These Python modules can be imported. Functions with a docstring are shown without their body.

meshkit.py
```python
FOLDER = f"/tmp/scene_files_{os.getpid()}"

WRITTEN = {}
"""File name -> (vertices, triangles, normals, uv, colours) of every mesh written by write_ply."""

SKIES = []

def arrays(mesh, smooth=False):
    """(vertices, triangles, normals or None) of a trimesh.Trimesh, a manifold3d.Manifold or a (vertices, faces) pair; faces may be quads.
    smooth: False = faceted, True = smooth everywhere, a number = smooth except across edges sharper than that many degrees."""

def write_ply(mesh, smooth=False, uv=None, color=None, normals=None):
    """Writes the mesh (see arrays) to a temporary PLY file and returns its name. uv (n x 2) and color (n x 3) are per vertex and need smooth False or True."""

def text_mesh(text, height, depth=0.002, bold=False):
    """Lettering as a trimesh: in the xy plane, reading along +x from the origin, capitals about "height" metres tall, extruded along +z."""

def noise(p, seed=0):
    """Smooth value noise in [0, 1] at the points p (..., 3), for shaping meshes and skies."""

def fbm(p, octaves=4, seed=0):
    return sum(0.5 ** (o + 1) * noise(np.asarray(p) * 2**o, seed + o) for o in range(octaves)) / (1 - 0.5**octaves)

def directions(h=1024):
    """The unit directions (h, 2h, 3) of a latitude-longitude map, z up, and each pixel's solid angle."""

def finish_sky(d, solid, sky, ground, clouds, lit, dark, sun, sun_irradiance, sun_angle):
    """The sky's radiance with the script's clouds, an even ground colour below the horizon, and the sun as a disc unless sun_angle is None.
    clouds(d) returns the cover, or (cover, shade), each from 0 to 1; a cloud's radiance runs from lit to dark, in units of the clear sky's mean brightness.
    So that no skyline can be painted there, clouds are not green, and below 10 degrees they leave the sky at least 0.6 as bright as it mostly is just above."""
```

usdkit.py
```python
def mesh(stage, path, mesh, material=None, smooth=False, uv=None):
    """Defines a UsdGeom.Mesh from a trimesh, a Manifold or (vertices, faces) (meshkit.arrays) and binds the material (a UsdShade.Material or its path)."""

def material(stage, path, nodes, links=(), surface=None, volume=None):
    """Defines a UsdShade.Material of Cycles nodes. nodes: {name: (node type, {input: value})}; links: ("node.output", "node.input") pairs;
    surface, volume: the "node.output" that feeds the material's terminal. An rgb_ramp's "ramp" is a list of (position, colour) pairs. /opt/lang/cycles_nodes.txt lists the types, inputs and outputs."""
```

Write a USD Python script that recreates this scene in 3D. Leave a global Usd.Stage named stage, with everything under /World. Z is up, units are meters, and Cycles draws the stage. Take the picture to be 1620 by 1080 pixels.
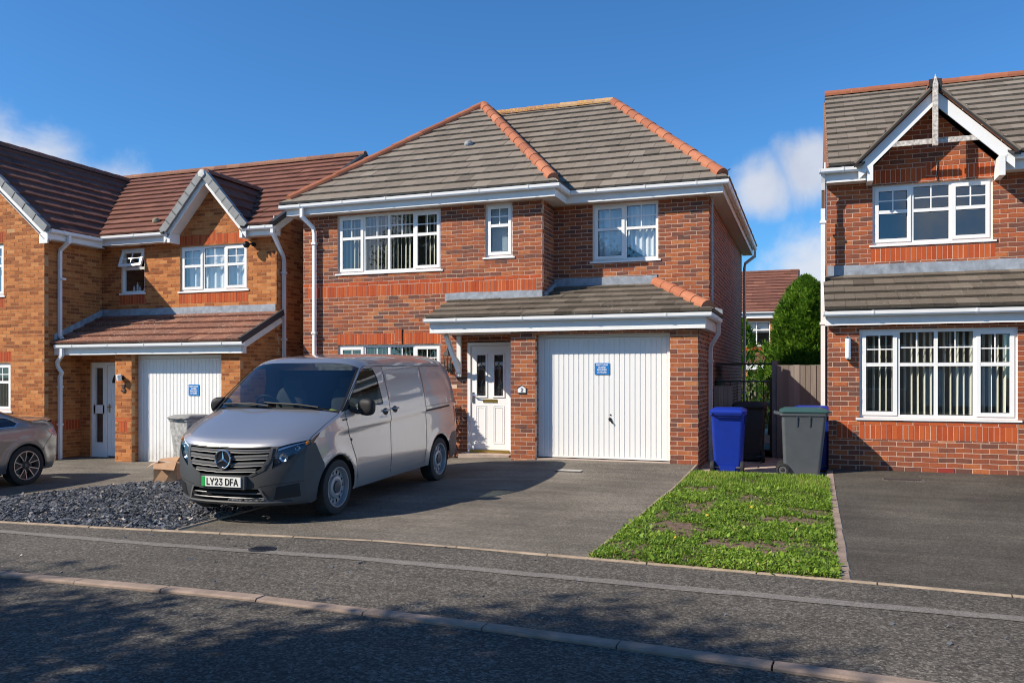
import math
import numpy as np
import trimesh
import shapely
from shapely.geometry import Polygon, box as sbox, LineString
from shapely import affinity
import meshkit
from pxr import Usd, UsdGeom, UsdLux, UsdShade, Gf, Sdf, Vt
import usdkit

stage = Usd.Stage.CreateInMemory()
UsdGeom.SetStageUpAxis(stage, 'Z')
UsdGeom.SetStageMetersPerUnit(stage, 1.0)
UsdGeom.Xform.Define(stage, '/World')
UsdGeom.Scope.Define(stage, '/World/Looks')

# ------------------------------------------------------------------ camera
CAM_Z, YAW = 1.44, math.atan(470 / 1310.0)
cam = UsdGeom.Camera.Define(stage, '/World/camera')
cam.CreateHorizontalApertureAttr(36.0)
cam.CreateFocalLengthAttr(1310 / 1620 * 36)
cam.CreateVerticalApertureOffsetAttr(54 / 1620 * 36)
cam.CreateExposureAttr(0.5)
cam.CreateClippingRangeAttr(Gf.Vec2f(0.05, 20000))
_m = Gf.Matrix4d().SetRotate(Gf.Rotation(Gf.Vec3d(1, 0, 0), 90) * Gf.Rotation(Gf.Vec3d(0, 0, 1), math.degrees(YAW)))
_m.SetTranslateOnly(Gf.Vec3d(0, 0, CAM_Z))
cam.AddTransformOp().Set(_m)

# ------------------------------------------------------------------ sun and sky
SUN = np.array([-1.34, -1.0, 1.30]); SUN /= np.linalg.norm(SUN)
SUN_EL, SUN_ROT = math.asin(SUN[2]), math.atan2(SUN[0], SUN[1])
sun = UsdLux.DistantLight.Define(stage, '/World/sun')
sun.CreateIntensityAttr(1.25)
sun.CreateNormalizeAttr(True) if hasattr(sun, 'CreateNormalizeAttr') else sun.GetPrim().CreateAttribute('inputs:normalize', Sdf.ValueTypeNames.Bool).Set(True)
sun.CreateAngleAttr(0.5)
sun.CreateColorAttr(Gf.Vec3f(1.0, 0.90, 0.76))
_z = SUN; _x = np.cross([0, 0, 1], _z); _x /= np.linalg.norm(_x); _y = np.cross(_z, _x)
sun.AddTransformOp().Set(Gf.Matrix4d(*_x, 0, *_y, 0, *_z, 0, 0, 0, 0, 1))


def _dir(az, el):
    az, el = math.radians(az), math.radians(el)
    return (math.sin(az) * math.cos(el), math.cos(az) * math.cos(el), math.sin(el))


dome = UsdLux.DomeLight.Define(stage, '/World/sky')
dome.GetPrim().SetCustomDataByKey('kind', 'structure')
sky_nodes = {
    'tc': ('texture_coordinate', {}),
    'sky': ('sky_texture', {'sky_type': 'single_scattering', 'sun_disc': False, 'sun_elevation': SUN_EL, 'sun_rotation': SUN_ROT,
                            'altitude': 100.0, 'air_density': 1.0, 'aerosol_density': 0.35, 'ozone_density': 3.0}),
    'sat': ('mix_color', {'blend_type': 'multiply', 'fac': 1.0, 'b': (0.50, 1.02, 1.45), 'use_clamp': False}),
    'xyz': ('separate_xyz', {}),
    'den': ('math', {'math_type': 'add', 'value2': 0.16}),
    'ux': ('math', {'math_type': 'divide'}), 'uy': ('math', {'math_type': 'divide'}),
    'uv': ('combine_xyz', {'z': 0.35}),
    'n1': ('noise_texture', {'scale': 1.15, 'detail': 9.0, 'roughness': 0.56, 'distortion': 0.35}),
    'n2': ('noise_texture', {'scale': 2.6, 'detail': 8.0, 'roughness': 0.6}),
    'shade': ('map_range', {'from_min': 0.3, 'from_max': 0.7, 'to_min': 0.0, 'to_max': 1.0, 'clamp': True}),
    'ccol': ('mix_color', {'blend_type': 'mix', 'a': (5.0, 5.5, 6.6), 'b': (9.0, 9.2, 9.6)}),
    'mix': ('mix_color', {'blend_type': 'mix', 'use_clamp': False}),
    'bg': ('background_shader', {'strength': 0.078}),
}
sky_links = [('sky.color', 'sat.a'), ('tc.generated', 'xyz.vector'), ('xyz.z', 'den.value1'), ('xyz.x', 'ux.value1'), ('den.value', 'ux.value2'),
             ('xyz.y', 'uy.value1'), ('den.value', 'uy.value2'), ('ux.value', 'uv.x'), ('uy.value', 'uv.y'), ('uv.vector', 'n1.vector'),
             ('tc.generated', 'n2.vector'), ('n2.fac', 'shade.value'), ('shade.result', 'ccol.fac')]
# banks of cumulus: each a soft lobe round one heading, broken up by the noise
LOBES = [(-53.5, 12.0, 3.9), (-49.5, 11.4, 3.3), (-45.5, 10.2, 2.8), (-42, 9.2, 2.2), (-38.5, 8.6, 1.5), (-2.9, 12.2, 2.0), (0.3, 13.4, 2.4), (3.4, 12.6, 2.6), (0.3, 5.8, 3.5), (4, 6.5, 3.5), (17, 7, 4.5),
         (-70, 10, 7), (40, 9, 6), (78, 12, 7), (125, 11, 8), (168, 14, 7), (-155, 10, 7)]
prev = None
for k, (az, el, rad) in enumerate(LOBES):
    sky_nodes[f'd{k}'] = ('vector_math', {'math_type': 'distance', 'vector2': _dir(az, el)})
    sky_nodes[f'm{k}'] = ('map_range', {'from_min': 0.0, 'from_max': 2 * math.radians(rad), 'to_min': 1.0, 'to_max': 0.0, 'clamp': True})
    sky_links += [('tc.generated', f'd{k}.vector1'), (f'd{k}.value', f'm{k}.value')]
    if prev:
        sky_nodes[f'x{k}'] = ('math', {'math_type': 'maximum'})
        sky_links += [(prev, f'x{k}.value1'), (f'm{k}.result', f'x{k}.value2')]
        prev = f'x{k}.value'
    else:
        prev = f'm{k}.result'
sky_nodes['n3'] = ('noise_texture', {'scale': 7.0, 'detail': 9.0, 'roughness': 0.62, 'distortion': 0.3})
sky_nodes['nm'] = ('math', {'math_type': 'multiply_add', 'value2': 1.25, 'value3': -0.625})
sky_nodes['sum'] = ('math', {'math_type': 'add'})
sky_nodes['cov'] = ('map_range', {'range_type': 'smoothstep', 'from_min': 0.34, 'from_max': 0.84, 'to_min': 0.0, 'to_max': 0.95, 'clamp': True})
sky_links += [('tc.generated', 'n3.vector'), ('n3.fac', 'nm.value1'), (prev, 'sum.value1'), ('nm.value', 'sum.value2'), ('sum.value', 'cov.value'),
              ('cov.result', 'mix.fac'), ('sat.result', 'mix.a'), ('ccol.result', 'mix.b'), ('mix.result', 'bg.color')]
sky_mat = usdkit.material(stage, '/World/Looks/sky', sky_nodes, sky_links, surface='bg.background')
UsdShade.MaterialBindingAPI.Apply(dome.GetPrim()).Bind(sky_mat)

# ------------------------------------------------------------------ helpers
RNG = np.random.default_rng(11)
ORIGIN, TAKEN, BASE = {}, set(), np.zeros(3)


def free(parent, name):
    p = f'{parent}/{name}'
    k = 0
    while p in TAKEN:
        k += 1
        p = f'{parent}/{name}_{k:03d}'
    TAKEN.add(p)
    return p


def keys(path, label=None, cat=None, group=None, kind=None):
    pr = stage.GetPrimAtPath(path)
    for k, v in (('label', label), ('category', cat), ('group', group), ('kind', kind)):
        if v:
            pr.SetCustomDataByKey(k, v)
    return path


def thing(name, label, cat, loc=(0, 0, 0), group=None):
    p = free('/World', name)
    x = UsdGeom.Xform.Define(stage, p)
    x.AddTranslateOp().Set(Gf.Vec3d(*map(float, loc)))
    ORIGIN[p] = np.array(loc, float)
    return keys(p, label, cat, group)


def setting(name, kind='structure'):
    p = free('/World', name)
    UsdGeom.Xform.Define(stage, p)
    ORIGIN[p] = np.zeros(3)
    return keys(p, kind=kind)


def put(parent, name, V, F, mat, tint=None, smooth=False, counts=None, kind=None, label=None, cat=None, group=None):
    """One Mesh prim under parent (or /World), its points in world metres."""
    V = np.asarray(V, float); F = np.asarray(F, np.int64)
    n = None
    if smooth is not False:
        V, F, n = meshkit.arrays((V, F), smooth)
        tint = None
    par = parent or '/World'
    path = free(par, name)
    org = ORIGIN.get('/'.join(par.split('/')[:3]), np.zeros(3)) if parent else np.zeros(3)
    m = UsdGeom.Mesh.Define(stage, path)
    m.CreatePointsAttr(Vt.Vec3fArray.FromNumpy((V - org).astype(np.float32)))
    m.CreateFaceVertexCountsAttr(Vt.IntArray.FromNumpy(np.full(len(F), F.shape[1], np.int32)))
    m.CreateFaceVertexIndicesAttr(Vt.IntArray.FromNumpy(F.astype(np.int32).ravel()))
    m.CreateSubdivisionSchemeAttr('none')
    if n is not None:
        m.CreateNormalsAttr(Vt.Vec3fArray.FromNumpy(n.astype(np.float32)))
        m.SetNormalsInterpolation('vertex')
    if tint is not None:
        UsdGeom.PrimvarsAPI(m).CreatePrimvar('tint', Sdf.ValueTypeNames.FloatArray, 'vertex').Set(Vt.FloatArray.FromNumpy(np.broadcast_to(np.asarray(tint, np.float32), (len(V),)).copy()))
    if mat is not None:
        UsdShade.MaterialBindingAPI.Apply(m.GetPrim()).Bind(mat)
    keys(path, label, cat, group, kind)
    return path


class MB:
    """Collects shapes that become one mesh."""

    def __init__(self):
        self.V, self.F, self.T, self.n = [], [], [], 0

    def add(self, V, F, t=0.0):
        V = np.asarray(V, float); F = np.asarray(F, np.int64)
        if F.shape[1] == 4:
            F = np.vstack([F[:, [0, 1, 2]], F[:, [0, 2, 3]]])
        self.V.append(V); self.F.append(F + self.n); self.T.append(np.full(len(V), t, np.float32)); self.n += len(V)
        return self

    def mesh(self, m, t=0.0):
        return self.add(m.vertices, m.faces, t)

    def box(self, x0, x1, y0, y1, z0, z1, t=0.0):
        V = [(x, y, z) for z in (z0, z1) for x, y in ((x0, y0), (x1, y0), (x1, y1), (x0, y1))]
        return self.add(V, [[3, 2, 1, 0], [4, 5, 6, 7], [0, 1, 5, 4], [1, 2, 6, 5], [2, 3, 7, 6], [3, 0, 4, 7]], t)

    def bar(self, a, b, w, h=None, up=(0, 0, 1), t=0.0):
        """A rectangular bar from a to b: w across, h along up."""
        a, b = np.asarray(a, float), np.asarray(b, float); h = h or w
        d = b - a; d /= np.linalg.norm(d)
        s = np.cross(d, up); s /= np.linalg.norm(s); u = np.cross(s, d)
        V = [p + s * i * w / 2 + u * j * h / 2 for p in (a, b) for i, j in ((-1, -1), (1, -1), (1, 1), (-1, 1))]
        return self.add(V, [[3, 2, 1, 0], [4, 5, 6, 7], [0, 1, 5, 4], [1, 2, 6, 5], [2, 3, 7, 6], [3, 0, 4, 7]], t)

    def tube(self, pts, r, seg=10, square=False, t=0.0):
        pts = np.asarray(pts, float)
        rr = np.broadcast_to(np.asarray(r, float), (len(pts),))
        ang = np.arange(seg) / seg * 2 * np.pi + (np.pi / 4 if square else 0)
        rings = []
        ref = None
        for i, p in enumerate(pts):
            d = pts[min(i + 1, len(pts) - 1)] - pts[max(i - 1, 0)]; d /= np.linalg.norm(d)
            if ref is None:
                ref = np.array([0, 0, 1.0]) if abs(d[2]) < 0.9 else np.array([1.0, 0, 0])
            s = np.cross(d, ref); s /= np.linalg.norm(s); u = np.cross(s, d); ref = u
            k = 1.0
            if 0 < i < len(pts) - 1:
                d0 = pts[i] - pts[i - 1]; d0 /= np.linalg.norm(d0)
                k = 1 / max(0.6, float(d0 @ d))
            rings.append(p + rr[i] * (np.outer(np.cos(ang), s) + np.outer(np.sin(ang), u)) * (1.0 if seg > 4 else 1.0) * (k ** 0.5))
        V = np.vstack(rings + [pts[:1], pts[-1:]])
        F = []
        for i in range(len(pts) - 1):
            for j in range(seg):
                a, b = i * seg + j, i * seg + (j + 1) % seg
                F += [[a, b, b + seg], [a, b + seg, a + seg]]
        c0, c1, last = len(pts) * seg, len(pts) * seg + 1, (len(pts) - 1) * seg
        for j in range(seg):
            F += [[c0, (j + 1) % seg, j], [c1, last + j, last + (j + 1) % seg]]
        return self.add(V, F, t)

    def prism(self, poly, O, u, v, n, d0, d1, t=0.0):
        """Extrudes a shapely polygon given in the (u, v) plane at O, from n*d0 to n*d1."""
        O, u, v, n = (np.asarray(q, float) for q in (O, u, v, n))
        for g in getattr(poly, 'geoms', [poly]):
            if g.geom_type != 'Polygon' or g.area < 1e-8:
                continue
            g = shapely.geometry.polygon.orient(g)
            V2, F2 = trimesh.creation.triangulate_polygon(g, engine='earcut')
            P = O + np.outer(V2[:, 0], u) + np.outer(V2[:, 1], v)
            F2 = np.asarray(F2)
            a = V2[F2]
            area = (a[:, 1, 0] - a[:, 0, 0]) * (a[:, 2, 1] - a[:, 0, 1]) - (a[:, 1, 1] - a[:, 0, 1]) * (a[:, 2, 0] - a[:, 0, 0])
            F2[area < 0] = F2[area < 0][:, ::-1]
            if np.dot(np.cross(u, v), n) * (d1 - d0) < 0:
                F2 = F2[:, ::-1]
            k = len(V2)
            self.add(np.vstack([P + n * d0, P + n * d1]), np.vstack([F2[:, ::-1], F2 + k]), t)
            for ring in [g.exterior, *g.interiors]:
                c = np.asarray(ring.coords)[:-1]
                q = O + np.outer(c[:, 0], u) + np.outer(c[:, 1], v)
                m = len(c); i = np.arange(m); j = (i + 1) % m
                F = np.stack([i, j, j + m, i + m], 1)
                if np.dot(np.cross(u, v), n) * (d1 - d0) < 0:
                    F = F[:, ::-1]
                self.add(np.vstack([q + n * d0, q + n * d1]), F, t)
        return self

    def lathe(self, prof, O, axis, seg=24, t=0.0):
        """Revolves (radius, along) pairs round the axis through O."""
        O, axis = np.asarray(O, float), np.asarray(axis, float); axis /= np.linalg.norm(axis)
        s = np.cross(axis, [0.3, 0.2, 0.9]); s /= np.linalg.norm(s); u = np.cross(axis, s)
        ang = np.arange(seg) / seg * 2 * np.pi
        ring = np.outer(np.cos(ang), s) + np.outer(np.sin(ang), u)
        V = np.vstack([O + axis * z + ring * max(r, 1e-4) for r, z in prof])
        F = [[i * seg + j, i * seg + (j + 1) % seg, (i + 1) * seg + (j + 1) % seg, (i + 1) * seg + j] for i in range(len(prof) - 1) for j in range(seg)]
        return self.add(V, F, t)

    def arrays(self):
        return np.vstack(self.V), np.vstack(self.F), np.concatenate(self.T)

    def build(self, parent, name, mat, smooth=False, tinted=False, **kw):
        if not self.V:
            return None
        V, F, T = self.arrays()
        return put(parent, name, V, F, mat, tint=T if tinted else None, smooth=smooth, **kw)


def M(name, nodes, links, surface='p.BSDF'):
    return usdkit.material(stage, f'/World/Looks/{name}', nodes, links, surface=surface)


def plain(name, col, rough=0.5, metal=0.0, spec=0.5, noise=0.0, nscale=6.0, bump=0.0, bscale=60.0, coat=0.0, **kw):
    nodes = {'p': ('principled_bsdf', {'base_color': col, 'roughness': rough, 'metallic': metal, 'specular_ior_level': spec, 'coat_weight': coat, **kw})}
    links = []
    if noise or bump:
        nodes['g'] = ('geometry', {})
    if noise:
        c = np.array(col)
        nodes['n'] = ('noise_texture', {'scale': nscale, 'detail': 6.0, 'roughness': 0.6})
        nodes['r'] = ('rgb_ramp', {'ramp': [(0.3, tuple(c * (1 - noise))), (0.7, tuple(np.minimum(c * (1 + noise), 1)))]})
        links += [('g.position', 'n.vector'), ('n.fac', 'r.fac'), ('r.color', 'p.base_color')]
    if bump:
        nodes['bn'] = ('noise_texture', {'scale': bscale, 'detail': 4.0})
        nodes['b'] = ('bump', {'strength': bump, 'distance': 0.01})
        links += [('g.position', 'bn.vector'), ('bn.fac', 'b.height'), ('b.normal', 'p.normal')]
    return M(name, nodes, links)


def brick_mat(name, ramp, speck=0.35):
    """Colour from the brick's own tint, mottled by noise."""
    return M(name, {
        'a': ('attribute', {'attribute': 'tint'}), 'g': ('geometry', {}),
        'r': ('rgb_ramp', {'ramp': ramp}),
        'n': ('noise_texture', {'scale': 11.0, 'detail': 6.0, 'roughness': 0.7}),
        'n2': ('noise_texture', {'scale': 90.0, 'detail': 3.0, 'roughness': 0.6}),
        'add': ('math', {'math_type': 'multiply_add', 'value2': 0.80}), 'sub': ('math', {'math_type': 'subtract', 'value2': 0.40}),
        'm': ('map_range', {'from_min': 0.25, 'from_max': 0.75, 'to_min': 1 - speck, 'to_max': 1 + speck * 0.6, 'clamp': True}),
        'mul': ('mix_color', {'blend_type': 'multiply', 'fac': 1.0, 'use_clamp': False}),
        'b': ('bump', {'strength': 0.35, 'distance': 0.004}),
        'p': ('principled_bsdf', {'roughness': 0.85, 'specular_ior_level': 0.25})},
        [('g.position', 'n.vector'), ('g.position', 'n2.vector'), ('n.fac', 'add.value1'), ('a.fac', 'add.value3'), ('add.value', 'sub.value1'), ('sub.value', 'r.fac'),
         ('n2.fac', 'm.value'), ('r.color', 'mul.a'), ('m.result', 'mul.b'), ('mul.result', 'p.base_color'), ('n2.fac', 'b.height'), ('b.normal', 'p.normal')])


def tile_mat(name, ramp, lichen=(0.42, 0.41, 0.36), amount=0.5):
    return M(name, {
        'a': ('attribute', {'attribute': 'tint'}), 'g': ('geometry', {}),
        'r': ('rgb_ramp', {'ramp': ramp}),
        'n': ('noise_texture', {'scale': 9.0, 'detail': 6.0, 'roughness': 0.7}),
        'add': ('math', {'math_type': 'multiply_add', 'value2': 0.6}), 'sub': ('math', {'math_type': 'subtract', 'value2': 0.3}),
        'v': ('noise_texture', {'scale': 26.0, 'detail': 5.0, 'roughness': 0.7}),
        'w': ('noise_texture', {'scale': 1.3, 'detail': 2.0}),
        'vw': ('math', {'math_type': 'multiply_add', 'value2': 0.16}),
        'm': ('map_range', {'from_min': 0.80 - 0.08 * amount, 'from_max': 0.84 - 0.08 * amount, 'to_min': 0.0, 'to_max': 0.85, 'clamp': True}),
        'x': ('mix_color', {'blend_type': 'mix', 'b': lichen}),
        'b': ('bump', {'strength': 0.4, 'distance': 0.006}),
        'p': ('principled_bsdf', {'roughness': 0.8, 'specular_ior_level': 0.3})},
        [('g.position', 'n.vector'), ('g.position', 'v.vector'), ('g.position', 'w.vector'), ('n.fac', 'add.value1'), ('a.fac', 'add.value3'), ('add.value', 'sub.value1'), ('sub.value', 'r.fac'),
         ('w.fac', 'vw.value1'), ('v.fac', 'vw.value3'), ('vw.value', 'm.value'), ('m.result', 'x.fac'), ('r.color', 'x.a'), ('x.result', 'p.base_color'), ('v.fac', 'b.height'), ('b.normal', 'p.normal')])


RED = [(0.0, (0.135, 0.066, 0.052)), (0.2, (0.20, 0.075, 0.048)), (0.45, (0.29, 0.086, 0.042)), (0.72, (0.365, 0.108, 0.044)), (0.92, (0.43, 0.15, 0.058)), (1.0, (0.46, 0.185, 0.075))]
BUFF = [(0.0, (0.25, 0.078, 0.028)), (0.25, (0.35, 0.115, 0.036)), (0.5, (0.45, 0.158, 0.048)), (0.75, (0.52, 0.195, 0.060)), (1.0, (0.56, 0.25, 0.09))]
ORANGE = [(0.0, (0.34, 0.058, 0.022)), (0.5, (0.44, 0.082, 0.024)), (1.0, (0.50, 0.115, 0.032))]
m_red = brick_mat('red_brick', RED)
m_red2 = brick_mat('red_brick_bright', [(p, tuple(np.array(c) * (1.08, 1.0, 0.95))) for p, c in RED])
m_buff = brick_mat('buff_brick', BUFF)
m_orange = brick_mat('orange_brick', ORANGE, 0.25)
m_mortar = plain('mortar', (0.60, 0.43, 0.32), 0.95, noise=0.15, nscale=9)
m_mortar2 = plain('buff_mortar', (0.48, 0.27, 0.125), 0.95, noise=0.15, nscale=9)
m_tile = tile_mat('grey_tile', [(0.0, (0.125, 0.102, 0.080)), (0.5, (0.19, 0.158, 0.126)), (1.0, (0.25, 0.212, 0.172))], amount=0.85)
m_tile_brown = tile_mat('brown_tile', [(0.0, (0.075, 0.060, 0.045)), (0.5, (0.125, 0.102, 0.078)), (1.0, (0.185, 0.153, 0.12))], (0.5, 0.48, 0.42), amount=0.95)
m_tile_red = tile_mat('red_tile', [(0.0, (0.105, 0.045, 0.034)), (0.5, (0.165, 0.068, 0.046)), (1.0, (0.24, 0.105, 0.07))], amount=0.35)
m_tile_mossy = tile_mat('weathered_red_tile', [(0.0, (0.12, 0.06, 0.045)), (0.5, (0.20, 0.085, 0.055)), (1.0, (0.30, 0.14, 0.085))], (0.5, 0.46, 0.36), amount=1.6)
m_hip = tile_mat('terracotta', [(0.0, (0.22, 0.075, 0.04)), (0.5, (0.33, 0.115, 0.058)), (1.0, (0.42, 0.17, 0.09))], (0.6, 0.56, 0.48), amount=0.7)
m_ridge = tile_mat('lichened_ridge', [(0.0, (0.24, 0.10, 0.055)), (0.5, (0.34, 0.20, 0.12)), (1.0, (0.48, 0.36, 0.24))], (0.62, 0.33, 0.06), amount=2.6)
m_ridge_red = tile_mat('red_ridge', [(0.0, (0.15, 0.06, 0.04)), (0.5, (0.22, 0.095, 0.06)), (1.0, (0.30, 0.16, 0.10))], (0.45, 0.30, 0.14), amount=1.5)
m_verge = plain('grey_verge', (0.20, 0.21, 0.215), 0.6, noise=0.15)
m_verge_dark = plain('dark_verge', (0.022, 0.022, 0.025), 0.6)
m_deck = plain('roof_underlay', (0.03, 0.028, 0.026), 0.9)
m_lead = plain('lead', (0.26, 0.29, 0.33), 0.55, noise=0.35, nscale=7, bump=0.25, bscale=9)
m_white = plain('white_upvc', (0.80, 0.80, 0.79), 0.35, noise=0.03, nscale=2)
m_white_door = plain('white_door_paint', (0.82, 0.82, 0.81), 0.4)
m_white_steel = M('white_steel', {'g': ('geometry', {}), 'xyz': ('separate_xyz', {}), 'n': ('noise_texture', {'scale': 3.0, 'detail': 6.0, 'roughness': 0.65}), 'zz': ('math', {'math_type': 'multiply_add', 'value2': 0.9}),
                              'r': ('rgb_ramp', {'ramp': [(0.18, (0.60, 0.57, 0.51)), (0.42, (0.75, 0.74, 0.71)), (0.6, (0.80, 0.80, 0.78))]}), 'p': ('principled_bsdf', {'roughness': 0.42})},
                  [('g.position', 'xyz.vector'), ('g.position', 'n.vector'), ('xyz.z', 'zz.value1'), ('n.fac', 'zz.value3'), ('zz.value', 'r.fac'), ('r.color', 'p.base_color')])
m_gutter = plain('white_gutter', (0.78, 0.78, 0.77), 0.35, noise=0.05, nscale=3)
m_soffit = plain('soffit_board', (0.66, 0.645, 0.62), 0.6, noise=0.08, nscale=2)
m_pinkwhite = plain('weathered_white', (0.62, 0.60, 0.58), 0.55, noise=0.12, nscale=5)
m_oldwood = plain('flaking_white_paint', (0.50, 0.46, 0.42), 0.8, noise=0.55, nscale=22, bump=0.4, bscale=60)
m_black = plain('black_plastic', (0.012, 0.012, 0.013), 0.6, spec=.3)
m_iron = plain('black_iron', (0.012, 0.012, 0.013), 0.5)
m_brass = plain('brass', (0.45, 0.32, 0.10), 0.35, metal=0.9)
m_chrome = plain('chrome', (0.75, 0.75, 0.77), 0.15, metal=1.0)
m_dark = plain('dark_room', (0.055, 0.052, 0.05), 0.9)
m_room = plain('room', (0.16, 0.155, 0.15), 0.9)
m_blind = plain('cream_blind', (0.72, 0.70, 0.60), 0.8)
m_blind_grey = plain('grey_blind', (0.20, 0.205, 0.21), 0.8)
m_net = plain('net_curtain', (0.62, 0.64, 0.66), 0.9)
m_gasket = plain('gasket', (0.03, 0.03, 0.03), 0.6)
m_kerb = plain('concrete_kerb', (0.25, 0.185, 0.145), 0.9, noise=0.25, nscale=5, bump=0.4, bscale=60)
m_edging = plain('concrete_edging', (0.28, 0.215, 0.155), 0.9, noise=0.3, nscale=7, bump=0.4, bscale=60)
m_slab = plain('paving_slab', (0.37, 0.29, 0.24), 0.9, noise=0.2, nscale=6, bump=0.3, bscale=50)
m_wood = M('grey_fence_wood', {'g': ('geometry', {}), 'a': ('attribute', {'attribute': 'tint'}), 'mp': ('mapping', {'scale': (40, 40, 1.6)}), 'n': ('noise_texture', {'scale': 1.0, 'detail': 6.0, 'roughness': 0.65}),
                              'ad': ('math', {'math_type': 'multiply_add', 'value2': 0.7}),
                              'r': ('rgb_ramp', {'ramp': [(0.2, (0.17, 0.14, 0.118)), (0.8, (0.34, 0.295, 0.255)), (1.0, (0.40, 0.35, 0.30))]}), 'p': ('principled_bsdf', {'roughness': 0.9})},
             [('g.position', 'mp.vector'), ('mp.vector', 'n.vector'), ('n.fac', 'ad.value1'), ('a.fac', 'ad.value3'), ('ad.value', 'r.fac'), ('r.color', 'p.base_color')])


def pane(name, tint=(0.93, 0.96, 0.95), f0=0.08, bump=0.0, bscale=30.0, rough=0.0):
    """A single sheet of glass: it mirrors by Schlick's rule from either side and lets the sun through."""
    nodes = {'lw': ('layer_weight', {'blend': 0.5}), 'pw': ('math', {'math_type': 'power', 'value2': 5.0}), 'f': ('math', {'math_type': 'multiply_add', 'value2': 1 - f0, 'value3': f0}),
             't': ('transparent_bsdf', {'color': tint}), 'g': ('glossy_bsdf', {'color': (0.97, 0.98, 1.0), 'roughness': rough, 'distribution': 'ggx'}), 'm': ('mix_closure', {})}
    links = [('lw.facing', 'pw.value1'), ('pw.value', 'f.value1'), ('f.value', 'm.fac'), ('t.BSDF', 'm.closure1'), ('g.BSDF', 'm.closure2')]
    if bump:
        nodes.update({'ge': ('geometry', {}), 'n': ('noise_texture', {'scale': bscale, 'detail': 2.0}), 'b': ('bump', {'strength': bump, 'distance': 0.02})})
        links += [('ge.position', 'n.vector'), ('n.fac', 'b.height'), ('b.normal', 'g.normal')]
    return M(name, nodes, links, 'm.closure')


m_glass = pane('window_glass', (0.92, 0.95, 0.94), 0.135, bump=0.02, bscale=1.6)
m_glass_obscure = pane('patterned_glass', (0.62, 0.70, 0.72), 0.12, bump=0.8, bscale=34, rough=0.05)
m_glass_car = pane('car_glass', (0.60, 0.68, 0.66), 0.10)
# ------------------------------------------------------------------ the lie of the land
def zg(x, y):
    x, y = np.asarray(x, float), np.asarray(y, float)
    a = np.where(y > 13.5, 0.0, np.where(y > 12, -0.07 * (13.5 - y), np.where(y > 8, -0.105 - 0.02 * (12 - y), -0.185 - 0.012 * (8 - np.maximum(y, -12)))))
    k = np.clip((-x - 4) / 8.5, 0, 1)
    return a * (1 - 0.6 * k) - 0.34 * k


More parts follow.
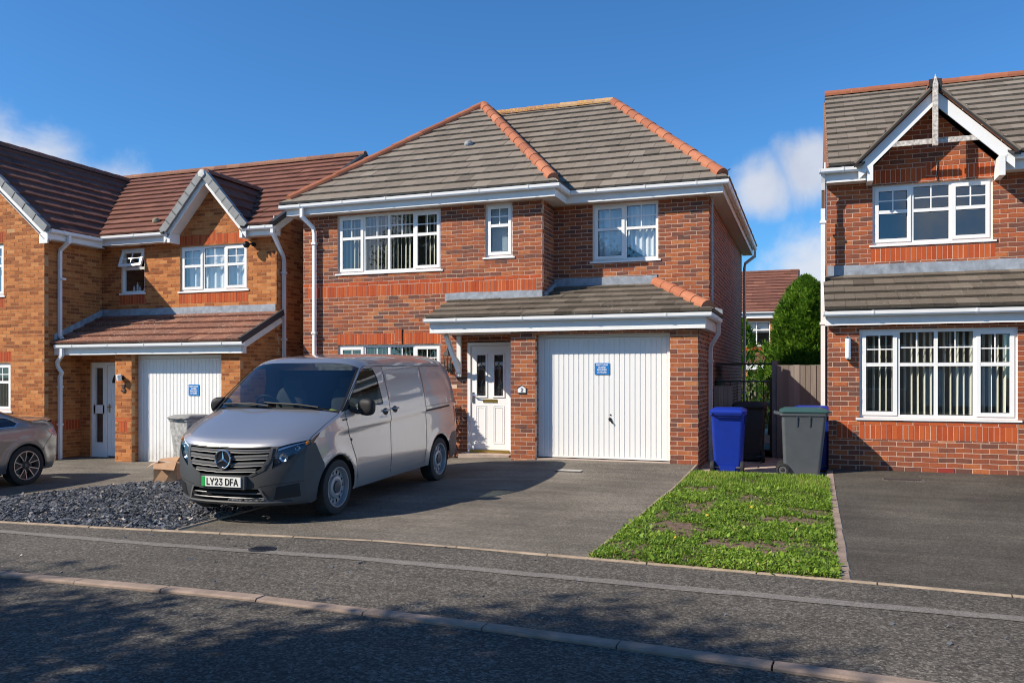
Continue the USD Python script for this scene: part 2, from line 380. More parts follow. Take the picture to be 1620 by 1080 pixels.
def gridpoly(poly, cell):
    """Triangles of a polygon cut along a square grid: (n x 2 points, faces)."""
    x0, y0, x1, y1 = poly.bounds
    V, F, n = [], [], 0
    shapely.prepare(poly)
    xs, ys = np.arange(math.floor(x0 / cell), math.ceil(x1 / cell)), np.arange(math.floor(y0 / cell), math.ceil(y1 / cell))
    gx, gy = np.meshgrid(xs, ys); gx, gy = gx.ravel() * cell, gy.ravel() * cell
    cells = shapely.box(gx, gy, gx + cell, gy + cell)
    full, hit = shapely.contains_properly(poly, cells), shapely.intersects(poly, cells)
    for i in np.flatnonzero(hit):
        if full[i]:
            V.append([(gx[i], gy[i]), (gx[i] + cell, gy[i]), (gx[i] + cell, gy[i] + cell), (gx[i], gy[i] + cell)])
            F.append(np.array([[0, 1, 2], [0, 2, 3]]) + n); n += 4
        else:
            c = cells[i].intersection(poly)
            for g in getattr(c, 'geoms', [c]):
                if g.geom_type != 'Polygon' or g.area < 1e-7:
                    continue
                v, f = trimesh.creation.triangulate_polygon(shapely.geometry.polygon.orient(g), engine='earcut')
                f = np.asarray(f); a = v[f]
                neg = (a[:, 1, 0] - a[:, 0, 0]) * (a[:, 2, 1] - a[:, 0, 1]) - (a[:, 1, 1] - a[:, 0, 1]) * (a[:, 2, 0] - a[:, 0, 0]) < 0
                f[neg] = f[neg][:, ::-1]
                V.append(v); F.append(f + n); n += len(v)
    V = np.vstack(V); F = np.vstack(F)
    _, first, inv = np.unique(np.round(V, 5), axis=0, return_index=True, return_inverse=True)
    F = inv.reshape(-1)[F]
    F = F[(F[:, 0] != F[:, 1]) & (F[:, 1] != F[:, 2]) & (F[:, 0] != F[:, 2])]
    return V[first], F


def sheet(name, poly, lift, mat, cell=0.5, parent=None, wob=0.0, **kw):
    v, f = gridpoly(poly, cell)
    z = zg(v[:, 0], v[:, 1]) + lift
    if wob:
        z = z + wob * (meshkit.fbm(np.c_[v * 3.0, v[:, :1] * 0], 3, 5) - 0.5)
    return put(parent, name, np.c_[v, z], f, mat, smooth=True, **kw)


def asphalt(name, lo, mid, hi, stain=0.3, scale=150.0, bump=0.5):
    return M(name, {
        'g': ('geometry', {}), 'n0': ('noise_texture', {'scale': scale, 'detail': 2.0, 'roughness': 0.7}), 'vo': ('voronoi_texture', {'scale': scale * 0.62, 'randomness': 1.0}), 'vs': ('separate_color', {}), 'n': ('mix_float', {'fac': 0.42}),
        'r': ('rgb_ramp', {'ramp': [(0.22, lo), (0.5, mid), (0.70, hi), (0.84, tuple(np.array(hi) * 2.2))]}),
        's': ('noise_texture', {'scale': 0.55, 'detail': 7.0, 'roughness': 0.62}),
        'sm': ('map_range', {'from_min': 0.3, 'from_max': 0.7, 'to_min': 1 - stain, 'to_max': 1 + stain, 'clamp': True}),
        'sc': ('mapping', {'scale': (0.35, 2.2, 1.0)}), 's2': ('noise_texture', {'scale': 2.0, 'detail': 5.0, 'roughness': 0.6}),
        'sm2': ('map_range', {'from_min': 0.3, 'from_max': 0.7, 'to_min': 1 - stain * 0.6, 'to_max': 1 + stain * 0.6, 'clamp': True}),
        'x': ('mix_color', {'blend_type': 'multiply', 'fac': 1.0, 'use_clamp': False}), 'x2': ('mix_color', {'blend_type': 'multiply', 'fac': 1.0, 'use_clamp': False}),
        'b': ('bump', {'strength': bump, 'distance': 0.006}), 'p': ('principled_bsdf', {'roughness': 0.88, 'specular_ior_level': 0.3})},
        [('g.position', 'n0.vector'), ('g.position', 'vo.vector'), ('vo.color', 'vs.color'), ('n0.fac', 'n.a'), ('vs.r', 'n.b'), ('g.position', 's.vector'), ('g.position', 'sc.vector'), ('sc.vector', 's2.vector'), ('n.result', 'r.fac'), ('s.fac', 'sm.value'), ('s2.fac', 'sm2.value'),
         ('r.color', 'x.a'), ('sm.result', 'x.b'), ('x.result', 'x2.a'), ('sm2.result', 'x2.b'), ('x2.result', 'p.base_color'), ('n.result', 'b.height'), ('b.normal', 'p.normal')])


m_road = asphalt('road_asphalt', (0.022, 0.020, 0.018), (0.062, 0.056, 0.048), (0.125, 0.113, 0.097), 0.24, 92)
m_path = asphalt('path_asphalt', (0.028, 0.025, 0.021), (0.076, 0.067, 0.056), (0.145, 0.13, 0.11), 0.20, 98)
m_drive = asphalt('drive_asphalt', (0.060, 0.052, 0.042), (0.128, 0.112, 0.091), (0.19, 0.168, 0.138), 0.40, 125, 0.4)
m_strip = asphalt('strip_asphalt', (0.11, 0.10, 0.09), (0.155, 0.142, 0.127), (0.20, 0.185, 0.167), 0.12, 140, 0.3)
m_soil = plain('soil', (0.13, 0.082, 0.055), 0.95, noise=0.5, nscale=14, bump=0.8, bscale=30)
m_land = plain('rough_ground', (0.085, 0.09, 0.045), 0.95, noise=0.4, nscale=0.8)
m_gravel = plain('pale_gravel', (0.46, 0.37, 0.26), 0.95, noise=0.35, nscale=50, bump=0.7, bscale=80)

g = np.unique(np.r_[-600, -300, -150, -80, np.arange(-40, 60, 2.0), 80, 150, 300, 600])
gx, gy = np.meshgrid(g, g)
n = len(g); i = np.arange(n * n).reshape(n, n)
put(None, 'ground', np.c_[gx.ravel(), gy.ravel(), zg(gx.ravel(), gy.ravel()) - 0.05 - 0.12 * (np.abs(gx.ravel() + 1) < 2.1) * (np.abs(gy.ravel() - 14.5) < 2.6)],
    np.stack([i[:-1, :-1], i[:-1, 1:], i[1:, 1:], i[1:, :-1]], -1).reshape(-1, 4), m_land, kind='structure')

KERB = np.array([(-30, 9.2), (-20, 6.9), (-14, 5.85), (-10, 5.42), (-6.65, 5.27), (-4.98, 5.22), (-3.09, 5.15), (-1.89, 5.10), (-0.64, 5.01), (0.64, 4.92), (3, 4.74), (8, 4.3), (20, 3.0)])
BACK = np.array([(-30, 12.2), (-20, 9.4), (-14, 8.0), (-9.3, 7.32), (-6.5, 7.26), (-3.87, 7.25), (-1.93, 7.19), (0.24, 7.11), (1.49, 7.03), (4, 6.85), (8, 6.5), (20, 5.2)])
from scipy.interpolate import PchipInterpolator
xs = np.arange(-30, 20.01, 0.25)
kerb_y, back_y = PchipInterpolator(KERB[:, 0], KERB[:, 1]), PchipInterpolator(BACK[:, 0], BACK[:, 1])
KL, BL = LineString(np.c_[xs, kerb_y(xs)]), LineString(np.c_[xs, back_y(xs)])
road = Polygon([*np.c_[xs, kerb_y(xs) - 0.06], (20, -7), (-30, -7)])
sheet('road', road, -0.012, m_road, 1.0, kind='structure')
sheet('opposite_pavement', sbox(-30, -9.2, 20, -7.0), 0.0, m_path, 2.0, kind='structure')
pave = Polygon([*np.c_[xs, kerb_y(xs) + 0.06], *np.c_[xs, back_y(xs) - 0.02][::-1]])
sheet('pavement', pave, 0.0, m_path, 0.5, kind='structure')
STRIP = PchipInterpolator([-30, -14, -8.7, -4.83, -2.4, -0.36, 1.36, 6, 20], [11.6, 7.55, 6.86, 6.56, 6.50, 6.45, 6.42, 6.36, 6.2])
edge = 0.012 * (meshkit.noise(np.c_[xs * 3, xs * 0, xs * 0]) - 0.5)
sx = np.arange(-30, 8.01, 0.05)
w1, w2 = (0.02 * (meshkit.noise(np.c_[sx * 6, sx * 0 + s, sx * 0]) - 0.5) for s in (0, 9))
sheet('pavement_repair_strip', Polygon([*np.c_[sx, STRIP(sx) - 0.065 + w1], *np.c_[sx, STRIP(sx) + 0.065 + w2][::-1]]), 0.005, m_strip, 0.5, kind='structure')


def stones(name, piece, line, length, width, top, depth, mat, joint=0.012, x_lo=-9.0, x_hi=5.0):
    """A row of kerb stones, each its own part."""
    par = setting(name)
    L, s, k = line.length, 0.0, 0
    far = MB()
    while s + length < L:
        a, b = np.array(line.interpolate(s + joint / 2).coords[0]), np.array(line.interpolate(s + length - joint / 2).coords[0])
        d = (b - a) / np.linalg.norm(b - a); nrm = np.array([-d[1], d[0]])
        up = top + RNG.normal(0, 0.0025)
        off = RNG.normal(0, 0.003)
        mb = MB() if x_lo < a[0] < x_hi else far
        c = 0.012
        prof = [(-width / 2, -depth), (-width / 2, up - c), (-width / 2 + c, up), (width / 2 - c, up), (width / 2, up - c), (width / 2, -depth)]
        ring = []
        for e in (a, b):
            z0 = float(zg(*e))
            ring.append([(*(e + nrm * (p[0] + off)), z0 + p[1]) for p in prof])
        m = len(prof); V = np.array(ring[0] + ring[1])
        F = [[j, j + 1, j + 1 + m, j + m] for j in range(m - 1)]
        mb.add(V, F).add(V[:m], [[0, 5, 1, 1], [1, 5, 4, 4], [1, 4, 2, 2], [2, 4, 3, 3]][:4]).add(V[m:], [[0, 1, 5, 5], [1, 4, 5, 5], [1, 2, 4, 4], [2, 3, 4, 4]])
        if mb is not far:
            mb.build(par, piece, mat)
        s += length
    far.build(par, piece + '_run', mat, kind='stuff')


stones('kerb', 'kerb_stone', KL, 0.915, 0.12, 0.012, 0.12, m_kerb)
stones('pavement_edging', 'edging_stone', BL, 0.915, 0.05, 0.014, 0.12, m_edging)

# drives, the weedy plot, the slate bed
DRV = Polygon([(-6.55, 7.25), (-1.88, 7.18), (-1.71, 13.62), (-4.9, 13.62), (-4.9, 14.5), (-6.3, 14.5), (-6.55, 13.0)])
sheet('driveway', DRV, 0.004, m_drive, 0.5, kind='structure')
sheet('front_border', Polygon([(-9.75, 12.4), (-6.58, 12.4), (-6.58, 13.0), (-6.32, 14.46), (-9.75, 14.46)]), 0.0, m_soil, 0.5, kind='structure')
LDRV = Polygon([(-22, 9.9), (-14.2, 8.06), (-12.02, 7.60), (-10.27, 11.2), (-9.78, 12.3), (-9.78, 14.5), (-10.9, 14.5), (-15.1, 14.3), (-22, 13.0)])
sheet('left_driveway', LDRV, 0.004, m_drive, 0.5, kind='structure')
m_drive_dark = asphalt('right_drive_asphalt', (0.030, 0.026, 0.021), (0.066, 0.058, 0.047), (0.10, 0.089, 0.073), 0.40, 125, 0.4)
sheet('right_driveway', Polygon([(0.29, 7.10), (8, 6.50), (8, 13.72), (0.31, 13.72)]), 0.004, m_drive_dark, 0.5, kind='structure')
stones('left_drive_edging', 'edging_stone', LineString([(-12.0, 7.5), (-10.28, 11.15), (-9.76, 12.35)]), 0.9, 0.05, 0.02, 0.12, m_edging, x_lo=-14)
stones('slate_bed_edging', 'edging_stone', LineString([(-6.52, 7.30), (-6.60, 12.4)]), 0.9, 0.05, 0.02, 0.12, m_edging)
stones('lawn_edging', 'edging_stone', LineString([(-1.87, 7.24), (-1.70, 13.58)]), 0.9, 0.055, 0.016, 0.14, m_edging)
stones('right_lawn_edging', 'sett', LineString([(0.275, 7.15), (0.30, 13.66)]), 0.3, 0.10, 0.014, 0.14, m_kerb)
SOIL = Polygon([(-1.87, 7.19), (0.24, 7.10), (0.27, 12.76), (-1.68, 12.76)])
v, f = gridpoly(SOIL, 0.1)
lump = meshkit.fbm(np.c_[v * 2.2, v[:, :1] * 0], 4, 3)
rim_ = np.clip(shapely.distance(SOIL.exterior, shapely.points(v[:, 0], v[:, 1])) / 0.22, 0, 1)
put(None, 'soil', np.c_[v, zg(v[:, 0], v[:, 1]) + 0.003 + rim_ * (0.009 + 0.05 * lump)], f, m_soil, smooth=True, kind='structure')

SLATE = Polygon([(-11.95, 7.62), (-9.3, 7.36), (-6.56, 7.29), (-6.63, 12.4), (-9.74, 12.4), (-10.25, 11.15)])
sheet('slate_bed', SLATE, -0.01, plain('slate_dust', (0.05, 0.052, 0.058), 0.9, noise=0.4, nscale=30), 0.5, kind='structure')


def chips(poly, count, size, rng, lift):
    x0, y0, x1, y1 = poly.bounds
    P = rng.uniform((x0, y0), (x1, y1), (int(count * 2.2), 2))
    P = P[shapely.contains_xy(poly, P[:, 0], P[:, 1])][:count]
    mb = MB()
    k = len(P)
    ang = np.sort(rng.uniform(0, 2 * np.pi, (k, 5)), 1)
    r = size * rng.uniform(0.5, 1.5, (k, 1)) * rng.uniform(0.75, 1.2, (k, 5))
    asp = rng.uniform(0.45, 0.95, (k, 1)); th = rng.uniform(0, 2 * np.pi, (k, 1))
    lx, ly = r * np.cos(ang), r * np.sin(ang) * asp
    X, Y = lx * np.cos(th) - ly * np.sin(th), lx * np.sin(th) + ly * np.cos(th)
    sl = rng.normal(0, 0.33, (k, 2)); h = size * rng.uniform(0.12, 0.35, (k, 1))
    Z = X * sl[:, :1] + Y * sl[:, 1:]
    base = zg(P[:, 0], P[:, 1])[:, None] + lift + rng.uniform(0, size * 0.6, (k, 1))
    top = np.stack([P[:, :1] + X, P[:, 1:] + Y, base + Z + h], -1); bot = np.stack([P[:, :1] + X * 1.05, P[:, 1:] + Y * 1.05, base + Z], -1)
    V = np.concatenate([top, bot], 1).reshape(-1, 3)
    f1 = np.array([[0, 1, 2], [0, 2, 3], [0, 3, 4]] + [q for j in range(5) for q in ([j, j + 5, (j + 1) % 5], [(j + 1) % 5, j + 5, (j + 1) % 5 + 5])])
    F = (f1[None] + (np.arange(k) * 10)[:, None, None]).reshape(-1, 3)
    return V, F, np.repeat(rng.uniform(0, 1, k), 10)


m_slate = M('slate_chip', {'a': ('attribute', {'attribute': 'tint'}), 'r': ('rgb_ramp', {'ramp': [(0, (0.045, 0.05, 0.06)), (0.5, (0.085, 0.092, 0.105)), (0.86, (0.14, 0.147, 0.16)), (0.93, (0.20, 0.19, 0.175)), (0.97, (0.33, 0.26, 0.19)), (1, (0.45, 0.42, 0.39))]}),
                           'p': ('principled_bsdf', {'roughness': 0.5, 'specular_ior_level': 0.5})}, [('a.fac', 'r.fac'), ('r.color', 'p.base_color')])
V, F, T = chips(SLATE.intersection(sbox(-12, 7, -6.4, 12.4)), 15000, 0.03, np.random.default_rng(3), 0.0)
put(None, 'slate_chippings', V, F, m_slate, tint=T, kind='stuff', label='loose grey slate chippings filling the bed between the drives', cat='chippings')
V, F, T = chips(pave.intersection(sbox(-9, 4, 3, 8)), 110, 0.017, np.random.default_rng(8), 0.0)
put(None, 'scattered_chips', V, F, m_slate, tint=0.4 + 0.6 * T, kind='stuff', label='few stray stone chips scattered over the asphalt pavement', cat='chips')

# greenery of the plot
m_leaf = M('weed_leaf', {'a': ('attribute', {'attribute': 'tint'}), 'r': ('rgb_ramp', {'ramp': [(0, (0.06, 0.10, 0.014)), (0.4, (0.135, 0.235, 0.022)), (0.75, (0.22, 0.345, 0.032)), (0.94, (0.32, 0.42, 0.06)), (1, (0.42, 0.34, 0.15))]}),
                         'd': ('principled_bsdf', {'roughness': 0.55, 'specular_ior_level': 0.35}), 't': ('translucent_bsdf', {}), 'm': ('mix_closure', {'fac': 0.32})},
           [('a.fac', 'r.fac'), ('r.color', 'd.base_color'), ('r.color', 't.color'), ('d.BSDF', 'm.closure1'), ('t.BSDF', 'm.closure2')], 'm.closure')


def leaves(P, size, tilt, rng, aspect=0.55, tint=None):
    """Small kite-shaped leaves at the points P."""
    k = len(P)
    th, el = rng.uniform(0, 2 * np.pi, k), np.clip(rng.normal(tilt, 0.45, k), -1.2, 1.5)
    d = np.stack([np.cos(th) * np.cos(el), np.sin(th) * np.cos(el), np.sin(el)], -1)
    s = np.stack([-np.sin(th), np.cos(th), rng.normal(0, 0.35, k)], -1); s /= np.linalg.norm(s, axis=1, keepdims=True)
    L = (np.broadcast_to(size, (k,)) * rng.uniform(0.6, 1.4, k))[:, None]; W = L * aspect
    V = np.stack([P, P + d * L * 0.5 + s * W * 0.5, P + d * L, P + d * L * 0.5 - s * W * 0.5], 1).reshape(-1, 3)
    F = (np.array([[0, 1, 2], [0, 2, 3]])[None] + (np.arange(k) * 4)[:, None, None]).reshape(-1, 3)
    return V, F, np.repeat(rng.uniform(0, 1, k) if tint is None else tint, 4)


rng = np.random.default_rng(21)
P = rng.uniform((-1.86, 7.1), (0.26, 12.76), (260000, 2))
P = P[shapely.contains_xy(SOIL.buffer(-0.008), P[:, 0], P[:, 1])]
cl = meshkit.fbm(np.c_[P * 1.5, P[:, :1] * 0], 4, 17)
cl2 = meshkit.fbm(np.c_[P * 9.0, P[:, :1] * 0], 2, 29)
bare = sum(np.exp(-(((P[:, 0] - a) / ra) ** 2 + ((P[:, 1] - b) / rb) ** 2)) for a, b, ra, rb in ((-1.35, 8.9, .30, .5), (-0.5, 10.3, .45, .30), (-0.05, 8.45, .28, .30), (-1.2, 9.9, .35, .25), (-1.55, 7.7, .2, .2), (-0.9, 8.05, .25, .2), (-.3, 11.2, .35, .2)))
cover_ = cl + 0.55 * (cl2 - 0.5) - 0.13 * bare + 0.12 * np.clip((P[:, 1] - 11.3), 0, 1)
prob = np.clip((cover_ - 0.20) / 0.32, 0.05, 1) ** 1.5
keep = rng.random(len(P)) < prob * 0.62
P, cl2, cov_ = P[keep], cl2[keep], cover_[keep]
gr = P[:, 1] > 11.5 + 0.9 * (cl2 - 0.5) + 0.4 * (rng.random(len(P)) - .5)
blade = gr | (rng.random(len(P)) < .18)
Z = zg(P[:, 0], P[:, 1]) + 0.006 + np.clip(shapely.distance(SOIL.exterior, shapely.points(P[:, 0], P[:, 1])) / 0.22, 0, 1) * (0.009 + 0.05 * meshkit.fbm(np.c_[P * 2.2, P[:, :1] * 0], 4, 3))
hgt = np.clip((cov_ - 0.30) * 2.2, 0, 1)
A = np.c_[P, Z + 0.002 + hgt * rng.uniform(0, 0.034, len(P))]
tone = np.clip(0.30 + 0.38 * hgt + rng.normal(0, 0.2, len(P)), 0, 1)
size = 0.022 * np.where(rng.random(len(P)) < .06, 2.2, 1.0)
V1, F1, T1 = leaves(A[~blade], size[~blade], 0.25, rng, 0.7, tone[~blade])
V2, F2, T2 = leaves(np.c_[P[blade], Z[blade]], np.where(gr[blade], .058, .045), 0.95, rng, 0.11, np.clip(tone[blade] + 0.1, 0, 1))
put(None, 'weeds_and_grass', np.vstack([V1, V2]), np.vstack([F1, F2 + len(V1)]), m_leaf, tint=np.r_[T1, T2], kind='stuff', label='patchy bright green weeds and short grass on the small plot', cat='weeds')
fl = MB()
for a, b in ((-1.05, 9.25), (-0.62, 9.9), (-1.2, 8.0)):
    z = float(zg(a, b)) + 0.075
    fl.lathe([(0.0, 0), (0.02, 0.004), (0.0, 0.012)], (a, b, z), (0.1, -0.3, 1), 8)
fl.build(None, 'dandelion_flowers', plain('dandelion', (0.7, 0.42, 0.02), 0.7), kind='stuff', label='few yellow dandelion heads among the weeds of the plot', cat='flowers')

# slabs across the mouth of the passage and down it
pv = setting('passage_paving')
rngs = np.random.default_rng(5)
for x0, x1, y0, y1, up in ((-1.62, -0.92, 12.78, 13.32, 0), (-0.86, -0.50, 12.80, 13.12, .004), (-0.36, 0.235, 12.76, 13.22, -.004), (-0.66, -0.42, 13.22, 13.34, .014), (-1.62, -1.0, 13.36, 14.05, -.01), (-0.97, -0.36, 13.42, 14.1, 0),
                          (-0.33, 0.22, 13.26, 13.9, 0), (-1.62, -0.8, 14.1, 14.9, 0), (-0.77, 0.2, 14.14, 14.95, 0), (-1.62, -0.8, 14.94, 15.75, 0), (-0.77, 0.2, 14.99, 15.8, 0), (-1.62, -0.2, 15.8, 16.5, 0)):
    MB().box(x0, x1, y0, y1, -0.14, -0.07 + up + rngs.normal(0, .003)).build(pv, 'paving_slab', m_slab)
v, f = gridpoly(sbox(-1.68, 12.74, 0.29, 16.6), 0.5)
put(None, 'passage_gravel', np.c_[v, np.full(len(v), -.083)], f, m_gravel, kind='structure')
sheet('back_garden_gravel', sbox(-1.66, 16.6, 0.3, 24.0), -0.03, m_gravel, 1.0, kind='structure')

# iron covers
def cover(name, x, y, rx, ry, label, mat):
    mb = MB()
    z = float(zg(x, y))
    a = np.arange(20) / 20 * 2 * np.pi
    mb.prism(Polygon(np.c_[rx * np.cos(a), ry * np.sin(a)]), (x, y, z), (1, 0, 0), (0, 1, 0), (0, 0, 1), -0.03, 0.010)
    t = thing(name, label, 'drain cover', (x, y, z))
    mb.build(t, 'frame', mat)
    q = MB()
    for i in range(-3, 4):
        q.box(x + i * rx / 4 - .006, x + i * rx / 4 + .006, y - ry * .65 * math.sqrt(1 - (i / 4) ** 2), y + ry * .65 * math.sqrt(1 - (i / 4) ** 2), z + .0101, z + .015)
    q.build(t, 'tread_bars', mat)
    return t


m_castiron = plain('cast_iron', (0.022, 0.022, 0.026), 0.55, noise=0.3)
cover('drain_cover', -4.93, 6.66, 0.13, 0.13, 'small round black iron cover beside the pale strip in the pavement', m_castiron)
m_cover2 = plain('pale_cover', (0.36, 0.34, 0.31), 0.85, noise=0.2)
t = thing('inspection_cover', 'pale rectangular inspection cover in the drive before the garage', 'drain cover', (-3.55, 12.6, float(zg(-3.55, 12.6))))
z = float(zg(-3.55, 12.6)); MB().box(-3.75, -3.36, 12.52, 12.72, z - .03, z + .012).build(t, 'lid', m_cover2); MB().box(-3.77, -3.34, 12.5, 12.74, z - .03, z + .008).build(t, 'frame', m_castiron)
t = thing('inspection_cover', 'dark recessed cover strip in the asphalt below the big ground floor window', 'drain cover', (1.25, 12.95, float(zg(1.25, 12.95))))
z = float(zg(1.25, 12.95)); MB().box(1.0, 1.5, 12.82, 12.98, z - .03, z + .009).build(t, 'lid', m_castiron); MB().box(.985, 1.515, 12.805, 12.995, z - .03, z + .0075).build(t, 'frame', m_drive)
# ------------------------------------------------------------------ how the houses are put together
X_, Y_, Z_ = np.eye(3)
CAM = np.array([0, 0, CAM_Z])


class House:
    """A house and the bricks and tiles that its walls and roofs are made of; the largest in view become parts."""

    def __init__(self, name, label, loc, mats):
        self.path = thing(name, label, 'house', loc)
        self.mats, self.bits = mats, {'brick': [], 'roof_tile': []}

    def wall(self, poly, O, u, n, thick=0.10, bricks=True, bands=(), rnd=None, ncore=None, clip=None, name='wall'):
        """poly is given in (distance along u, z). bands: (rectangle, 'soldier' or 'stretcher') in the bright brick. clip: where single bricks are laid."""
        O, u, n = np.asarray(O, float), np.asarray(u, float), np.asarray(n, float)
        core = MB().prism(poly, O, u, Z_, n, -thick, -0.0035 if bricks else 0.0)
        w = core.build(self.path, name, ncore or self.mats['mortar'])
        if not bricks:
            return w
        rnd = rnd or RNG
        rest = poly
        jobs = []
        for r, how in bands:
            r = r.intersection(poly); rest = rest.difference(r); jobs.append((r, how))
        jobs.append((rest if clip is None else rest.intersection(clip), 'plain'))
        for area, how in jobs:
            if area.is_empty:
                continue
            shapely.prepare(area)
            x0, z0, x1, z1 = area.bounds
            rects = []
            if how == 'soldier':
                for x in np.arange(x0, x1 - 0.02, 0.0752):
                    rects.append((x + 0.005, z0 + 0.0055, x + 0.0705, z1 - 0.0055))
            else:
                for k in range(math.floor(z0 / 0.075), math.ceil(z1 / 0.075)):
                    off = 0.1125 * (k % 2)
                    for q in range(math.floor((x0 - off) / 0.225), math.ceil((x1 - off) / 0.225)):
                        rects.append((q * 0.225 + off + 0.0055, k * 0.075 + 0.0055, q * 0.225 + off + 0.2195, k * 0.075 + 0.0695))
            rects = np.array(rects)
            boxes = shapely.box(*rects.T)
            full, hit = shapely.contains(area, boxes), shapely.intersects(area, boxes)
            for i in np.flatnonzero(hit):
                jit = rnd.normal(0, 0.0012)
                mb = MB()
                if full[i]:
                    a, b, c, d = rects[i]
                    e = rnd.normal(0, 0.0008, 4)
                    P = np.array([(a + e[0], b + e[2]), (c + e[1], b + e[2]), (c + e[1], d + e[3]), (a + e[0], d + e[3])])
                    q = O + np.outer(P[:, 0], u) + np.outer(P[:, 1], Z_)
                    F = [[4, 5, 6, 7], [0, 1, 5, 4], [1, 2, 6, 5], [2, 3, 7, 6], [3, 0, 4, 7]]
                    if np.dot(np.cross(u, Z_), n) < 0:
                        F = [f[::-1] for f in F]
                    mb.add(np.vstack([q - n * 0.0045, q + n * jit]), F)
                    area_, cen = (c - a) * (d - b), q.mean(0)
                else:
                    pc = boxes[i].intersection(area)
                    if pc.area < 2e-4:
                        continue
                    mb.prism(pc, O, u, Z_, n, -0.0045, jit)
                    if not mb.V:
                        continue
                    area_ = pc.area; cc = pc.centroid; cen = O + u * cc.x + Z_ * cc.y
                t = rnd.beta(2.2, 2.0) if how == 'plain' else rnd.uniform(0.15, 0.95)
                if how == 'plain' and rnd.random() < 0.17:
                    t = rnd.uniform(0, 0.2)
                self.bits['brick'].append((w, mb, t, self.mats['brick'] if how == 'plain' else self.mats['bright'], area_, cen, n))
        return w

    def tiles(self, poly, O, u, v, mat, gauge=0.345, width=0.30, lift=0.040, rnd=None, deck=True, name='roof', bond=0.5):
        """poly in (along the eave u, up the slope v). Each tile is a thin wedge, its lower edge proud of the course below."""
        rnd = rnd or RNG
        O, u, v = np.asarray(O, float), np.asarray(u, float), np.asarray(v, float)
        n = np.cross(u, v); n /= np.linalg.norm(n)
        if n[2] < 0:
            n = -n
        w = MB().prism(poly, O, u, v, n, -0.03, 0.0).build(self.path, name, m_deck)
        shapely.prepare(poly)
        x0, s0, x1, s1 = poly.bounds
        for k in range(math.floor(s0 / gauge), math.ceil(s1 / gauge)):
            off = width * bond * (k % 2)
            for q in range(math.floor((x0 - off) / width), math.ceil((x1 - off) / width)):
                a, b = q * width + off, k * gauge
                piece = sbox(a + 0.002, b, a + width - 0.002, b + gauge + 0.03).intersection(poly)
                if piece.is_empty or piece.area < 1e-3:
                    continue
                for g in getattr(piece, 'geoms', [piece]):
                    if g.geom_type != 'Polygon' or g.area < 1e-3:
                        continue
                    g = shapely.geometry.polygon.orient(g.simplify(1e-4))
                    c = np.asarray(g.exterior.coords)[:-1]
                    m = len(c)
                    jl, jt = rnd.normal(0, 0.0022), rnd.normal(0, 0.002)
                    hh = 0.006 + (lift + jl) * (1 - (c[:, 1] - b) / gauge) + jt * (c[:, 0] - a) / width
                    base = O + np.outer(c[:, 0], u) + np.outer(c[:, 1], v)
                    V = np.vstack([base, base + np.outer(hh, n)])
                    F = [[m, m + j, m + j + 1] for j in range(1, m - 1)] + [f for j in range(m) for f in ([j, (j + 1) % m, (j + 1) % m + m], [j, (j + 1) % m + m, j + m])]
                    F = np.array(F)
                    if np.dot(np.cross(u, v), n) < 0:
                        F = F[:, ::-1]
                    mb = MB().add(V, F)
                    cc = g.centroid
                    self.bits['roof_tile'].append((w, mb, float(np.clip(rnd.normal(0.5, 0.13), 0, 1)), mat, g.area, O + u * cc.x + v * cc.y, n))
        return w

    def finish(self, most=300):
        """The most visible pieces as parts, the rest of each wall or roof joined."""
        for kind, bits in self.bits.items():
            score = []
            for w, mb, t, mat, area, cen, n in bits:
                d = CAM - cen; L = np.linalg.norm(d)
                f = (cen[0] * math.cos(YAW) + cen[1] * math.sin(YAW)) / max(-cen[0] * math.sin(YAW) + cen[1] * math.cos(YAW), 0.1)
                score.append(area * max(float(d @ n) / L, 0) / L ** 2 * (abs(f) < 0.63))
            order = np.argsort(-np.array(score))
            chosen = set(order[:most].tolist())
            rest = {}
            for i, (w, mb, t, mat, *_) in enumerate(bits):
                V, F, _ = mb.arrays()
                if i in chosen:
                    put(w, kind, V, F, mat, tint=t)
                else:
                    rest.setdefault((w, str(mat.GetPath())), (mat, MB()))[1].add(V, F, t)
            for (w, _), (mat, mb) in rest.items():
                mb.build(w, 'brickwork' if kind == 'brick' else 'tiling', mat, tinted=True, kind='stuff')

    # -------------------------------------------------------------- trim
    def part(self, name, mb, mat, parent=None, **kw):
        return mb.build(parent or self.path, name, mat, **kw)

    def ridge(self, A, B, mat, r=0.115, length=0.40, name='ridge_tile', parent=None, sink=0.03):
        A, B = np.asarray(A, float), np.asarray(B, float)
        L = np.linalg.norm(B - A); d = (B - A) / L
        s = np.cross(d, Z_); s /= np.linalg.norm(s); u = np.cross(s, d)
        k = max(1, round(L / length)); st = L / k
        ang = np.radians(np.linspace(-98, 98, 9))
        for i in range(k):
            a, b = A + d * (i * st), A + d * ((i + 1) * st + 0.02)
            r0, r1 = r * RNG.normal(1.04, 0.012), r * 0.95
            off = u * (RNG.normal(0, 0.003) - sink)
            ring = [p + off + rr * (np.outer(np.sin(ang), s) + np.outer(np.cos(ang), u)) for p, rr in ((a, r0), (b, r1))]
            m = len(ang)
            V = np.vstack(ring)
            F = [[j, j + 1, j + 1 + m, j + m] for j in range(m - 1)]
            mb = MB().add(V, F)
            mb.add(np.vstack([ring[0]]), [[0, j + 1, j, j] for j in range(1, m - 1)]).add(ring[1], [[0, j, j + 1, j + 1] for j in range(1, m - 1)])
            V, F, _ = mb.arrays()
            put(parent or self.path, name, V, F, mat, tint=float(RNG.uniform(0.2, 0.8)))

    GP = np.array([(0, 0), (0, -.058), (.028, -.072), (.082, -.072), (.104, -.05), (.108, 0), (.101, 0), (.097, -.046), (.078, -.065), (.03, -.065), (.007, -.054), (.007, 0)])

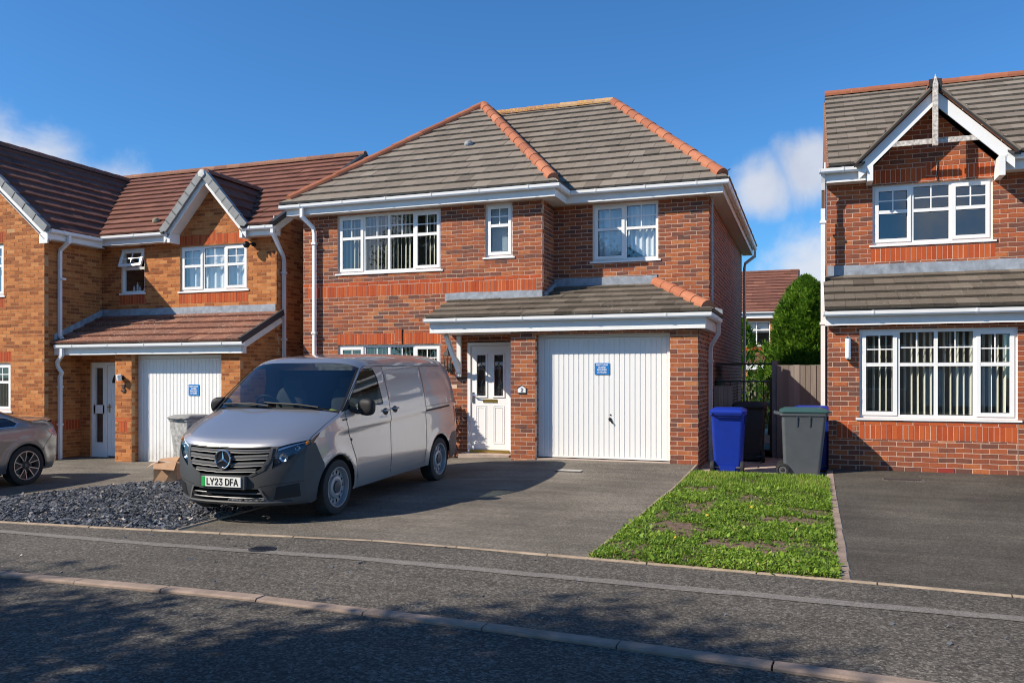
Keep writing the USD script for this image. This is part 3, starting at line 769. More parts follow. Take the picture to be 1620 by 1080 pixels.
    def gutter(self, pts, left=True, mat=None, brackets=0.9, ends=True):
        """A square-line gutter along a polyline at its top edge; it lies to the left or right of the way."""
        mat = mat or m_gutter
        pts = np.asarray(pts, float)
        d = np.diff(pts, axis=0); L = np.linalg.norm(d, axis=1); d /= L[:, None]
        sg = 1 if left else -1
        out = np.stack([-d[:, 1] * sg, d[:, 0] * sg, 0 * L], 1)

        def sweep(a, oa, b, ob, P, mb):
            ra, rb = a + np.outer(P[:, 0], oa) + np.outer(P[:, 1], Z_), b + np.outer(P[:, 0], ob) + np.outer(P[:, 1], Z_)
            m = len(P)
            V = np.vstack([ra, rb])
            F = np.array([[j, (j + 1) % m, (j + 1) % m + m, j + m] for j in range(m)])
            mb.add(V, F if left else F[:, ::-1])
        mb = MB()
        for i in range(len(d)):
            oa = out[i] if i == 0 else (out[i - 1] + out[i]) / (1 + out[i - 1] @ out[i])
            ob = out[i] if i == len(d) - 1 else (out[i + 1] + out[i]) / (1 + out[i + 1] @ out[i])
            sweep(pts[i], oa, pts[i + 1], ob, self.GP, mb)
        cap = Polygon(self.GP[:6] * 1.03)
        for p, o, dd in ((pts[0], out[0], -d[0]), (pts[-1], out[-1], d[-1])):
            mb.prism(cap, p, o, Z_, dd, -0.002, 0.012)
        g = mb.build(self.path, 'gutter', mat)
        big = self.GP[:6] + np.array([(0, .003), (-.0, -.004), (0, -.006), (.004, -.006), (.007, 0), (.007, .003)])
        for i in range(len(d)):
            k = int(L[i] // brackets)
            for s in (np.arange(k) + 0.5) * L[i] / max(k, 1):
                MB().prism(Polygon(big), pts[i] + d[i] * s, out[i], Z_, d[i], -0.014, 0.014).build(g, 'bracket', mat)
        return g

    def pipe(self, pts, r=0.043, mat=None, clips=(), name='downpipe', wall=None):
        p = MB().tube(pts, r, 4, square=True).build(self.path, name, mat or m_gutter)
        for z in clips:
            x, y = pts[-1][0], pts[-1][1]
            MB().box(x - .05, x + .05, y - .045, y + .045, z - .02, z + .02).build(p, 'pipe_clip', mat or m_gutter)
        return p

    def box(self, name, *b, mat=None, parent=None, **kw):
        return MB().box(*b).build(parent or self.path, name, mat or m_white, **kw)

    def window(self, x0, x1, z0, z1, y, lights, transom=0.40, glass=None, sill=True, fill=None, seed=0, sash_tilt=0.0, bars=True, depth=1.1, sill_over=0.05):
        """lights: list of (share of the width, opens?). Returns the window's frame, whose sub-parts are sashes, panes, bars and what hangs behind."""
        glass = glass or m_glass
        rnd = np.random.default_rng(100 + seed)
        fw, md = 0.052, 0.07
        fr = MB()
        fr.box(x0, x1, y, y + md, z0, z0 + fw).box(x0, x1, y, y + md, z1 - fw, z1)
        fr.box(x0, x0 + fw, y, y + md, z0 + fw, z1 - fw).box(x1 - fw, x1, y, y + md, z0 + fw, z1 - fw)
        W = x1 - x0 - fw
        edges, s = [x0 + fw / 2], 0.0
        tot = sum(a for a, _ in lights)
        for a, _ in lights:
            s += a / tot; edges.append(x0 + fw / 2 + W * s)
        for e in edges[1:-1]:
            fr.box(e - 0.026, e + 0.026, y + 0.002, y + md, z0 + fw, z1 - fw)
        zt = z1 - (z1 - z0) * transom
        jobs = []
        for (a, opens), e0, e1 in zip(lights, edges[:-1], edges[1:]):
            l, r_ = e0 + 0.026, e1 - 0.026
            sh = 0.0
            if opens == 'tall':
                sh = 0.045
                sm = MB()
                q0, q1 = -0.014, 0.03
                sm.box(l - .012, r_ + .012, y + q0, y + q1, z0 + fw - .012, z0 + fw + sh).box(l - .012, r_ + .012, y + q0, y + q1, z1 - fw - sh, z1 - fw + .012)
                sm.box(l - .012, l + sh, y + q0, y + q1, z0 + fw + sh, z1 - fw - sh).box(r_ - sh, r_ + .012, y + q0, y + q1, z0 + fw + sh, z1 - fw - sh)
                sm.box(l + sh, r_ - sh, y + q0 + .003, y + q1, zt - .028, zt + .028)
                jobs.append(('sash', sm))
                l, r_ = l + sh, r_ - sh
                yp = y + 0.006
            else:
                fr.box(l, r_, y + 0.003, y + md, zt - 0.026, zt + 0.026)
                yp = y + 0.028
            b0, b1, t0, t1 = z0 + fw + sh, zt - 0.026, zt + 0.026, z1 - fw - sh
            jobs.append(('pane', (l, r_, b0, b1, yp, False)))
            jobs.append(('pane', (l, r_, t0, t1, yp, True)))
        w = fr.build(self.path, 'window', m_white)
        for what, job in jobs:
            if what == 'sash':
                job.build(w, 'sash', m_white)
                continue
            l, r_, b, t, yp, top = job
            o = MB().add([(l, yp, b), (r_, yp, b), (r_, yp, t), (l, yp, t)], [[0, 1, 2, 3]])
            p = o.build(w, 'pane', glass)
            gk = MB()
            for a0, a1, c0, c1 in ((l, r_, b, b + .008), (l, r_, t - .008, t), (l, l + .008, b + .008, t - .008), (r_ - .008, r_, b + .008, t - .008)):
                gk.box(a0, a1, yp - .004, yp + .003, c0, c1)
            gk.build(w, 'gasket', m_gasket)
            if top and bars:
                xm, zm = (l + r_) / 2, (b + t) / 2
                MB().box(xm - .0095, xm + .0095, yp - .010, yp - .001, b, t).build(w, 'glazing_bar', m_white)
                MB().box(l, xm - .0095, yp - .0098, yp - .001, zm - .0095, zm + .0095).box(xm + .0095, r_, yp - .0098, yp - .001, zm - .0095, zm + .0095).build(w, 'glazing_bar', m_white)
        # the room behind
        rm = MB()
        a, b, c, d, e, f = x0 + .01, x1 - .01, y + md + .002, y + md + depth, z0 + .01, z1 - .01
        xa, xb, za, zb = a - .5, b + .5, e - .6, f + .15
        V = [(a, c, e), (b, c, e), (b, c, f), (a, c, f), (xa, d, za), (xb, d, za), (xb, d, zb), (xa, d, zb)]
        rm.add(V, [[0, 1, 5, 4], [1, 2, 6, 5], [2, 3, 7, 6], [3, 0, 4, 7], [4, 5, 6, 7]])
        rm.build(w, 'room', m_room)
        yb = y + md + 0.05
        if fill:
            how = fill[0]
            if how == 'vertical':          # vertical blinds turned nearly edge on
                _, ang, step, skip = fill
                x = x0 + 0.03
                while x < x1 - 0.05:
                    th = math.radians(ang + rnd.normal(0, 3.5))
                    if rnd.random() > skip:
                        c, s_ = math.cos(th) * .0445, math.sin(th) * .0445
                        lean = rnd.normal(0, .004)
                        V = [(x - c, yb - s_, z0), (x + c, yb + s_, z0), (x + c + lean, yb + s_, z1), (x - c + lean, yb - s_, z1)]
                        MB().add(V, [[0, 1, 2, 3]]).build(w, 'blind_slat', m_blind)
                    x += step
            elif how == 'net':             # gathered net curtain, cut to an arch or hanging full
                _, arch = fill
                nx = 90
                X = np.linspace(x0 + .02, x1 - .02, nx); one = np.ones(nx)
                ph = np.cumsum(rnd.uniform(0.3, 1.1, nx))
                Yv = yb + 0.02 * np.sin(ph) + 0.012 * np.sin(ph * 0.37 + 1)
                span = (X - x0) / (x1 - x0)
                low = z0 + (arch(span) if arch else 0.0 * one) * (z1 - z0)
                V = np.r_[np.c_[X, Yv, low], np.c_[X, Yv, np.full(nx, z1 - .02)]]
                j = np.arange(nx - 1)
                put(w, 'net_curtain', V, np.stack([j, j + 1, j + 1 + nx, j + nx], 1), m_net, smooth=True)
            elif how == 'roller':
                MB().box(x0 + .05, x1 - .05, yb, yb + .004, z1 - (z1 - z0) * fill[1], z1 - .03).build(w, 'roller_blind', m_net)
        if sill:
            MB().prism(Polygon([(0, 0), (-.085, -.004), (-.085, -.034), (-.07, -.036), (0, -.03)]), (x0 - sill_over, y + .02, z0), Y_, Z_, X_, 0, x1 - x0 + 2 * sill_over).build(w, 'window_sill', m_white)
        return w

    def garage_door(self, x0, x1, z0, z1, y, pitch=0.0885):
        """Up-and-over door of one pressed sheet with upright ribs, in a steel frame."""
        f = MB()
        f.box(x0 - .10, x0 - .004, y - .01, y + .06, z0, z1 + .075).box(x1 + .004, x1 + .10, y - .01, y + .06, z0, z1 + .075).box(x0 - .004, x1 + .004, y - .01, y + .06, z1 + .006, z1 + .075)
        fr = f.build(self.path, 'garage_door_frame', m_white_steel)
        k = round((x1 - x0) / pitch); pt = (x1 - x0) / k
        prof = [(x0, 0)]
        for i in range(k):
            a = x0 + i * pt
            prof += [(a + .004, 0), (a + .010, -.013), (a + pt - .010, -.013), (a + pt - .004, 0)]
        prof += [(x1, 0), (x1, .02), (x0, .02)]
        d = MB().prism(Polygon(prof), (0, y + .02, z0 + .03), X_, Y_, Z_, 0, z1 - z0 - .05)
        d.box(x0, x1, y + .006, y + .04, z0, z0 + .03).box(x0, x1, y + .006, y + .04, z1 - .02, z1)
        door = d.build(self.path, 'garage_door', m_white_steel)
        MB().box(x0, x1, y + .002, y + .03, z0 - .03, z0 - .003).build(door, 'bottom_seal', m_gasket)
        return door

    def back_fill(self, x0, x1, y0, y1, z1, z0=-0.5):
        """Dark inside of the shell, so that no light leaks through the house."""
        return MB().box(x0, x1, y0, y1, z0, z1).build(self.path, 'inside', m_dark)


def T2(pts):
    return Polygon(pts)
def far_brick(name, axis, c1, c2, mortar):
    """Bricks seen edge-on or far off: courses by the brick texture, in metres."""
    sep = {'x': ('xyz.x', 'xyz.z'), 'y': ('xyz.y', 'xyz.z')}[axis]
    return M(name, {'g': ('geometry', {}), 'xyz': ('separate_xyz', {}), 'uv': ('combine_xyz', {}),
                    'b': ('brick_texture', {'color1': c1, 'color2': c2, 'mortar': mortar, 'scale': 1.0, 'mortar_size': 0.006, 'mortar_smooth': 0.1, 'brick_width': 0.225, 'row_height': 0.075, 'bias': -0.1}),
                    'bu': ('bump', {'strength': 0.6, 'distance': 0.008, 'invert': True}), 'p': ('principled_bsdf', {'roughness': 0.9, 'specular_ior_level': 0.2})},
             [('g.position', 'xyz.vector'), (sep[0], 'uv.x'), (sep[1], 'uv.y'), ('uv.vector', 'b.vector'), ('b.color', 'p.base_color'), ('b.fac', 'bu.height'), ('bu.normal', 'p.normal')])


m_red_side = far_brick('red_brick_side', 'y', (0.14, 0.06, 0.045), (0.32, 0.10, 0.045), (0.50, 0.385, 0.285))
m_buff_side = far_brick('buff_brick_side', 'y', (0.24, 0.10, 0.04), (0.46, 0.22, 0.08), (0.47, 0.31, 0.17))
NY = -Y_

# ================================================================== the middle house
H = House('brick_house', 'red brick detached house with hipped grey tiled roof behind the silver van', (-5.7, 14.45, 0), dict(brick=m_red, bright=m_orange, mortar=m_mortar))
mid = H
YB, YR, YG = 14.45, 15.168, 13.60
XL, XC, XR, XP = -9.709, -4.594, -1.686, -4.903
EZ = 4.665
wins = dict(bay=(-8.903, -6.633, 3.475, 4.635), bath=(-5.714, -5.177, 3.655, 4.65), low=(-8.895, -6.633, 0.90, 2.05), door=(-6.085, -5.160, -0.05, 2.075))
bay = sbox(XL, -0.2, XC, EZ)
for a, b, c, d in wins.values():
    bay = bay.difference(sbox(a, c, b, d))
H.wall(bay, (0, YB, 0), X_, NY, bands=[(sbox(XL + .11, 3.0, XC - .11, 3.225), 'soldier'), (sbox(XL, 3.225, XC, 3.30), 'stretcher'),
                                     (sbox(-8.9, 2.05, -7.62, 2.275), 'soldier'), (sbox(-7.46, 2.05, -6.6, 2.275), 'soldier'), (sbox(-7.62, 2.125, -7.46, 2.35), 'soldier'), (sbox(-7.62, 2.05, -7.46, 2.125), 'stretcher')])
MB().box(-7.462, -7.45, YB - .018, YB + .02, 2.05, 2.35).build(H.path, 'keystone_joint', m_gasket)
H.wall(sbox(YB + .012, 2.7, YR, EZ + .02), (XC, 0, 0), Y_, X_)
rec = sbox(XC, 2.2, XR, EZ + .02).difference(sbox(-3.832, 3.58, -2.6, 4.645))
H.wall(rec, (0, YR, 0), X_, NY)
gar = sbox(XP, -0.1, XR, 2.24).difference(sbox(-4.456, -0.2, -2.138, 2.145))
H.wall(gar, (0, YG, 0), X_, NY)
H.wall(sbox(YG + .012, 0, YG + .2, 2.145), (-4.456, 0, 0), Y_, X_, thick=.05)
H.wall(T2([(YG + .012, -.3), (22.8, -.3), (22.8, EZ), (YR + .012, EZ), (YR + .012, 2.24), (YG + .012, 2.24)]), (XR, 0, 0), Y_, X_, bricks=False, ncore=m_red_side)
H.wall(sbox(YG + .012, -.1, YB, 2.24), (XP, 0, 0), Y_, -X_, bricks=False, ncore=m_red_side)
H.wall(sbox(YB + .012, -.3, 22.8, EZ), (XL, 0, 0), Y_, -X_, bricks=False, ncore=m_red_side)
H.wall(sbox(XL, -.3, XR, EZ), (0, 22.8, 0), X_, Y_, bricks=False, ncore=m_red_side)
H.box('upper_floor', XL + .1, XR - .1, 15.9, 22.7, 2.5, 2.6, mat=m_dark)

# roof: eaves, hips, ridge
EV, RZ = 4.882, 7.80
A1, A2, A3 = (-10.06, 14.14), (-4.23, 14.14), (-4.23, 14.87)
A4 = (-1.335, 14.87)
PK = np.array([-7.24, 18.18, RZ]); RL = np.array([-7.24, 18.95, RZ]); RR = np.array([-4.30, 18.95, RZ])


def face(pts, along, mat, H=H, **kw):
    """A roof face from its corners (3D), the first two at the eave."""
    P = np.array(pts, float)
    u = np.asarray(along, float)
    nn = np.cross(P[1] - P[0], P[2] - P[0]); nn /= np.linalg.norm(nn)
    if nn[2] < 0:
        nn = -nn
    v = np.cross(nn, u); v /= np.linalg.norm(v)
    if v[2] < 0:
        v = -v
    q = P - P[0]
    return H.tiles(Polygon(np.c_[q @ u, q @ v]), P[0], u, v, mat, **kw)


e = lambda p: (*p, EV)
face([e(A1), e(A2), PK], X_, m_tile)
s_ = (RZ - EV) / (18.95 - 14.87)
face([e(A3), e(A4), RR, RL], X_, m_tile)
face([e(A2), e(A3), RL, PK], Y_, m_tile)
face([e(A4), (-1.335, 23.13, EV), RR], Y_, m_tile)
face([e(A1), (-10.06, 23.13, EV), RL, PK], Y_, m_tile, width=1.2, gauge=0.7)
face([(-10.06, 23.13, EV), (-1.335, 23.13, EV), RR, RL], X_, m_tile, width=1.2, gauge=0.7)
up = np.array([0, 0, .03])
H.ridge(np.array(e(A1)) + up + (.12, .16, .10), PK + up, m_hip, name='hip_tile')
H.ridge(np.array(e(A2)) + up + (-.10, .14, .10), PK + up, m_hip, name='hip_tile')
H.ridge(np.array(e(A4)) + up + (-.10, .14, .10), RR + up, m_hip, name='hip_tile')
H.ridge(RL + up, RR + up, m_ridge, r=0.12)
H.ridge(PK + up, RL + up, m_hip)
# valley and the vent on the front slope
MB().bar((*A3, EV + .0), RL + (0, 0, -.01), .22, .02).build(H.path, 'valley_lining', m_verge_dark)
vz = EV + (15.75 - 14.14) * (RZ - EV) / (18.18 - 14.14)
nv = np.array([0, -(RZ - EV), 18.18 - 14.14]); nv /= np.linalg.norm(nv)
MB().lathe([(.0, .11), (.05, .10), (.085, .07), (.10, .03), (.10, 0)], (-6.72, 16.05, vz + .22), nv, 14).build(H.path, 'roof_vent', m_verge)
for (x, y, z) in ((A4[0] - .02, A4[1] + .06, EV + .09), (A2[0] + .0, A2[1] + .06, EV + .09)):
    MB().tube([(x, y, z - .05), (x + .02, y - .02, z + .06), (x + .06, y - .05, z + .07)], .01, 6).build(H.path, 'hip_iron', m_iron)

# eaves
FB, FT = EZ - .006, 4.865
fa = MB()
fa.box(-9.93, -4.285, 14.228, 14.248, FB, FT).box(-4.305, -4.285, 14.248, 14.97, FB, FT).box(-4.285, -1.425, 14.955, 14.975, FB, FT)
fa.build(H.path, 'fascia', m_gutter)
MB().box(-1.445, -1.425, 14.975, 23.1, FB, FT).build(H.path, 'fascia', m_soffit)
MB().box(-9.95, -9.93, 14.228, 23.1, FB, FT).build(H.path, 'fascia', m_soffit)
so = MB()
so.box(-9.93, -4.305, 14.248, YB, FB + .004, FB + .014).box(XC, -4.305, YB, 14.975, FB + .004, FB + .014).box(-4.305, -1.445, 14.975, YR, FB + .0045, FB + .0145)
so.box(XC, -4.305, 14.975, YR, FB + .004, FB + .014).box(XR, -1.445, YR, 23.1, FB + .004, FB + .014).box(-9.93, XL, YB, 23.1, FB + .004, FB + .014)
so.build(H.path, 'soffit', m_soffit)
MB().box(-9.935, -9.705, 14.235, YB, FB, FB + .19).build(H.path, 'box_end', m_gutter)
H.gutter([(-10.06, 14.226, 4.858), (-4.283, 14.226, 4.868), (-4.283, 14.951, 4.87)], left=False)
H.gutter([(-4.16, 14.953, 4.872), (-1.423, 14.953, 4.866), (-1.423, 23.0, 4.85)], left=False)
H.pipe([(-9.55, 14.17, 4.80), (-9.55, 14.17, 4.62), (-9.42, 14.37, 4.42), (-9.40, 14.385, 4.30), (-9.40, 14.385, -.05)], clips=(4.1, 2.3, .6))
H.pipe([(-1.36, 22.95, 4.76), (-1.36, 22.95, 4.62), (-1.60, 22.85, 4.42), (-1.62, 22.85, 4.3), (-1.62, 22.85, 0)], mat=m_pinkwhite, clips=(3, 1))
H.pipe([(-1.645, 15.32, 4.66), (-1.645, 15.32, 2.62)], r=.016, name='cable_pipe', mat=m_pinkwhite)

# windows and doors
H.window(*wins['bay'][:2], *wins['bay'][2:], YB + .045, [(1, 'tall'), (1, None), (1, None), (1, 'tall')], fill=('vertical', -50, .088, .03), seed=1)
H.window(*wins['bath'][:2], *wins['bath'][2:], YB + .045, [(1, 'tall')], transom=.41, glass=m_glass_obscure, fill=('roller', 0.99), seed=2)
H.window(*wins['low'][:2], *wins['low'][2:], YB + .045, [(1, 'tall'), (1, None), (1, None), (1, 'tall')], transom=.40, fill=('vertical', -52, .088, .02), seed=3)
arch = lambda s: np.where(s < .5, np.maximum(0, .40 - 1.8 * np.abs(s - .25)), np.clip(.30 - .62 * np.abs(s - .62), 0, 1) * .9)
H.window(-3.832, -2.6, 3.58, 4.645, YR + .045, [(1, 'tall'), (1, None)], transom=.44, fill=('net', lambda s: np.clip(.26 - .75 * np.abs(s - .52), 0, 1)), seed=4)
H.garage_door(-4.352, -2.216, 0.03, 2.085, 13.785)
gd = H.path + '/garage_door'
hk = MB().lathe([(.0, .03), (.022, .028), (.03, .01), (.03, 0)], (-3.18, 13.795, .70), NY, 12)
hk.bar((-3.18, 13.775, .70), (-3.13, 13.77, .63), .022, .018, up=Y_)
hk.lathe([(0, .012), (.014, .01), (.014, 0)], (-3.17, 13.795, .775), NY, 10)
hk.build(gd, 'handle', m_black)
H.box('threshold', -4.46, -2.13, 13.62, 13.9, -.06, .012, mat=m_slab)

# front door
dx0, dx1, dz0, dz1, dy = -6.07, -5.172, 0.0, 2.06, 14.43
fr = MB().box(dx0, dx0 + .058, dy, dy + .07, dz0, dz1).box(dx1 - .058, dx1, dy, dy + .07, dz0, dz1).box(dx0 + .058, dx1 - .058, dy, dy + .07, dz1 - .058, dz1)
frame = fr.build(H.path, 'door_frame', m_white)
lx0, lx1, lz0, lz1 = dx0 + .063, dx1 - .063, dz0 + .055, dz1 - .063
leaf = sbox(lx0, lz0, lx1, lz1)
g1, g2 = (lx0 + .12, lx0 + .305), (lx1 - .305, lx1 - .12)
for a, b in (g1, g2):
    leaf = leaf.difference(sbox(a, 1.06, b, 1.83))
dl = MB().prism(leaf, (0, dy + .022, 0), X_, Z_, NY, -.03, 0)
for a, b in (g1, g2):
    dl.prism(sbox(a - .028, 1.032, b + .028, 1.858).difference(sbox(a + .004, 1.064, b - .004, 1.826)), (0, dy + .022, 0), X_, Z_, NY, .0005, .014)
    for k in (.0, .028):
        dl.prism(sbox(a - .014 + k, .17 + k, b + .014 - k, .88 - k).difference(sbox(a - .006 + k, .178 + k, b + .006 - k, .872 - k)), (0, dy + .022, 0), X_, Z_, NY, .0005, .006)
door = dl.build(H.path, 'front_door', m_white_door)
for a, b in (g1, g2):
    MB().add([(a, dy + .03, 1.06), (b, dy + .03, 1.06), (b, dy + .03, 1.83), (a, dy + .03, 1.83)], [[0, 1, 2, 3]]).build(door, 'pane', m_glass)
    ld = MB()
    c, w_ = (a + b) / 2, (b - a) / 2
    hexa = [(c, 1.66), (c + .055, 1.60), (c + .055, 1.44), (c, 1.38), (c - .055, 1.44), (c - .055, 1.60), (c, 1.66)]
    segs = list(zip(hexa[:-1], hexa[1:])) + [((c, 1.38), (c, 1.06)), ((c, 1.66), (c, 1.83)), ((a, 1.2), (b, 1.2)), ((c + .055, 1.52), (b, 1.52)), ((c - .055, 1.52), (a, 1.52)), ((a, 1.06), (c, 1.2)), ((b, 1.06), (c, 1.2))]
    for (p, q), (r, s) in segs:
        ld.bar((p, dy + .026, q), (r, dy + .026, s), .010, .006, up=Y_)
    ld.build(door, 'leading', m_black)
MB().add([(lx0, dy + .09, 1.0), (lx1, dy + .09, 1.0), (lx1, dy + .09, 1.9), (lx0, dy + .09, 1.9)], [[0, 1, 2, 3]]).build(door, 'backing', m_dark)
MB().box(-5.76, -5.48, dy + .010, dy + .022, .94, 1.00).build(door, 'letter_plate', m_brass)
hm = MB().box(lx0 + .03, lx0 + .07, dy + .006, dy + .022, .93, 1.13).tube([(lx0 + .05, dy + .01, 1.08), (lx0 + .05, dy - .045, 1.08), (lx0 + .17, dy - .045, 1.065)], .010, 8)
hm.build(door, 'handle', m_chrome)
MB().box(dx0 + .058, dx1 - .058, dy - .02, dy + .05, 0.0, .05).build(H.path, 'door_sill', m_brass)
H.box('door_step', dx0 - .05, dx1 + .05, 14.1, 14.47, -.12, -.004, mat=m_slab)

# lean-to roof over the door and the garage
LS, LE, LZ = .362, 13.41, 2.475
lz = lambda y: LZ + LS * (y - LE)
k = math.sqrt(1 + LS * LS)
PA = np.array([(-6.45, LE, LZ), (-1.445, LE, LZ), (-2.62, YR, lz(YR)), (XC, YR, lz(YR)), (XC, YB, lz(YB)), (-6.45, YB, lz(YB))])
u_, v_ = X_, np.array([0, 1, LS]) / k
q = PA - PA[0]
H.tiles(Polygon(np.c_[q @ u_, q @ v_]), PA[0], u_, v_, m_tile_brown, gauge=.335)
face([(-1.445, LE, LZ), (-1.445, YR - .0, LZ), (-2.62, YR, lz(YR))], Y_, m_tile_brown)
H.ridge((-1.52, LE + .14, LZ + .09), (-2.62, YR - .03, lz(YR) + .05), m_hip, name='hip_tile')
H.box('fascia', -6.41, -1.56, 13.49, 13.51, 2.20, 2.455, mat=m_gutter)
H.box('fascia', -1.58, -1.56, 13.51, 15.16, 2.20, 2.455, mat=m_pinkwhite)
H.box('fascia', -6.41, -6.39, 13.51, YB, 2.20, 2.50, mat=m_white)
so = MB().box(-6.39, XP, 13.51, YB, 2.205, 2.22).box(XP, -1.58, 13.51, YG, 2.205, 2.22).box(XR, -1.58, YG, YR, 2.205, 2.22)
so.build(H.path, 'soffit', m_soffit)
H.gutter([(-6.48, 13.488, 2.452), (-1.558, 13.488, 2.449), (-1.558, 15.12, 2.442)], left=False, brackets=1.1)
H.pipe([(-1.495, 14.95, 2.38), (-1.495, 14.95, 2.18), (-1.615, 14.90, 1.98), (-1.63, 14.90, 1.9), (-1.63, 14.90, -.05)], mat=m_pinkwhite, clips=(1.7, .5))
# lead flashings
fl = MB()
edge_ = lambda x0, x1, y, z0, h: fl.prism(Polygon([(x0, z0 - .02), (x1, z0 - .02), *[(x, z0 + h + .006 * math.sin(x * 7)) for x in np.linspace(x1, x0, 14)]]), (0, y, 0), X_, Z_, NY, .002, .012)
edge_(-6.54, XC, YB, lz(YB) + .03, .13)
H.part('flashing', fl, m_lead); fl = MB()
edge_(XC + .012, -2.62, YR, lz(YR) + .03, .14)
H.part('flashing', fl, m_lead)
for i in range(7):
    x = -2.62 + i * .165
    z = lz(YR) - (x + 2.62) * (lz(YR) - LZ) / 1.195
    MB().prism(Polygon([(x, z - .06), (x + .19, z - .16), (x + .175, z + .035), (x + .05, z + .075)]), (0, YR, 0), X_, Z_, NY, .003 + .001 * i, .012 + .001 * i).build(H.path, 'step_flashing', m_lead)
MB().bar((XC + .03, YB + .05, lz(YB) + .06), (XC + .03, YR, lz(YR) + .06), .05, .10).build(H.path, 'flashing', m_lead)
# timber bracket that carries the porch
br = MB().box(-6.27, -6.19, YB - .075, YB - .012, 1.42, 2.19)
br.bar((-6.23, 14.38, 1.52), (-6.23, 13.80, 2.18), .07, .07, up=X_)
H.part('porch_bracket', br, m_white)
H.finish()

# things fixed to the middle house
t = thing('wall_lantern', 'black glass coach lantern on the bricks left of the porch bracket', 'lamp', (-6.42, 14.44, 1.55))
MB().box(-6.46, -6.38, 14.415, 14.438, 1.50, 1.68).tube([(-6.42, 14.42, 1.56), (-6.42, 14.34, 1.50), (-6.42, 14.29, 1.55)], .01, 6).build(t, 'wall_arm', m_iron)
MB().lathe([(.05, 0), (.09, .26)], (-6.42, 14.29, 1.56), Z_, 6).build(t, 'lantern_glass', pane('lantern_glass', (0.85, 0.87, 0.85), 0.05))
lc = MB().lathe([(.105, 0), (.06, .06), (.02, .11), (.012, .15), (0, .17)], (-6.42, 14.29, 1.82), Z_, 6).lathe([(.0, -.03), (.03, -.02), (.055, 0)], (-6.42, 14.29, 1.56), Z_, 6)
for i in range(6):
    a = i / 6 * 2 * math.pi
    lc.bar((-6.42 + .05 * math.cos(a), 14.29 + .05 * math.sin(a), 1.56), (-6.42 + .09 * math.cos(a), 14.29 + .09 * math.sin(a), 1.82), .008)
lc.build(t, 'lantern_frame', m_iron)

t = thing('house_number', 'small house-shaped white number plaque on the brick pier right of the white front door', 'number plaque', (-4.69, 13.59, 1.2))
MB().prism(Polygon([(-4.765, 1.145), (-4.625, 1.145), (-4.625, 1.225), (-4.695, 1.27), (-4.765, 1.225)]), (0, 13.598, 0), X_, Z_, NY, 0, .014).build(t, 'plaque', m_white)
MB().bar((-4.775, 13.585, 1.222), (-4.695, 13.585, 1.274), .012, .01).bar((-4.695, 13.585, 1.274), (-4.615, 13.585, 1.222), .012, .01).box(-4.77, -4.62, 13.58, 13.597, 1.136, 1.146).build(t, 'trim', m_iron)


def lettering(parent, name, text, height, x, y, z, mat, centre=True, depth=.003, squeeze=1.0, bold=True):
    """Raised letters facing the road: baseline at (x, y, z), reading along +x."""
    tm = meshkit.text_mesh(text, height, depth, bold)
    v = np.array(tm.vertices)
    v[:, 0] *= squeeze
    if centre:
        v[:, 0] -= (v[:, 0].min() + v[:, 0].max()) / 2
    return put(parent, name, np.c_[v[:, 0] + x, y - v[:, 2], v[:, 1] + z], np.array(tm.faces), mat)


lettering(t, 'number', '2', .065, -4.69, 13.583, 1.16, plain('navy_number', (.03, .06, .12), .5))
m_signblue = plain('sign_blue', (0.012, 0.17, 0.50), 0.4)
m_signwhite = plain('sign_white', (0.85, 0.87, 0.88), 0.5)


def door_sign(x0, x1, z0, z1, y, label):
    t = thing('garage_sign', label, 'sign', ((x0 + x1) / 2, y, (z0 + z1) / 2))
    MB().box(x0, x1, y - .005, y, z0, z1).build(t, 'board', m_signblue)
    w, h = x1 - x0, z1 - z0
    for i, (s, q) in enumerate((('KEEP CLEAR', .80), ('ACCESS', .50), ('REQUIRED', .66), ('24 HOURS', .62))):
        hh = h * .135
        tm = meshkit.text_mesh(s, hh, .002, True)
        ww = tm.vertices[:, 0].max() - tm.vertices[:, 0].min()
        lettering(t, 'line_of_text', s, hh, (x0 + x1) / 2, y - .005, z1 - h * (.23 + .215 * i), m_signwhite, squeeze=w * q / ww)
    return t


xs0 = -3.445
door_sign(xs0, xs0 + .258, 1.46, 1.655, 13.785, 'blue garage sign with white lettering on the door beside the white front door')
# ventilator flap of the gas meter and a cable along the side wall
# ================================================================== the left house
H = House('brick_house', 'buff orange brick house with brown tiled roof and small gable over its upper window', (-12.8, 14.57, -.36), dict(brick=m_buff, bright=m_orange, mortar=m_mortar2))
GL = -0.36
LR, LW, YU, YW, YF = -10.435, -15.13, 14.57, 13.06, 13.40
up_ = sbox(LW, 1.8, LR, 4.36).union(Polygon([(-13.10, 4.3), (-12.03, 5.56), (-10.96, 4.3)]))
up_ = up_.difference(sbox(-14.58, 3.285, -13.91, 4.285)).difference(sbox(-12.93, 3.27, -11.17, 4.245))
H.wall(up_, (0, YU, 0), X_, NY, bands=[(sbox(-12.95, 4.26, -12.13, 4.485), 'soldier'), (sbox(-11.97, 4.26, -11.15, 4.485), 'soldier'), (sbox(-12.13, 4.335, -11.97, 4.56), 'soldier'), (sbox(-12.13, 4.26, -11.97, 4.335), 'stretcher'),
                                     (sbox(-12.95, 3.0, -11.15, 3.225), 'soldier'), (sbox(-14.6, 3.03, -13.89, 3.255), 'soldier')])
fr_ = sbox(-13.565, GL - .15, LR, 1.93).difference(sbox(-13.13, GL - .2, -10.885, 1.87))
H.wall(fr_, (0, YF, 0), X_, NY, bands=[(sbox(-13.565 + .0, GL + .85, -13.13, GL + .925), 'stretcher'), (sbox(-13.47, GL + .625, -13.24, GL + .85), 'soldier')])
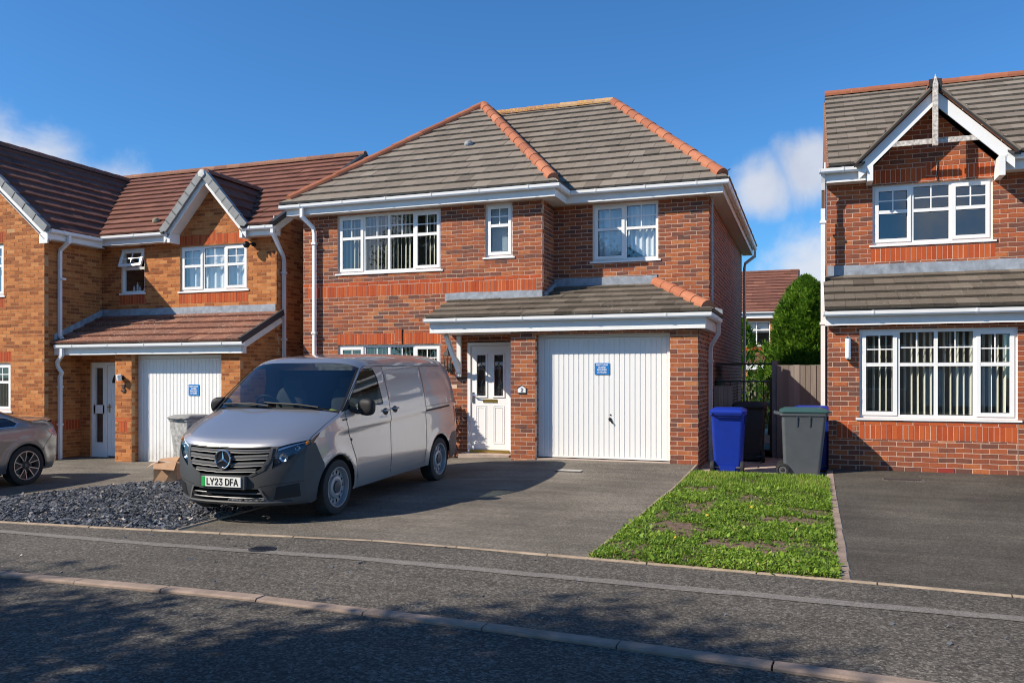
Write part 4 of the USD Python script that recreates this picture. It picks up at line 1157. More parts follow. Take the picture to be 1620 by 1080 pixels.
H.wall(sbox(YF + .012, GL, YF + .22, 1.87), (-13.13, 0, 0), Y_, X_, thick=.05)
H.wall(sbox(LW, GL - .1, -13.565, 2.2).difference(sbox(-14.86, GL - .2, -13.60, 1.735)), (0, 13.98, 0), X_, NY)
wing = Polygon([(-19.93, GL - .2), (LW, GL - .2), (LW, 4.42), (-17.53, 6.6), (-19.93, 4.42)]).difference(sbox(-17.95, 3.16, -16.29, 4.275)).difference(sbox(-18.2, .68, -16.09, 1.71))
H.wall(wing, (0, YW, 0), X_, NY, bands=[(sbox(-17.97, 4.3, -16.27, 4.525), 'soldier'), (sbox(-17.97, 2.9, -16.27, 3.125), 'soldier'), (sbox(-18.22, 1.73, -16.07, 1.955), 'soldier')])
H.wall(sbox(YW + .012, GL - .2, YU, 4.36), (LW, 0, 0), Y_, X_, bands=[(sbox(13.15, GL + .625, 13.98, GL + .85), 'soldier')])
side = Polygon([(YF + .012, GL - .2), (21.75, GL - .2), (21.75, 4.42), (17.95, 6.74), (YU + .012, 4.70), (YU + .012, 2.66), (YF + .012, 2.06)])
H.wall(side, (LR, 0, 0), Y_, X_, clip=sbox(13, -1, 16.6, 7))
H.wall(sbox(YW, GL - .2, 21.7, 4.4), (-19.93, 0, 0), Y_, -X_, bricks=False, ncore=m_buff_side)
H.wall(sbox(-19.93, GL - .2, LR, 4.4), (0, 21.75, 0), X_, Y_, bricks=False, ncore=m_buff_side)
H.box('upper_floor', -19.8, LR - .12, 15.4, 21.6, 2.1, 2.2, mat=m_dark)

# roofs
SE, SY, SL = 4.545, 14.25, .625
mz = lambda y: SE + SL * (y - SY)
RY, RZL = 17.95, mz(17.95)
kk = math.sqrt(1 + SL * SL)
v_ = np.array([0, 1, SL]) / kk
WE, WRX, WRZ = 4.485, -17.53, 6.73
yv = SY + (WRZ - SE) / SL
P3 = np.array([(-14.86, SY, SE), (-10.30, SY, SE), (-10.30, RY, RZL), (WRX - 2.6, RY, RZL), (WRX, yv, WRZ)])
q = P3 - P3[0]
pl = Polygon(np.c_[q @ X_, q @ v_])
yd = SY + (5.70 - SE) / SL
D3 = np.array([(-13.12, SY - .2, SE - .2 * SL), (-10.94, SY - .2, SE - .2 * SL), (-10.94, SY + .12, mz(SY + .12)), (-12.03, yd, 5.70), (-13.12, SY + .12, mz(SY + .12))]) - P3[0]
pl = pl.difference(Polygon(np.c_[D3 @ X_, D3 @ v_]))
H.tiles(pl, P3[0], X_, v_, m_tile_red, gauge=.33, width=.30)
face([(-14.85, 12.88, WE), (-14.85, SY, WE), (WRX, yv, WRZ), (WRX, 12.88, WRZ)], Y_, m_tile_red, H, gauge=.33)
face([(-20.21, 12.88, WE), (-20.21, 21.9, WE), (WRX, 21.9, WRZ), (WRX, 12.88, WRZ)], Y_, m_tile_red, H, gauge=.66, width=1.2)
face([(-20.2, 21.75, SE), (-10.30, 21.75, SE), (-10.30, RY, RZL), (-20.2, RY, RZL)], X_, m_tile_red, H, gauge=.66, width=1.2)
DZ, DF = 5.73, 4.50
face([(-10.93, 14.24, DF), (-10.93, 14.30, DF), (-12.03, SY + (DZ - SE) / SL, DZ), (-12.03, 14.24, DZ)], Y_, m_tile_red, H, gauge=.33)
face([(-13.13, 14.24, DF), (-13.13, 14.30, DF), (-12.03, SY + (DZ - SE) / SL, DZ), (-12.03, 14.24, DZ)], Y_, m_tile_red, H, gauge=.33)
H.ridge((-20.0, RY, RZL + .03), (-10.28, RY, RZL + .03), m_ridge_red, r=.11)
H.ridge((WRX, 12.9, WRZ + .03), (WRX, yv, WRZ + .03), m_tile_red, r=.11)
H.ridge((-12.03, 14.30, DZ + .02), (-12.03, SY + (DZ - SE) / SL, DZ + .02), m_tile_red, r=.10)
for a, b in (((-13.10, 14.2, 4.50), (-12.05, SY + (DZ - SE) / SL, DZ - .03)), ((-10.96, 14.2, 4.50), (-12.01, SY + (DZ - SE) / SL, DZ - .03)), ((-14.9, SY, SE - .01), (WRX, yv, WRZ - .03))):
    MB().bar(a, b, .16, .035).build(H.path, 'valley_lining', m_verge_dark)
MB().lathe([(.0, .08), (.05, .07), (.08, .03), (.09, 0)], (-13.75, 14.75, mz(14.75) + .03), (0, -.5, .85), 12).build(H.path, 'roof_vent', plain('mossy_vent', (.22, .2, .13), .9))


def verge(H, A, B, n, mat, w=.16, t=.05, name='verge_unit', face=NY):
    """Stepped dry verge units from A up to B along a barge."""
    A, B = np.array(A, float), np.array(B, float)
    d = (B - A) / n
    L = np.linalg.norm(d); dd = d / L
    up = np.cross(dd, face); up = up if up[2] > 0 else -up
    for i in range(n):
        a, b = A + d * i + up * .006, A + d * (i + 1.06)
        MB().bar(a, (b - up * .004), t * 2, w, up=up).build(H.path, name, mat)


def barge(H, foot, apex, y, width, mat=m_white, thick=.022, name='bargeboard'):
    (x0, z0), (x1, z1) = foot, apex
    d = np.array([x1 - x0, z1 - z0]); d /= np.linalg.norm(d)
    drop = width / abs(d[0])
    poly = Polygon([(x0, z0), (x1, z1), (x1, z1 - drop), (x0 + (0 if abs(d[1]) < .1 else 0), z0 - drop)])
    return MB().prism(poly, (0, y, 0), X_, Z_, NY, -thick, 0).build(H.path, name, mat)


# small gable: barges, soffits, verges and cap
for sx_ in (-1, 1):
    foot = (-12.03 + sx_ * 1.06, 4.47)
    barge(H, foot, (-12.03, 5.665), 14.262, .115)
    MB().bar((foot[0] - sx_ * .02, 14.42, 4.36), (-12.03, 14.42, 5.53), .012, .32, up=NY).build(H.path, 'soffit', m_soffit)
    verge(H, (-12.03 + sx_ * 1.07, 14.245, 4.52), (-12.03 + sx_ * .06, 14.245, 5.665), 6, m_verge)
MB().lathe([(.0, .035), (.085, .03), (.095, .0), (.095, -.06), (0, -.06)], (-12.03, 14.20, 5.69), NY, 6).build(H.path, 'ridge_cap', plain('pale_cap', (.55, .55, .53), .7))
# eaves each side of it
H.box('fascia', -14.90, -13.0, 14.335, 14.355, 4.335, 4.53, mat=m_gutter)
H.box('fascia', -11.06, -10.34, 14.335, 14.355, 4.335, 4.53, mat=m_gutter)
H.box('box_end', -13.0, -12.93, 14.262, YU, 4.30, 4.50, mat=m_gutter)
H.box('box_end', -11.13, -11.06, 14.262, YU, 4.30, 4.50, mat=m_gutter)
H.box('box_end', -10.36, -10.34, 14.355, YU, 4.335, 4.72, mat=m_soffit)
MB().box(-14.87, -13.0, 14.355, YU, 4.338, 4.35).box(-11.06, -10.36, 14.355, YU, 4.338, 4.35).box(LW, -14.87, YW, 14.4, 4.285, 4.297).build(H.path, 'soffit', m_soffit)
H.gutter([(-14.80, 14.333, 4.532), (-13.02, 14.333, 4.528)], left=False)
H.gutter([(-11.05, 14.333, 4.52), (-10.30, 14.333, 4.515)], left=False, brackets=.3)
H.box('fascia', -14.90, -14.88, 12.93, 14.335, 4.28, 4.475, mat=m_gutter)
H.gutter([(-14.878, 12.94, 4.482), (-14.878, 14.23, 4.485)], left=False, brackets=.6)
# wing gable
barge(H, (-14.86, 4.42), (WRX, 6.67), 12.905, .13)
barge(H, (-20.2, 4.42), (WRX, 6.67), 12.905, .13)
H.box('box_end', -15.10, -14.875, 12.91, 12.94, 4.19, 4.40, mat=m_white)
MB().bar((-14.95, 12.99, 4.27), (WRX, 12.99, 6.43), .012, .16, up=NY).build(H.path, 'soffit', m_soffit)
verge(H, (-14.84, 12.88, 4.47), (WRX + .05, 12.88, 6.70), 9, m_verge)
verge(H, (-20.2, 12.88, 4.47), (WRX - .05, 12.88, 6.70), 9, m_verge)
# gable end of the main roof, to the right
MB().bar((-10.29, SY - .03, SE - .01), (-10.29, RY, RZL + .01), .10, .10).bar((-10.29, 21.75, SE), (-10.29, RY, RZL + .01), .10, .10).build(H.path, 'verge', m_verge_dark)
MB().bar((-10.325, SY + .1, SE - .10), (-10.325, RY, RZL - .12), .02, .16).build(H.path, 'bargeboard', m_pinkwhite)
H.pipe([(-10.33, 14.28, 4.46), (-10.33, 14.28, 4.38), (-10.385, 14.72, 3.96), (-10.385, 14.76, 3.86), (-10.385, 14.76, GL)], clips=(3.6, 2.2, 1.0))
H.pipe([(-14.82, 13.4, 4.43), (-14.82, 13.4, 4.28), (-15.06, 13.4, 4.12), (-15.075, 13.4, 4.02), (-15.075, 13.4, 2.30), (-15.0, 13.4, 2.22)], clips=(3.5,))

# porch and garage roof
LS2, LE2, LZ2 = .475, 13.20, 2.115
l2 = lambda y: LZ2 + LS2 * (y - LE2)
k2 = math.sqrt(1 + LS2 ** 2); L2 = (YU - LE2) * k2
H.tiles(sbox(0, 0, -10.27 + 15.12, L2), (-15.12, LE2, LZ2), X_, np.array([0, 1, LS2]) / k2, m_tile_mossy, gauge=.325, width=.30)
MB().bar((-10.265, LE2 - .02, LZ2 + .0), (-10.265, YU - .02, l2(YU) - .01), .06, .12).build(H.path, 'verge', m_verge_dark)
MB().bar((-10.30, LE2 + .12, LZ2 - .09), (-10.30, YU - .02, l2(YU) - .17), .02, .12).build(H.path, 'bargeboard', m_pinkwhite)
H.box('fascia', -15.12, -10.33, 13.295, 13.315, 1.875, 2.085, mat=m_gutter)
H.box('box_end', -10.33, -10.305, 13.297, 13.42, 1.875, 2.10, mat=m_pinkwhite)
MB().box(-15.12, -13.565, 13.315, 13.98, 1.88, 1.895).box(-13.565, -10.33, 13.315, YF, 1.88, 1.895).build(H.path, 'soffit', m_soffit)
H.gutter([(-15.0, 13.293, 2.085), (-10.25, 13.293, 2.095)], left=False, brackets=.95)
H.pipe([(-14.84, 13.24, 2.01), (-14.84, 13.24, 1.87), (-15.04, 13.30, 1.72), (-15.05, 13.33, 1.62), (-15.0, 13.38, 1.5), (-15.07, 13.4, 1.42), (-15.07, 13.4, GL)], clips=(1.2, .4))
fl = MB()
edge_(LW + .01, LR - .02, YU, l2(YU) + .03, .135)
H.part('flashing', fl, m_lead)
MB().prism(Polygon([(LE2 + .1, LZ2 + .07), (YU, l2(YU) + .03), (YU, l2(YU) + .17), (LE2 + .1, LZ2 + .21)]), (LW, 0, 0), Y_, Z_, X_, .002, .012).build(H.path, 'flashing', m_lead)
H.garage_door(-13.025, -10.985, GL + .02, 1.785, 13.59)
H.box('threshold', -13.13, -10.88, 13.42, 13.7, GL - .06, GL + .012, mat=m_slab)
# door with its side light
x0, x1, y, z0, z1 = -14.855, -13.60, 14.02, GL + .02, 1.73
f = MB().box(x0, x0 + .06, y, y + .07, z0, z1).box(x1 - .06, x1, y, y + .07, z0, z1).box(x0 + .06, x1 - .06, y, y + .07, z1 - .06, z1)
f.box(x0 + .36, x0 + .43, y, y + .07, z0, z1 - .06).box(x0 + .06, x0 + .36, y + .003, y + .06, z0, z0 + .32).box(x0 + .06, x0 + .36, y + .003, y + .06, z0 + .95, z0 + 1.14)
f.box(x0 + .06, x0 + .10, y + .003, y + .06, z0 + .32, z1 - .06).box(x0 + .32, x0 + .36, y + .003, y + .06, z0 + .32, z1 - .06).box(x0 + .1, x0 + .32, y + .003, y + .06, z1 - .12, z1 - .06)
df = f.build(H.path, 'door_frame', m_white)
for b, t_ in ((z0 + .32, z0 + .95), (z0 + 1.14, z1 - .12)):
    MB().add([(x0 + .1, y + .03, b), (x0 + .32, y + .03, b), (x0 + .32, y + .03, t_), (x0 + .1, y + .03, t_)], [[0, 1, 2, 3]]).build(df, 'pane', m_glass)
MB().add([(x0, y + .09, z0), (x1, y + .09, z0), (x1, y + .09, z1), (x0, y + .09, z1)], [[0, 1, 2, 3]]).build(df, 'backing', m_dark)
a, b = x0 + .435, x1 - .065
lf = MB().box(a, b, y + .02, y + .06, z0 + .03, z1 - .065)
for p, r_, s, w_ in ((a + .10, a + .36, z0 + .2, z0 + .85), (b - .36, b - .10, z0 + .2, z0 + .85), (a + .10, a + .36, z0 + 1.05, z0 + 1.55), (b - .36, b - .10, z0 + 1.05, z0 + 1.55)):
    lf.prism(sbox(p, s, r_, w_).difference(sbox(p + .02, s + .02, r_ - .02, w_ - .02)), (0, y + .02, 0), X_, Z_, NY, .0005, .007)
dr = lf.build(H.path, 'front_door', m_white_door)
c_ = (a + b) / 2
fan = Polygon([(c_, z0 + 1.62)] + [(c_ + .25 * math.cos(w), z0 + 1.62 + .25 * math.sin(w)) for w in np.linspace(0, math.pi, 13)])
MB().prism(fan, (0, y + .02, 0), X_, Z_, NY, .001, .004).build(dr, 'fanlight', m_black)
MB().box(a + .04, a + .075, y + .004, y + .02, z0 + .98, z0 + 1.16).tube([(a + .057, y + .01, z0 + 1.1), (a + .057, y - .04, z0 + 1.1), (a + .16, y - .04, z0 + 1.1)], .009, 6).box(c_ - .05, c_ + .02, y + .006, y + .02, z0 + .93, z0 + 1.01).build(dr, 'handle', m_brass)
H.box('door_step', x0, x1, 13.8, 14.05, GL - .08, GL + .015, mat=m_slab)
# windows
w = H.window(-12.93, -11.17, 3.27, 4.245, YU + .045, [(1, 'tall'), (1, None), (1, 'tall')], transom=.44, fill=('net', None), seed=11)
H.window(-17.95, -16.29, 3.16, 4.275, YW + .045, [(1, 'tall'), (1, None), (1, 'tall')], transom=.42, fill=('net', None), seed=12)
H.window(-18.2, -16.09, .68, 1.71, YW + .045, [(1, 'tall'), (1, None), (1, None), (1, 'tall')], transom=.40, fill=('vertical', -45, .088, .05), seed=13)
# bathroom window with its top sash pushed open
x0, x1, z0, z1, y = -14.58, -13.91, 3.285, 4.285, YU + .045
zt = 3.84
f = MB().box(x0, x1, y, y + .07, z0, z0 + .05).box(x0, x1, y, y + .07, z1 - .05, z1).box(x0, x0 + .05, y, y + .07, z0 + .05, z1 - .05).box(x1 - .05, x1, y, y + .07, z0 + .05, z1 - .05).box(x0 + .05, x1 - .05, y, y + .07, zt - .03, zt + .03)
w = f.build(H.path, 'window', m_white)
pn = lambda a, b, c, d, yy, par: MB().add([(a, yy, c), (b, yy, c), (b, yy, d), (a, yy, d)], [[0, 1, 2, 3]]).build(par, 'pane', m_glass)
pn(x0 + .05, x1 - .05, z0 + .05, zt - .03, y + .03, w)
tl = math.radians(20)
hx = np.array([0, y - .005, z1 - .045])
vd, nd = np.array([0, -math.sin(tl), -math.cos(tl)]), np.array([0, -math.cos(tl), math.sin(tl)])
hl = z1 - zt - .055
sm = MB().prism(sbox(x0 + .02, 0, x1 - .02, hl).difference(sbox(x0 + .075, .055, x1 - .075, hl - .055)), hx, X_, vd, nd, -.03, .02)
xm = (x0 + x1) / 2
sm.prism(sbox(xm - .01, .055, xm + .01, hl - .055).union(sbox(x0 + .075, hl / 2 - .01, x1 - .075, hl / 2 + .01)), hx, X_, vd, nd, 0, .01)
sm.build(w, 'sash', m_white)
q = lambda s, t_: hx + X_ * s + vd * t_
MB().add([q(x0 + .075, .055), q(x1 - .075, .055), q(x1 - .075, hl - .055), q(x0 + .075, hl - .055)], [[0, 1, 2, 3]]).build(w, 'pane', m_glass)
rm = MB(); V = [(x0 + .01, y + .072, z0), (x1 - .01, y + .072, z0), (x1 - .01, y + .072, z1), (x0 + .01, y + .072, z1), (x0 - .3, y + 1, z0 - .5), (x1 + .3, y + 1, z0 - .5), (x1 + .3, y + 1, z1), (x0 - .3, y + 1, z1)]
rm.add(V, [[0, 1, 5, 4], [1, 2, 6, 5], [2, 3, 7, 6], [3, 0, 4, 7], [4, 5, 6, 7]]).build(w, 'room', m_dark)
MB().box(x0 - .04, x1 + .04, y - .06, y + .02, z0 - .034, z0 - .001).build(w, 'window_sill', m_white)
bt = MB()
for i, (dx, h) in enumerate(((.2, .13), (.30, .2), (.37, .11), (.5, .08))):
    bt.lathe([(0, 0), (.022, 0), (.022, h * .7), (.01, h * .8), (.01, h), (0, h)], (x0 + dx, y + .14, z0 + .06), Z_, 8)
bt.box(x0 + .05, x1 - .05, y + .075, y + .2, z0 + .04, z0 + .055)
bt.build(w, 'toiletries', m_net)
H.finish()

t = thing('security_camera', 'black dome camera on the buff brick wall beside the upper window under the eaves', 'camera', (-10.98, 14.55, 4.17))
MB().lathe([(0, .0), (.045, .0), (.045, .05), (0, .05)], (-10.98, 14.56, 4.19), NY, 12).tube([(-10.98, 14.53, 4.19), (-10.98, 14.44, 4.19), (-11.03, 14.40, 4.18)], .018, 8).build(t, 'bracket', m_black)
MB().mesh(trimesh.creation.icosphere(2, .07).apply_translation((-11.05, 14.39, 4.17))).build(t, 'dome', m_black, smooth=True)
t = thing('wall_lamp', 'small white tube downlight on the buff brick pier above the number 3', 'lamp', (-13.36, 13.39, 1.38))
MB().lathe([(0, 0), (.05, 0), (.05, .03), (0, .03)], (-13.36, 13.395, 1.40), NY, 14).build(t, 'wall_plate', m_black)
MB().lathe([(0, -.06), (.05, -.06), (.05, .06), (0, .06)], (-13.36, 13.30, 1.40), (0, -.2, 1), 14).build(t, 'lamp_shade', m_white)
t = thing('house_number', 'dark metal figure 3 on the buff brick pier beside the white garage door', 'number', (-13.34, 13.39, 1.12))
lettering(t, 'number', '3', .15, -13.34, 13.392, 1.10, plain('bronze_number', (.05, .04, .035), .5), depth=.012)
door_sign(-11.84, -11.58, 1.04, 1.26, 13.59, 'blue garage sign with white lettering on the door of the buff brick house')

# ================================================================== the right house
H = House('brick_house', 'red brick house at the right with white gable, wooden finial and grey tiled porch roof', (2, 13.7, 0), dict(brick=m_red2, bright=m_orange, mortar=m_mortar))
QX, Q1, Q2, QE = .285, 13.70, 14.80, 7.0
lw = sbox(QX, -.15, QE, 2.25).difference(sbox(.722, .80, 2.835, 2.145))
H.wall(lw, (0, Q1, 0), X_, NY, bands=[(sbox(.725, .475, 2.832, .70), 'soldier'), (sbox(.725, .70, 2.832, .775), 'stretcher'), (sbox(.40, .475, .626, .70), 'soldier'), (sbox(.40, .70, .626, .775), 'stretcher')], clip=sbox(0, -1, 3.6, 5))
MB().box(.7195, .7235, Q1 - .002, Q1 + .01, .0, .80).box(2.8335, 2.8375, Q1 - .002, Q1 + .01, .0, .80).build(H.path, 'movement_joint', m_mortar)
uw = sbox(QX, 2.6, QE, 4.64).union(Polygon([(.74, 4.6), (1.85, 5.74), (2.96, 4.6)])).difference(sbox(.98, 3.58, 2.72, 4.55))
H.wall(uw, (0, Q2, 0), X_, NY, bands=[(sbox(.95, 4.575, 1.77, 4.80), 'soldier'), (sbox(1.93, 4.575, 2.75, 4.80), 'soldier'), (sbox(1.77, 4.65, 1.93, 4.875), 'soldier'), (sbox(1.77, 4.575, 1.93, 4.65), 'stretcher'), (sbox(.95, 3.30, 2.75, 3.525), 'soldier')], clip=sbox(0, -1, 3.9, 7))
MB().box(1.928, 1.94, Q2 - .018, Q2 + .02, 4.575, 4.875).build(H.path, 'keystone_joint', m_gasket)
sd = Polygon([(Q1 + .012, -.2), (21.8, -.2), (21.8, 4.7), (18.05, 7.0), (Q2 + .012, 4.95), (Q2 + .012, 3.0), (Q1 + .012, 2.42)])
H.wall(sd, (QX, 0, 0), Y_, -X_, bricks=False, ncore=m_red_side)
H.wall(sd, (QE, 0, 0), Y_, X_, bricks=False, ncore=m_red_side)
H.wall(sbox(QX, -.2, QE, 4.7), (0, 21.8, 0), X_, Y_, bricks=False, ncore=m_red_side)
H.box('upper_floor', QX + .1, QE - .1, 15.8, 21.7, 2.5, 2.6, mat=m_dark)
MB().box(1.80, 2.015, Q1 - .006, Q1 + .01, .005, .07).build(H.path, 'air_brick', plain('air_brick', (.26, .03, .018), .8))
SE3, SY3, SL3, RY3 = 4.855, 14.46, .630, 18.05
k3 = math.sqrt(1 + SL3 ** 2)
v3 = np.array([0, 1, SL3]) / k3
m3 = lambda y: SE3 + SL3 * (y - SY3)
GX, GZ = 1.85, 5.985
yg3 = SY3 + (GZ - SE3) / SL3
pl = sbox(0, 0, 7.2 - .30, (RY3 - SY3) * k3).difference(Polygon([(GX - 1.12 - .30, -.2), (GX + 1.12 - .30, -.2), (GX + 1.12 - .30, .06), (GX - .30, (yg3 - SY3) * k3), (GX - 1.12 - .30, .06)]))
H.tiles(pl, (.30, SY3, SE3), X_, v3, m_tile, gauge=.33, width=.33)
face([(.30, 21.8, SE3), (7.2, 21.8, SE3), (7.2, RY3, m3(RY3)), (.30, RY3, m3(RY3))], X_, m_tile, H, gauge=.66, width=1.2)
H.ridge((.30, RY3, m3(RY3) + .03), (7.2, RY3, m3(RY3) + .03), m_hip, r=.11)
for sx_ in (-1, 1):
    ft = GX + sx_ * 1.15
    face([(ft, 14.37, 4.845), (ft, 14.42, 4.845), (GX, yg3, GZ), (GX, 14.37, GZ)], Y_, m_tile, H, gauge=.33)
    barge(H, (GX + sx_ * 1.10, 4.83), (GX, 5.92), 14.442, .166, thick=.025)
    MB().bar((GX + sx_ * 1.12, 14.415, 4.845), (GX, 14.415, 5.955), .028, .05, up=NY).build(H.path, 'undercloak', m_hip)
    MB().bar((GX + sx_ * 1.10, 14.62, 4.74), (GX, 14.62, 5.83), .012, .33, up=NY).build(H.path, 'soffit', m_soffit)
    MB().bar((GX + sx_ * 1.12, 14.36, 4.80), (GX, yg3, GZ - .04), .12, .03).build(H.path, 'valley_lining', m_verge_dark)
for i in range(4):
    s = .10 + .26 * i
    c = np.array([GX + 1.02 * (s + .04), 14.40, GZ - .99 * 1.02 * (s + .04) + .0])
    MB().bar(c + (-.03, 0, -.035), c + (.035, 0, .04), .012, .012, up=NY).build(H.path, 'verge_clip', plain('pale_clip', (.5, .48, .42), .6) if i == 0 else UsdShade.Material.Get(stage, '/World/Looks/pale_clip'))
H.ridge((GX, 14.36, GZ + .02), (GX, yg3, GZ + .02), m_hip, r=.10)
MB().box(GX - .09, GX + .09, 14.352, 14.365, GZ - .05, GZ + .07).build(H.path, 'ridge_end', m_verge_dark)
fp = MB().box(GX - .036, GX + .036, 14.33, 14.405, 5.02, 5.98)
fp.add([(GX - .036, 14.33, 5.98), (GX + .036, 14.33, 5.98), (GX + .036, 14.405, 5.98), (GX - .036, 14.405, 5.98), (GX, 14.37, 6.14)], [[0, 1, 4, 4], [1, 2, 4, 4], [2, 3, 4, 4], [3, 0, 4, 4]])
fp.build(H.path, 'finial', m_oldwood)
MB().box(1.22, GX - .037, 14.445, 14.475, 5.075, 5.155).box(GX + .037, 2.48, 14.445, 14.475, 5.075, 5.155).build(H.path, 'tie_beam', m_oldwood)
# eaves
H.box('fascia', .235, .90, 14.55, 14.57, 4.60, 4.81, mat=m_gutter)
H.box('fascia', 2.80, 7.2, 14.55, 14.57, 4.60, 4.81, mat=m_gutter)
H.box('box_end', .88, .965, 14.43, Q2, 4.56, 4.80, mat=m_gutter)
H.box('box_end', 2.735, 2.82, 14.43, Q2, 4.50, 4.80, mat=m_gutter)
H.box('box_end', .235, .255, 14.57, Q2, 4.60, 4.95, mat=m_gutter)
MB().box(.255, .88, 14.57, Q2, 4.605, 4.617).box(2.82, 7.2, 14.57, Q2, 4.605, 4.617).build(H.path, 'soffit', m_soffit)
H.gutter([(.17, 14.548, 4.817), (.87, 14.548, 4.817)], left=False, brackets=.5)
H.gutter([(2.84, 14.548, 4.817), (7.2, 14.548, 4.817)], left=False)
H.pipe([(.215, 14.52, 4.76), (.215, 14.57, 4.62), (.215, 14.6, 4.5)])
MB().tube([(.215, 14.6, 4.50), (.215, 14.6, 4.19)], .030, 4, square=True).build(H.path, 'pipe_joint', plain('brown_pipe', (.10, .07, .05), .6))
H.pipe([(.215, 14.6, 4.19), (.215, 14.6, 0)], r=.046, clips=(3.97, 2.3))
MB().tube([(.262, 14.62, 4.66), (.262, 14.62, 4.0)], .012, 4).build(H.path, 'cable_pipe', m_white)
H.box('upstand', .225, .255, 14.58, 14.66, 3.98, 4.02, mat=m_white)
# roof along the front
LS4, LE4, LZ4 = .488, 13.51, 2.45
l4 = lambda y: LZ4 + LS4 * (y - LE4)
k4 = math.sqrt(1 + LS4 ** 2)
H.tiles(sbox(0, 0, 6.9, (Q2 - LE4) * k4), (.225, LE4, LZ4), X_, np.array([0, 1, LS4]) / k4, m_tile_brown, gauge=.315, width=.30)
H.box('fascia', .24, 7.1, 13.585, 13.605, 2.205, 2.42, mat=m_gutter)
MB().box(.26, 7.1, 13.605, Q1, 2.21, 2.225).build(H.path, 'soffit', m_soffit)
MB().prism(Polygon([(13.605, 2.205), (Q1, 2.205), (Q2, 2.95), (Q2, l4(Q2) - .02), (13.605, l4(13.605) - .02)]), (.255, 0, 0), Y_, Z_, -X_, 0, .02).build(H.path, 'box_end', m_gutter)
H.gutter([(.215, 13.583, 2.415), (7.1, 13.583, 2.415)], left=False, brackets=1.15)
fl = MB()
edge_(QX, 7.0, Q2, l4(Q2) + .03, .155)
H.part('flashing', fl, m_lead)
# windows
H.window(.722, 2.835, .80, 2.145, Q1 + .045, [(1, 'tall'), (1, None), (1, None), (1, 'tall')], transom=.40, fill=('vertical', -74, .088, .0), seed=21, depth=.9)
H.window(.98, 2.72, 3.58, 4.55, Q2 + .045, [(1, 'tall'), (1, None), (1, 'tall')], transom=.45, fill=None, seed=22)
H.finish()
t = thing('wall_light', 'white frosted tube light on the red bricks left of the large ground floor window', 'lamp', (.56, 13.69, 1.85))
MB().lathe([(0, -.15), (.036, -.15), (.04, -.14), (.04, .14), (.036, .15), (0, .15)], (.56, 13.635, 1.86), Z_, 16).build(t, 'diffuser', plain('frosted_white', (.82, .83, .84), .5), smooth=35)
MB().lathe([(0, -.17), (.042, -.17), (.042, -.15), (0, -.15)], (.56, 13.635, 1.86), Z_, 16).lathe([(0, .15), (.042, .15), (.042, .17), (0, .17)], (.56, 13.635, 1.86), Z_, 16).box(.53, .59, 13.66, 13.698, 1.70, 2.02).build(t, 'end_caps', m_chrome)

# ================================================================== behind the houses
H = House('brick_house', 'orange brick house with plain red tiled roof seen between the two red houses', (-4, 42, 0), dict(brick=m_buff, bright=m_orange, mortar=m_mortar2))
B1 = 42.0
ob = far_brick('orange_brick_far', 'x', (.42, .16, .06), (.52, .22, .085), (.50, .33, .2))
H.wall(sbox(-10, -.3, -.62, 4.4).difference(sbox(-3.05, 2.88, -1.78, 4.08)), (0, B1, 0), X_, NY, bricks=False, ncore=ob)
H.wall(Polygon([(B1, -.3), (49, -.3), (49, 4.4), (45.5, 6.6), (B1, 4.4)]), (-.62, 0, 0), Y_, X_, bricks=False, ncore=m_buff_side)
H.wall(Polygon([(B1, -.3), (49, -.3), (49, 4.4), (45.5, 6.6), (B1, 4.4)]), (-10, 0, 0), Y_, -X_, bricks=False, ncore=m_buff_side)
H.wall(sbox(-10, -.3, -.62, 4.4), (0, 49, 0), X_, Y_, bricks=False, ncore=ob)
MB().box(-3.1, -1.7, B1 - .012, B1 - .002, 2.58, 2.84).build(H.path, 'soldier_course', m_orange)
face([(-10.2, 41.75, 4.52), (-.50, 41.75, 4.52), (-.50, 45.5, 6.86), (-10.2, 45.5, 6.86)], X_, m_tile_red, H, gauge=.34, width=.6)
face([(-10.2, 49.25, 4.52), (-.50, 49.25, 4.52), (-.50, 45.5, 6.86), (-10.2, 45.5, 6.86)], X_, m_tile_red, H, gauge=.7, width=1.2)
MB().bar((-.49, 41.72, 4.50), (-.49, 45.5, 6.86), .08, .14).build(H.path, 'verge', m_verge_dark)
H.ridge((-10.2, 45.5, 6.88), (-.5, 45.5, 6.88), m_tile_red, r=.12)
H.box('fascia', -10.1, -.6, 41.80, 41.83, 4.22, 4.42, mat=m_white)
H.gutter([(-10.15, 41.79, 4.52), (-.55, 41.79, 4.52)], left=False, brackets=2)
H.window(-3.05, -1.78, 2.88, 4.08, B1 + .05, [(1, None), (1, None)], transom=.35, bars=False, fill=('roller', .45), seed=31)
face([(-3.6, 40.2, 1.95), (-1.2, 40.2, 1.95), (-1.2, B1, 2.5), (-3.6, B1, 2.5)], X_, m_tile_red, H, gauge=.34, width=.6)
H.box('porch_fascia', -3.6, -1.2, 40.15, 40.2, 1.72, 1.95, mat=m_white)
H.finish(60)

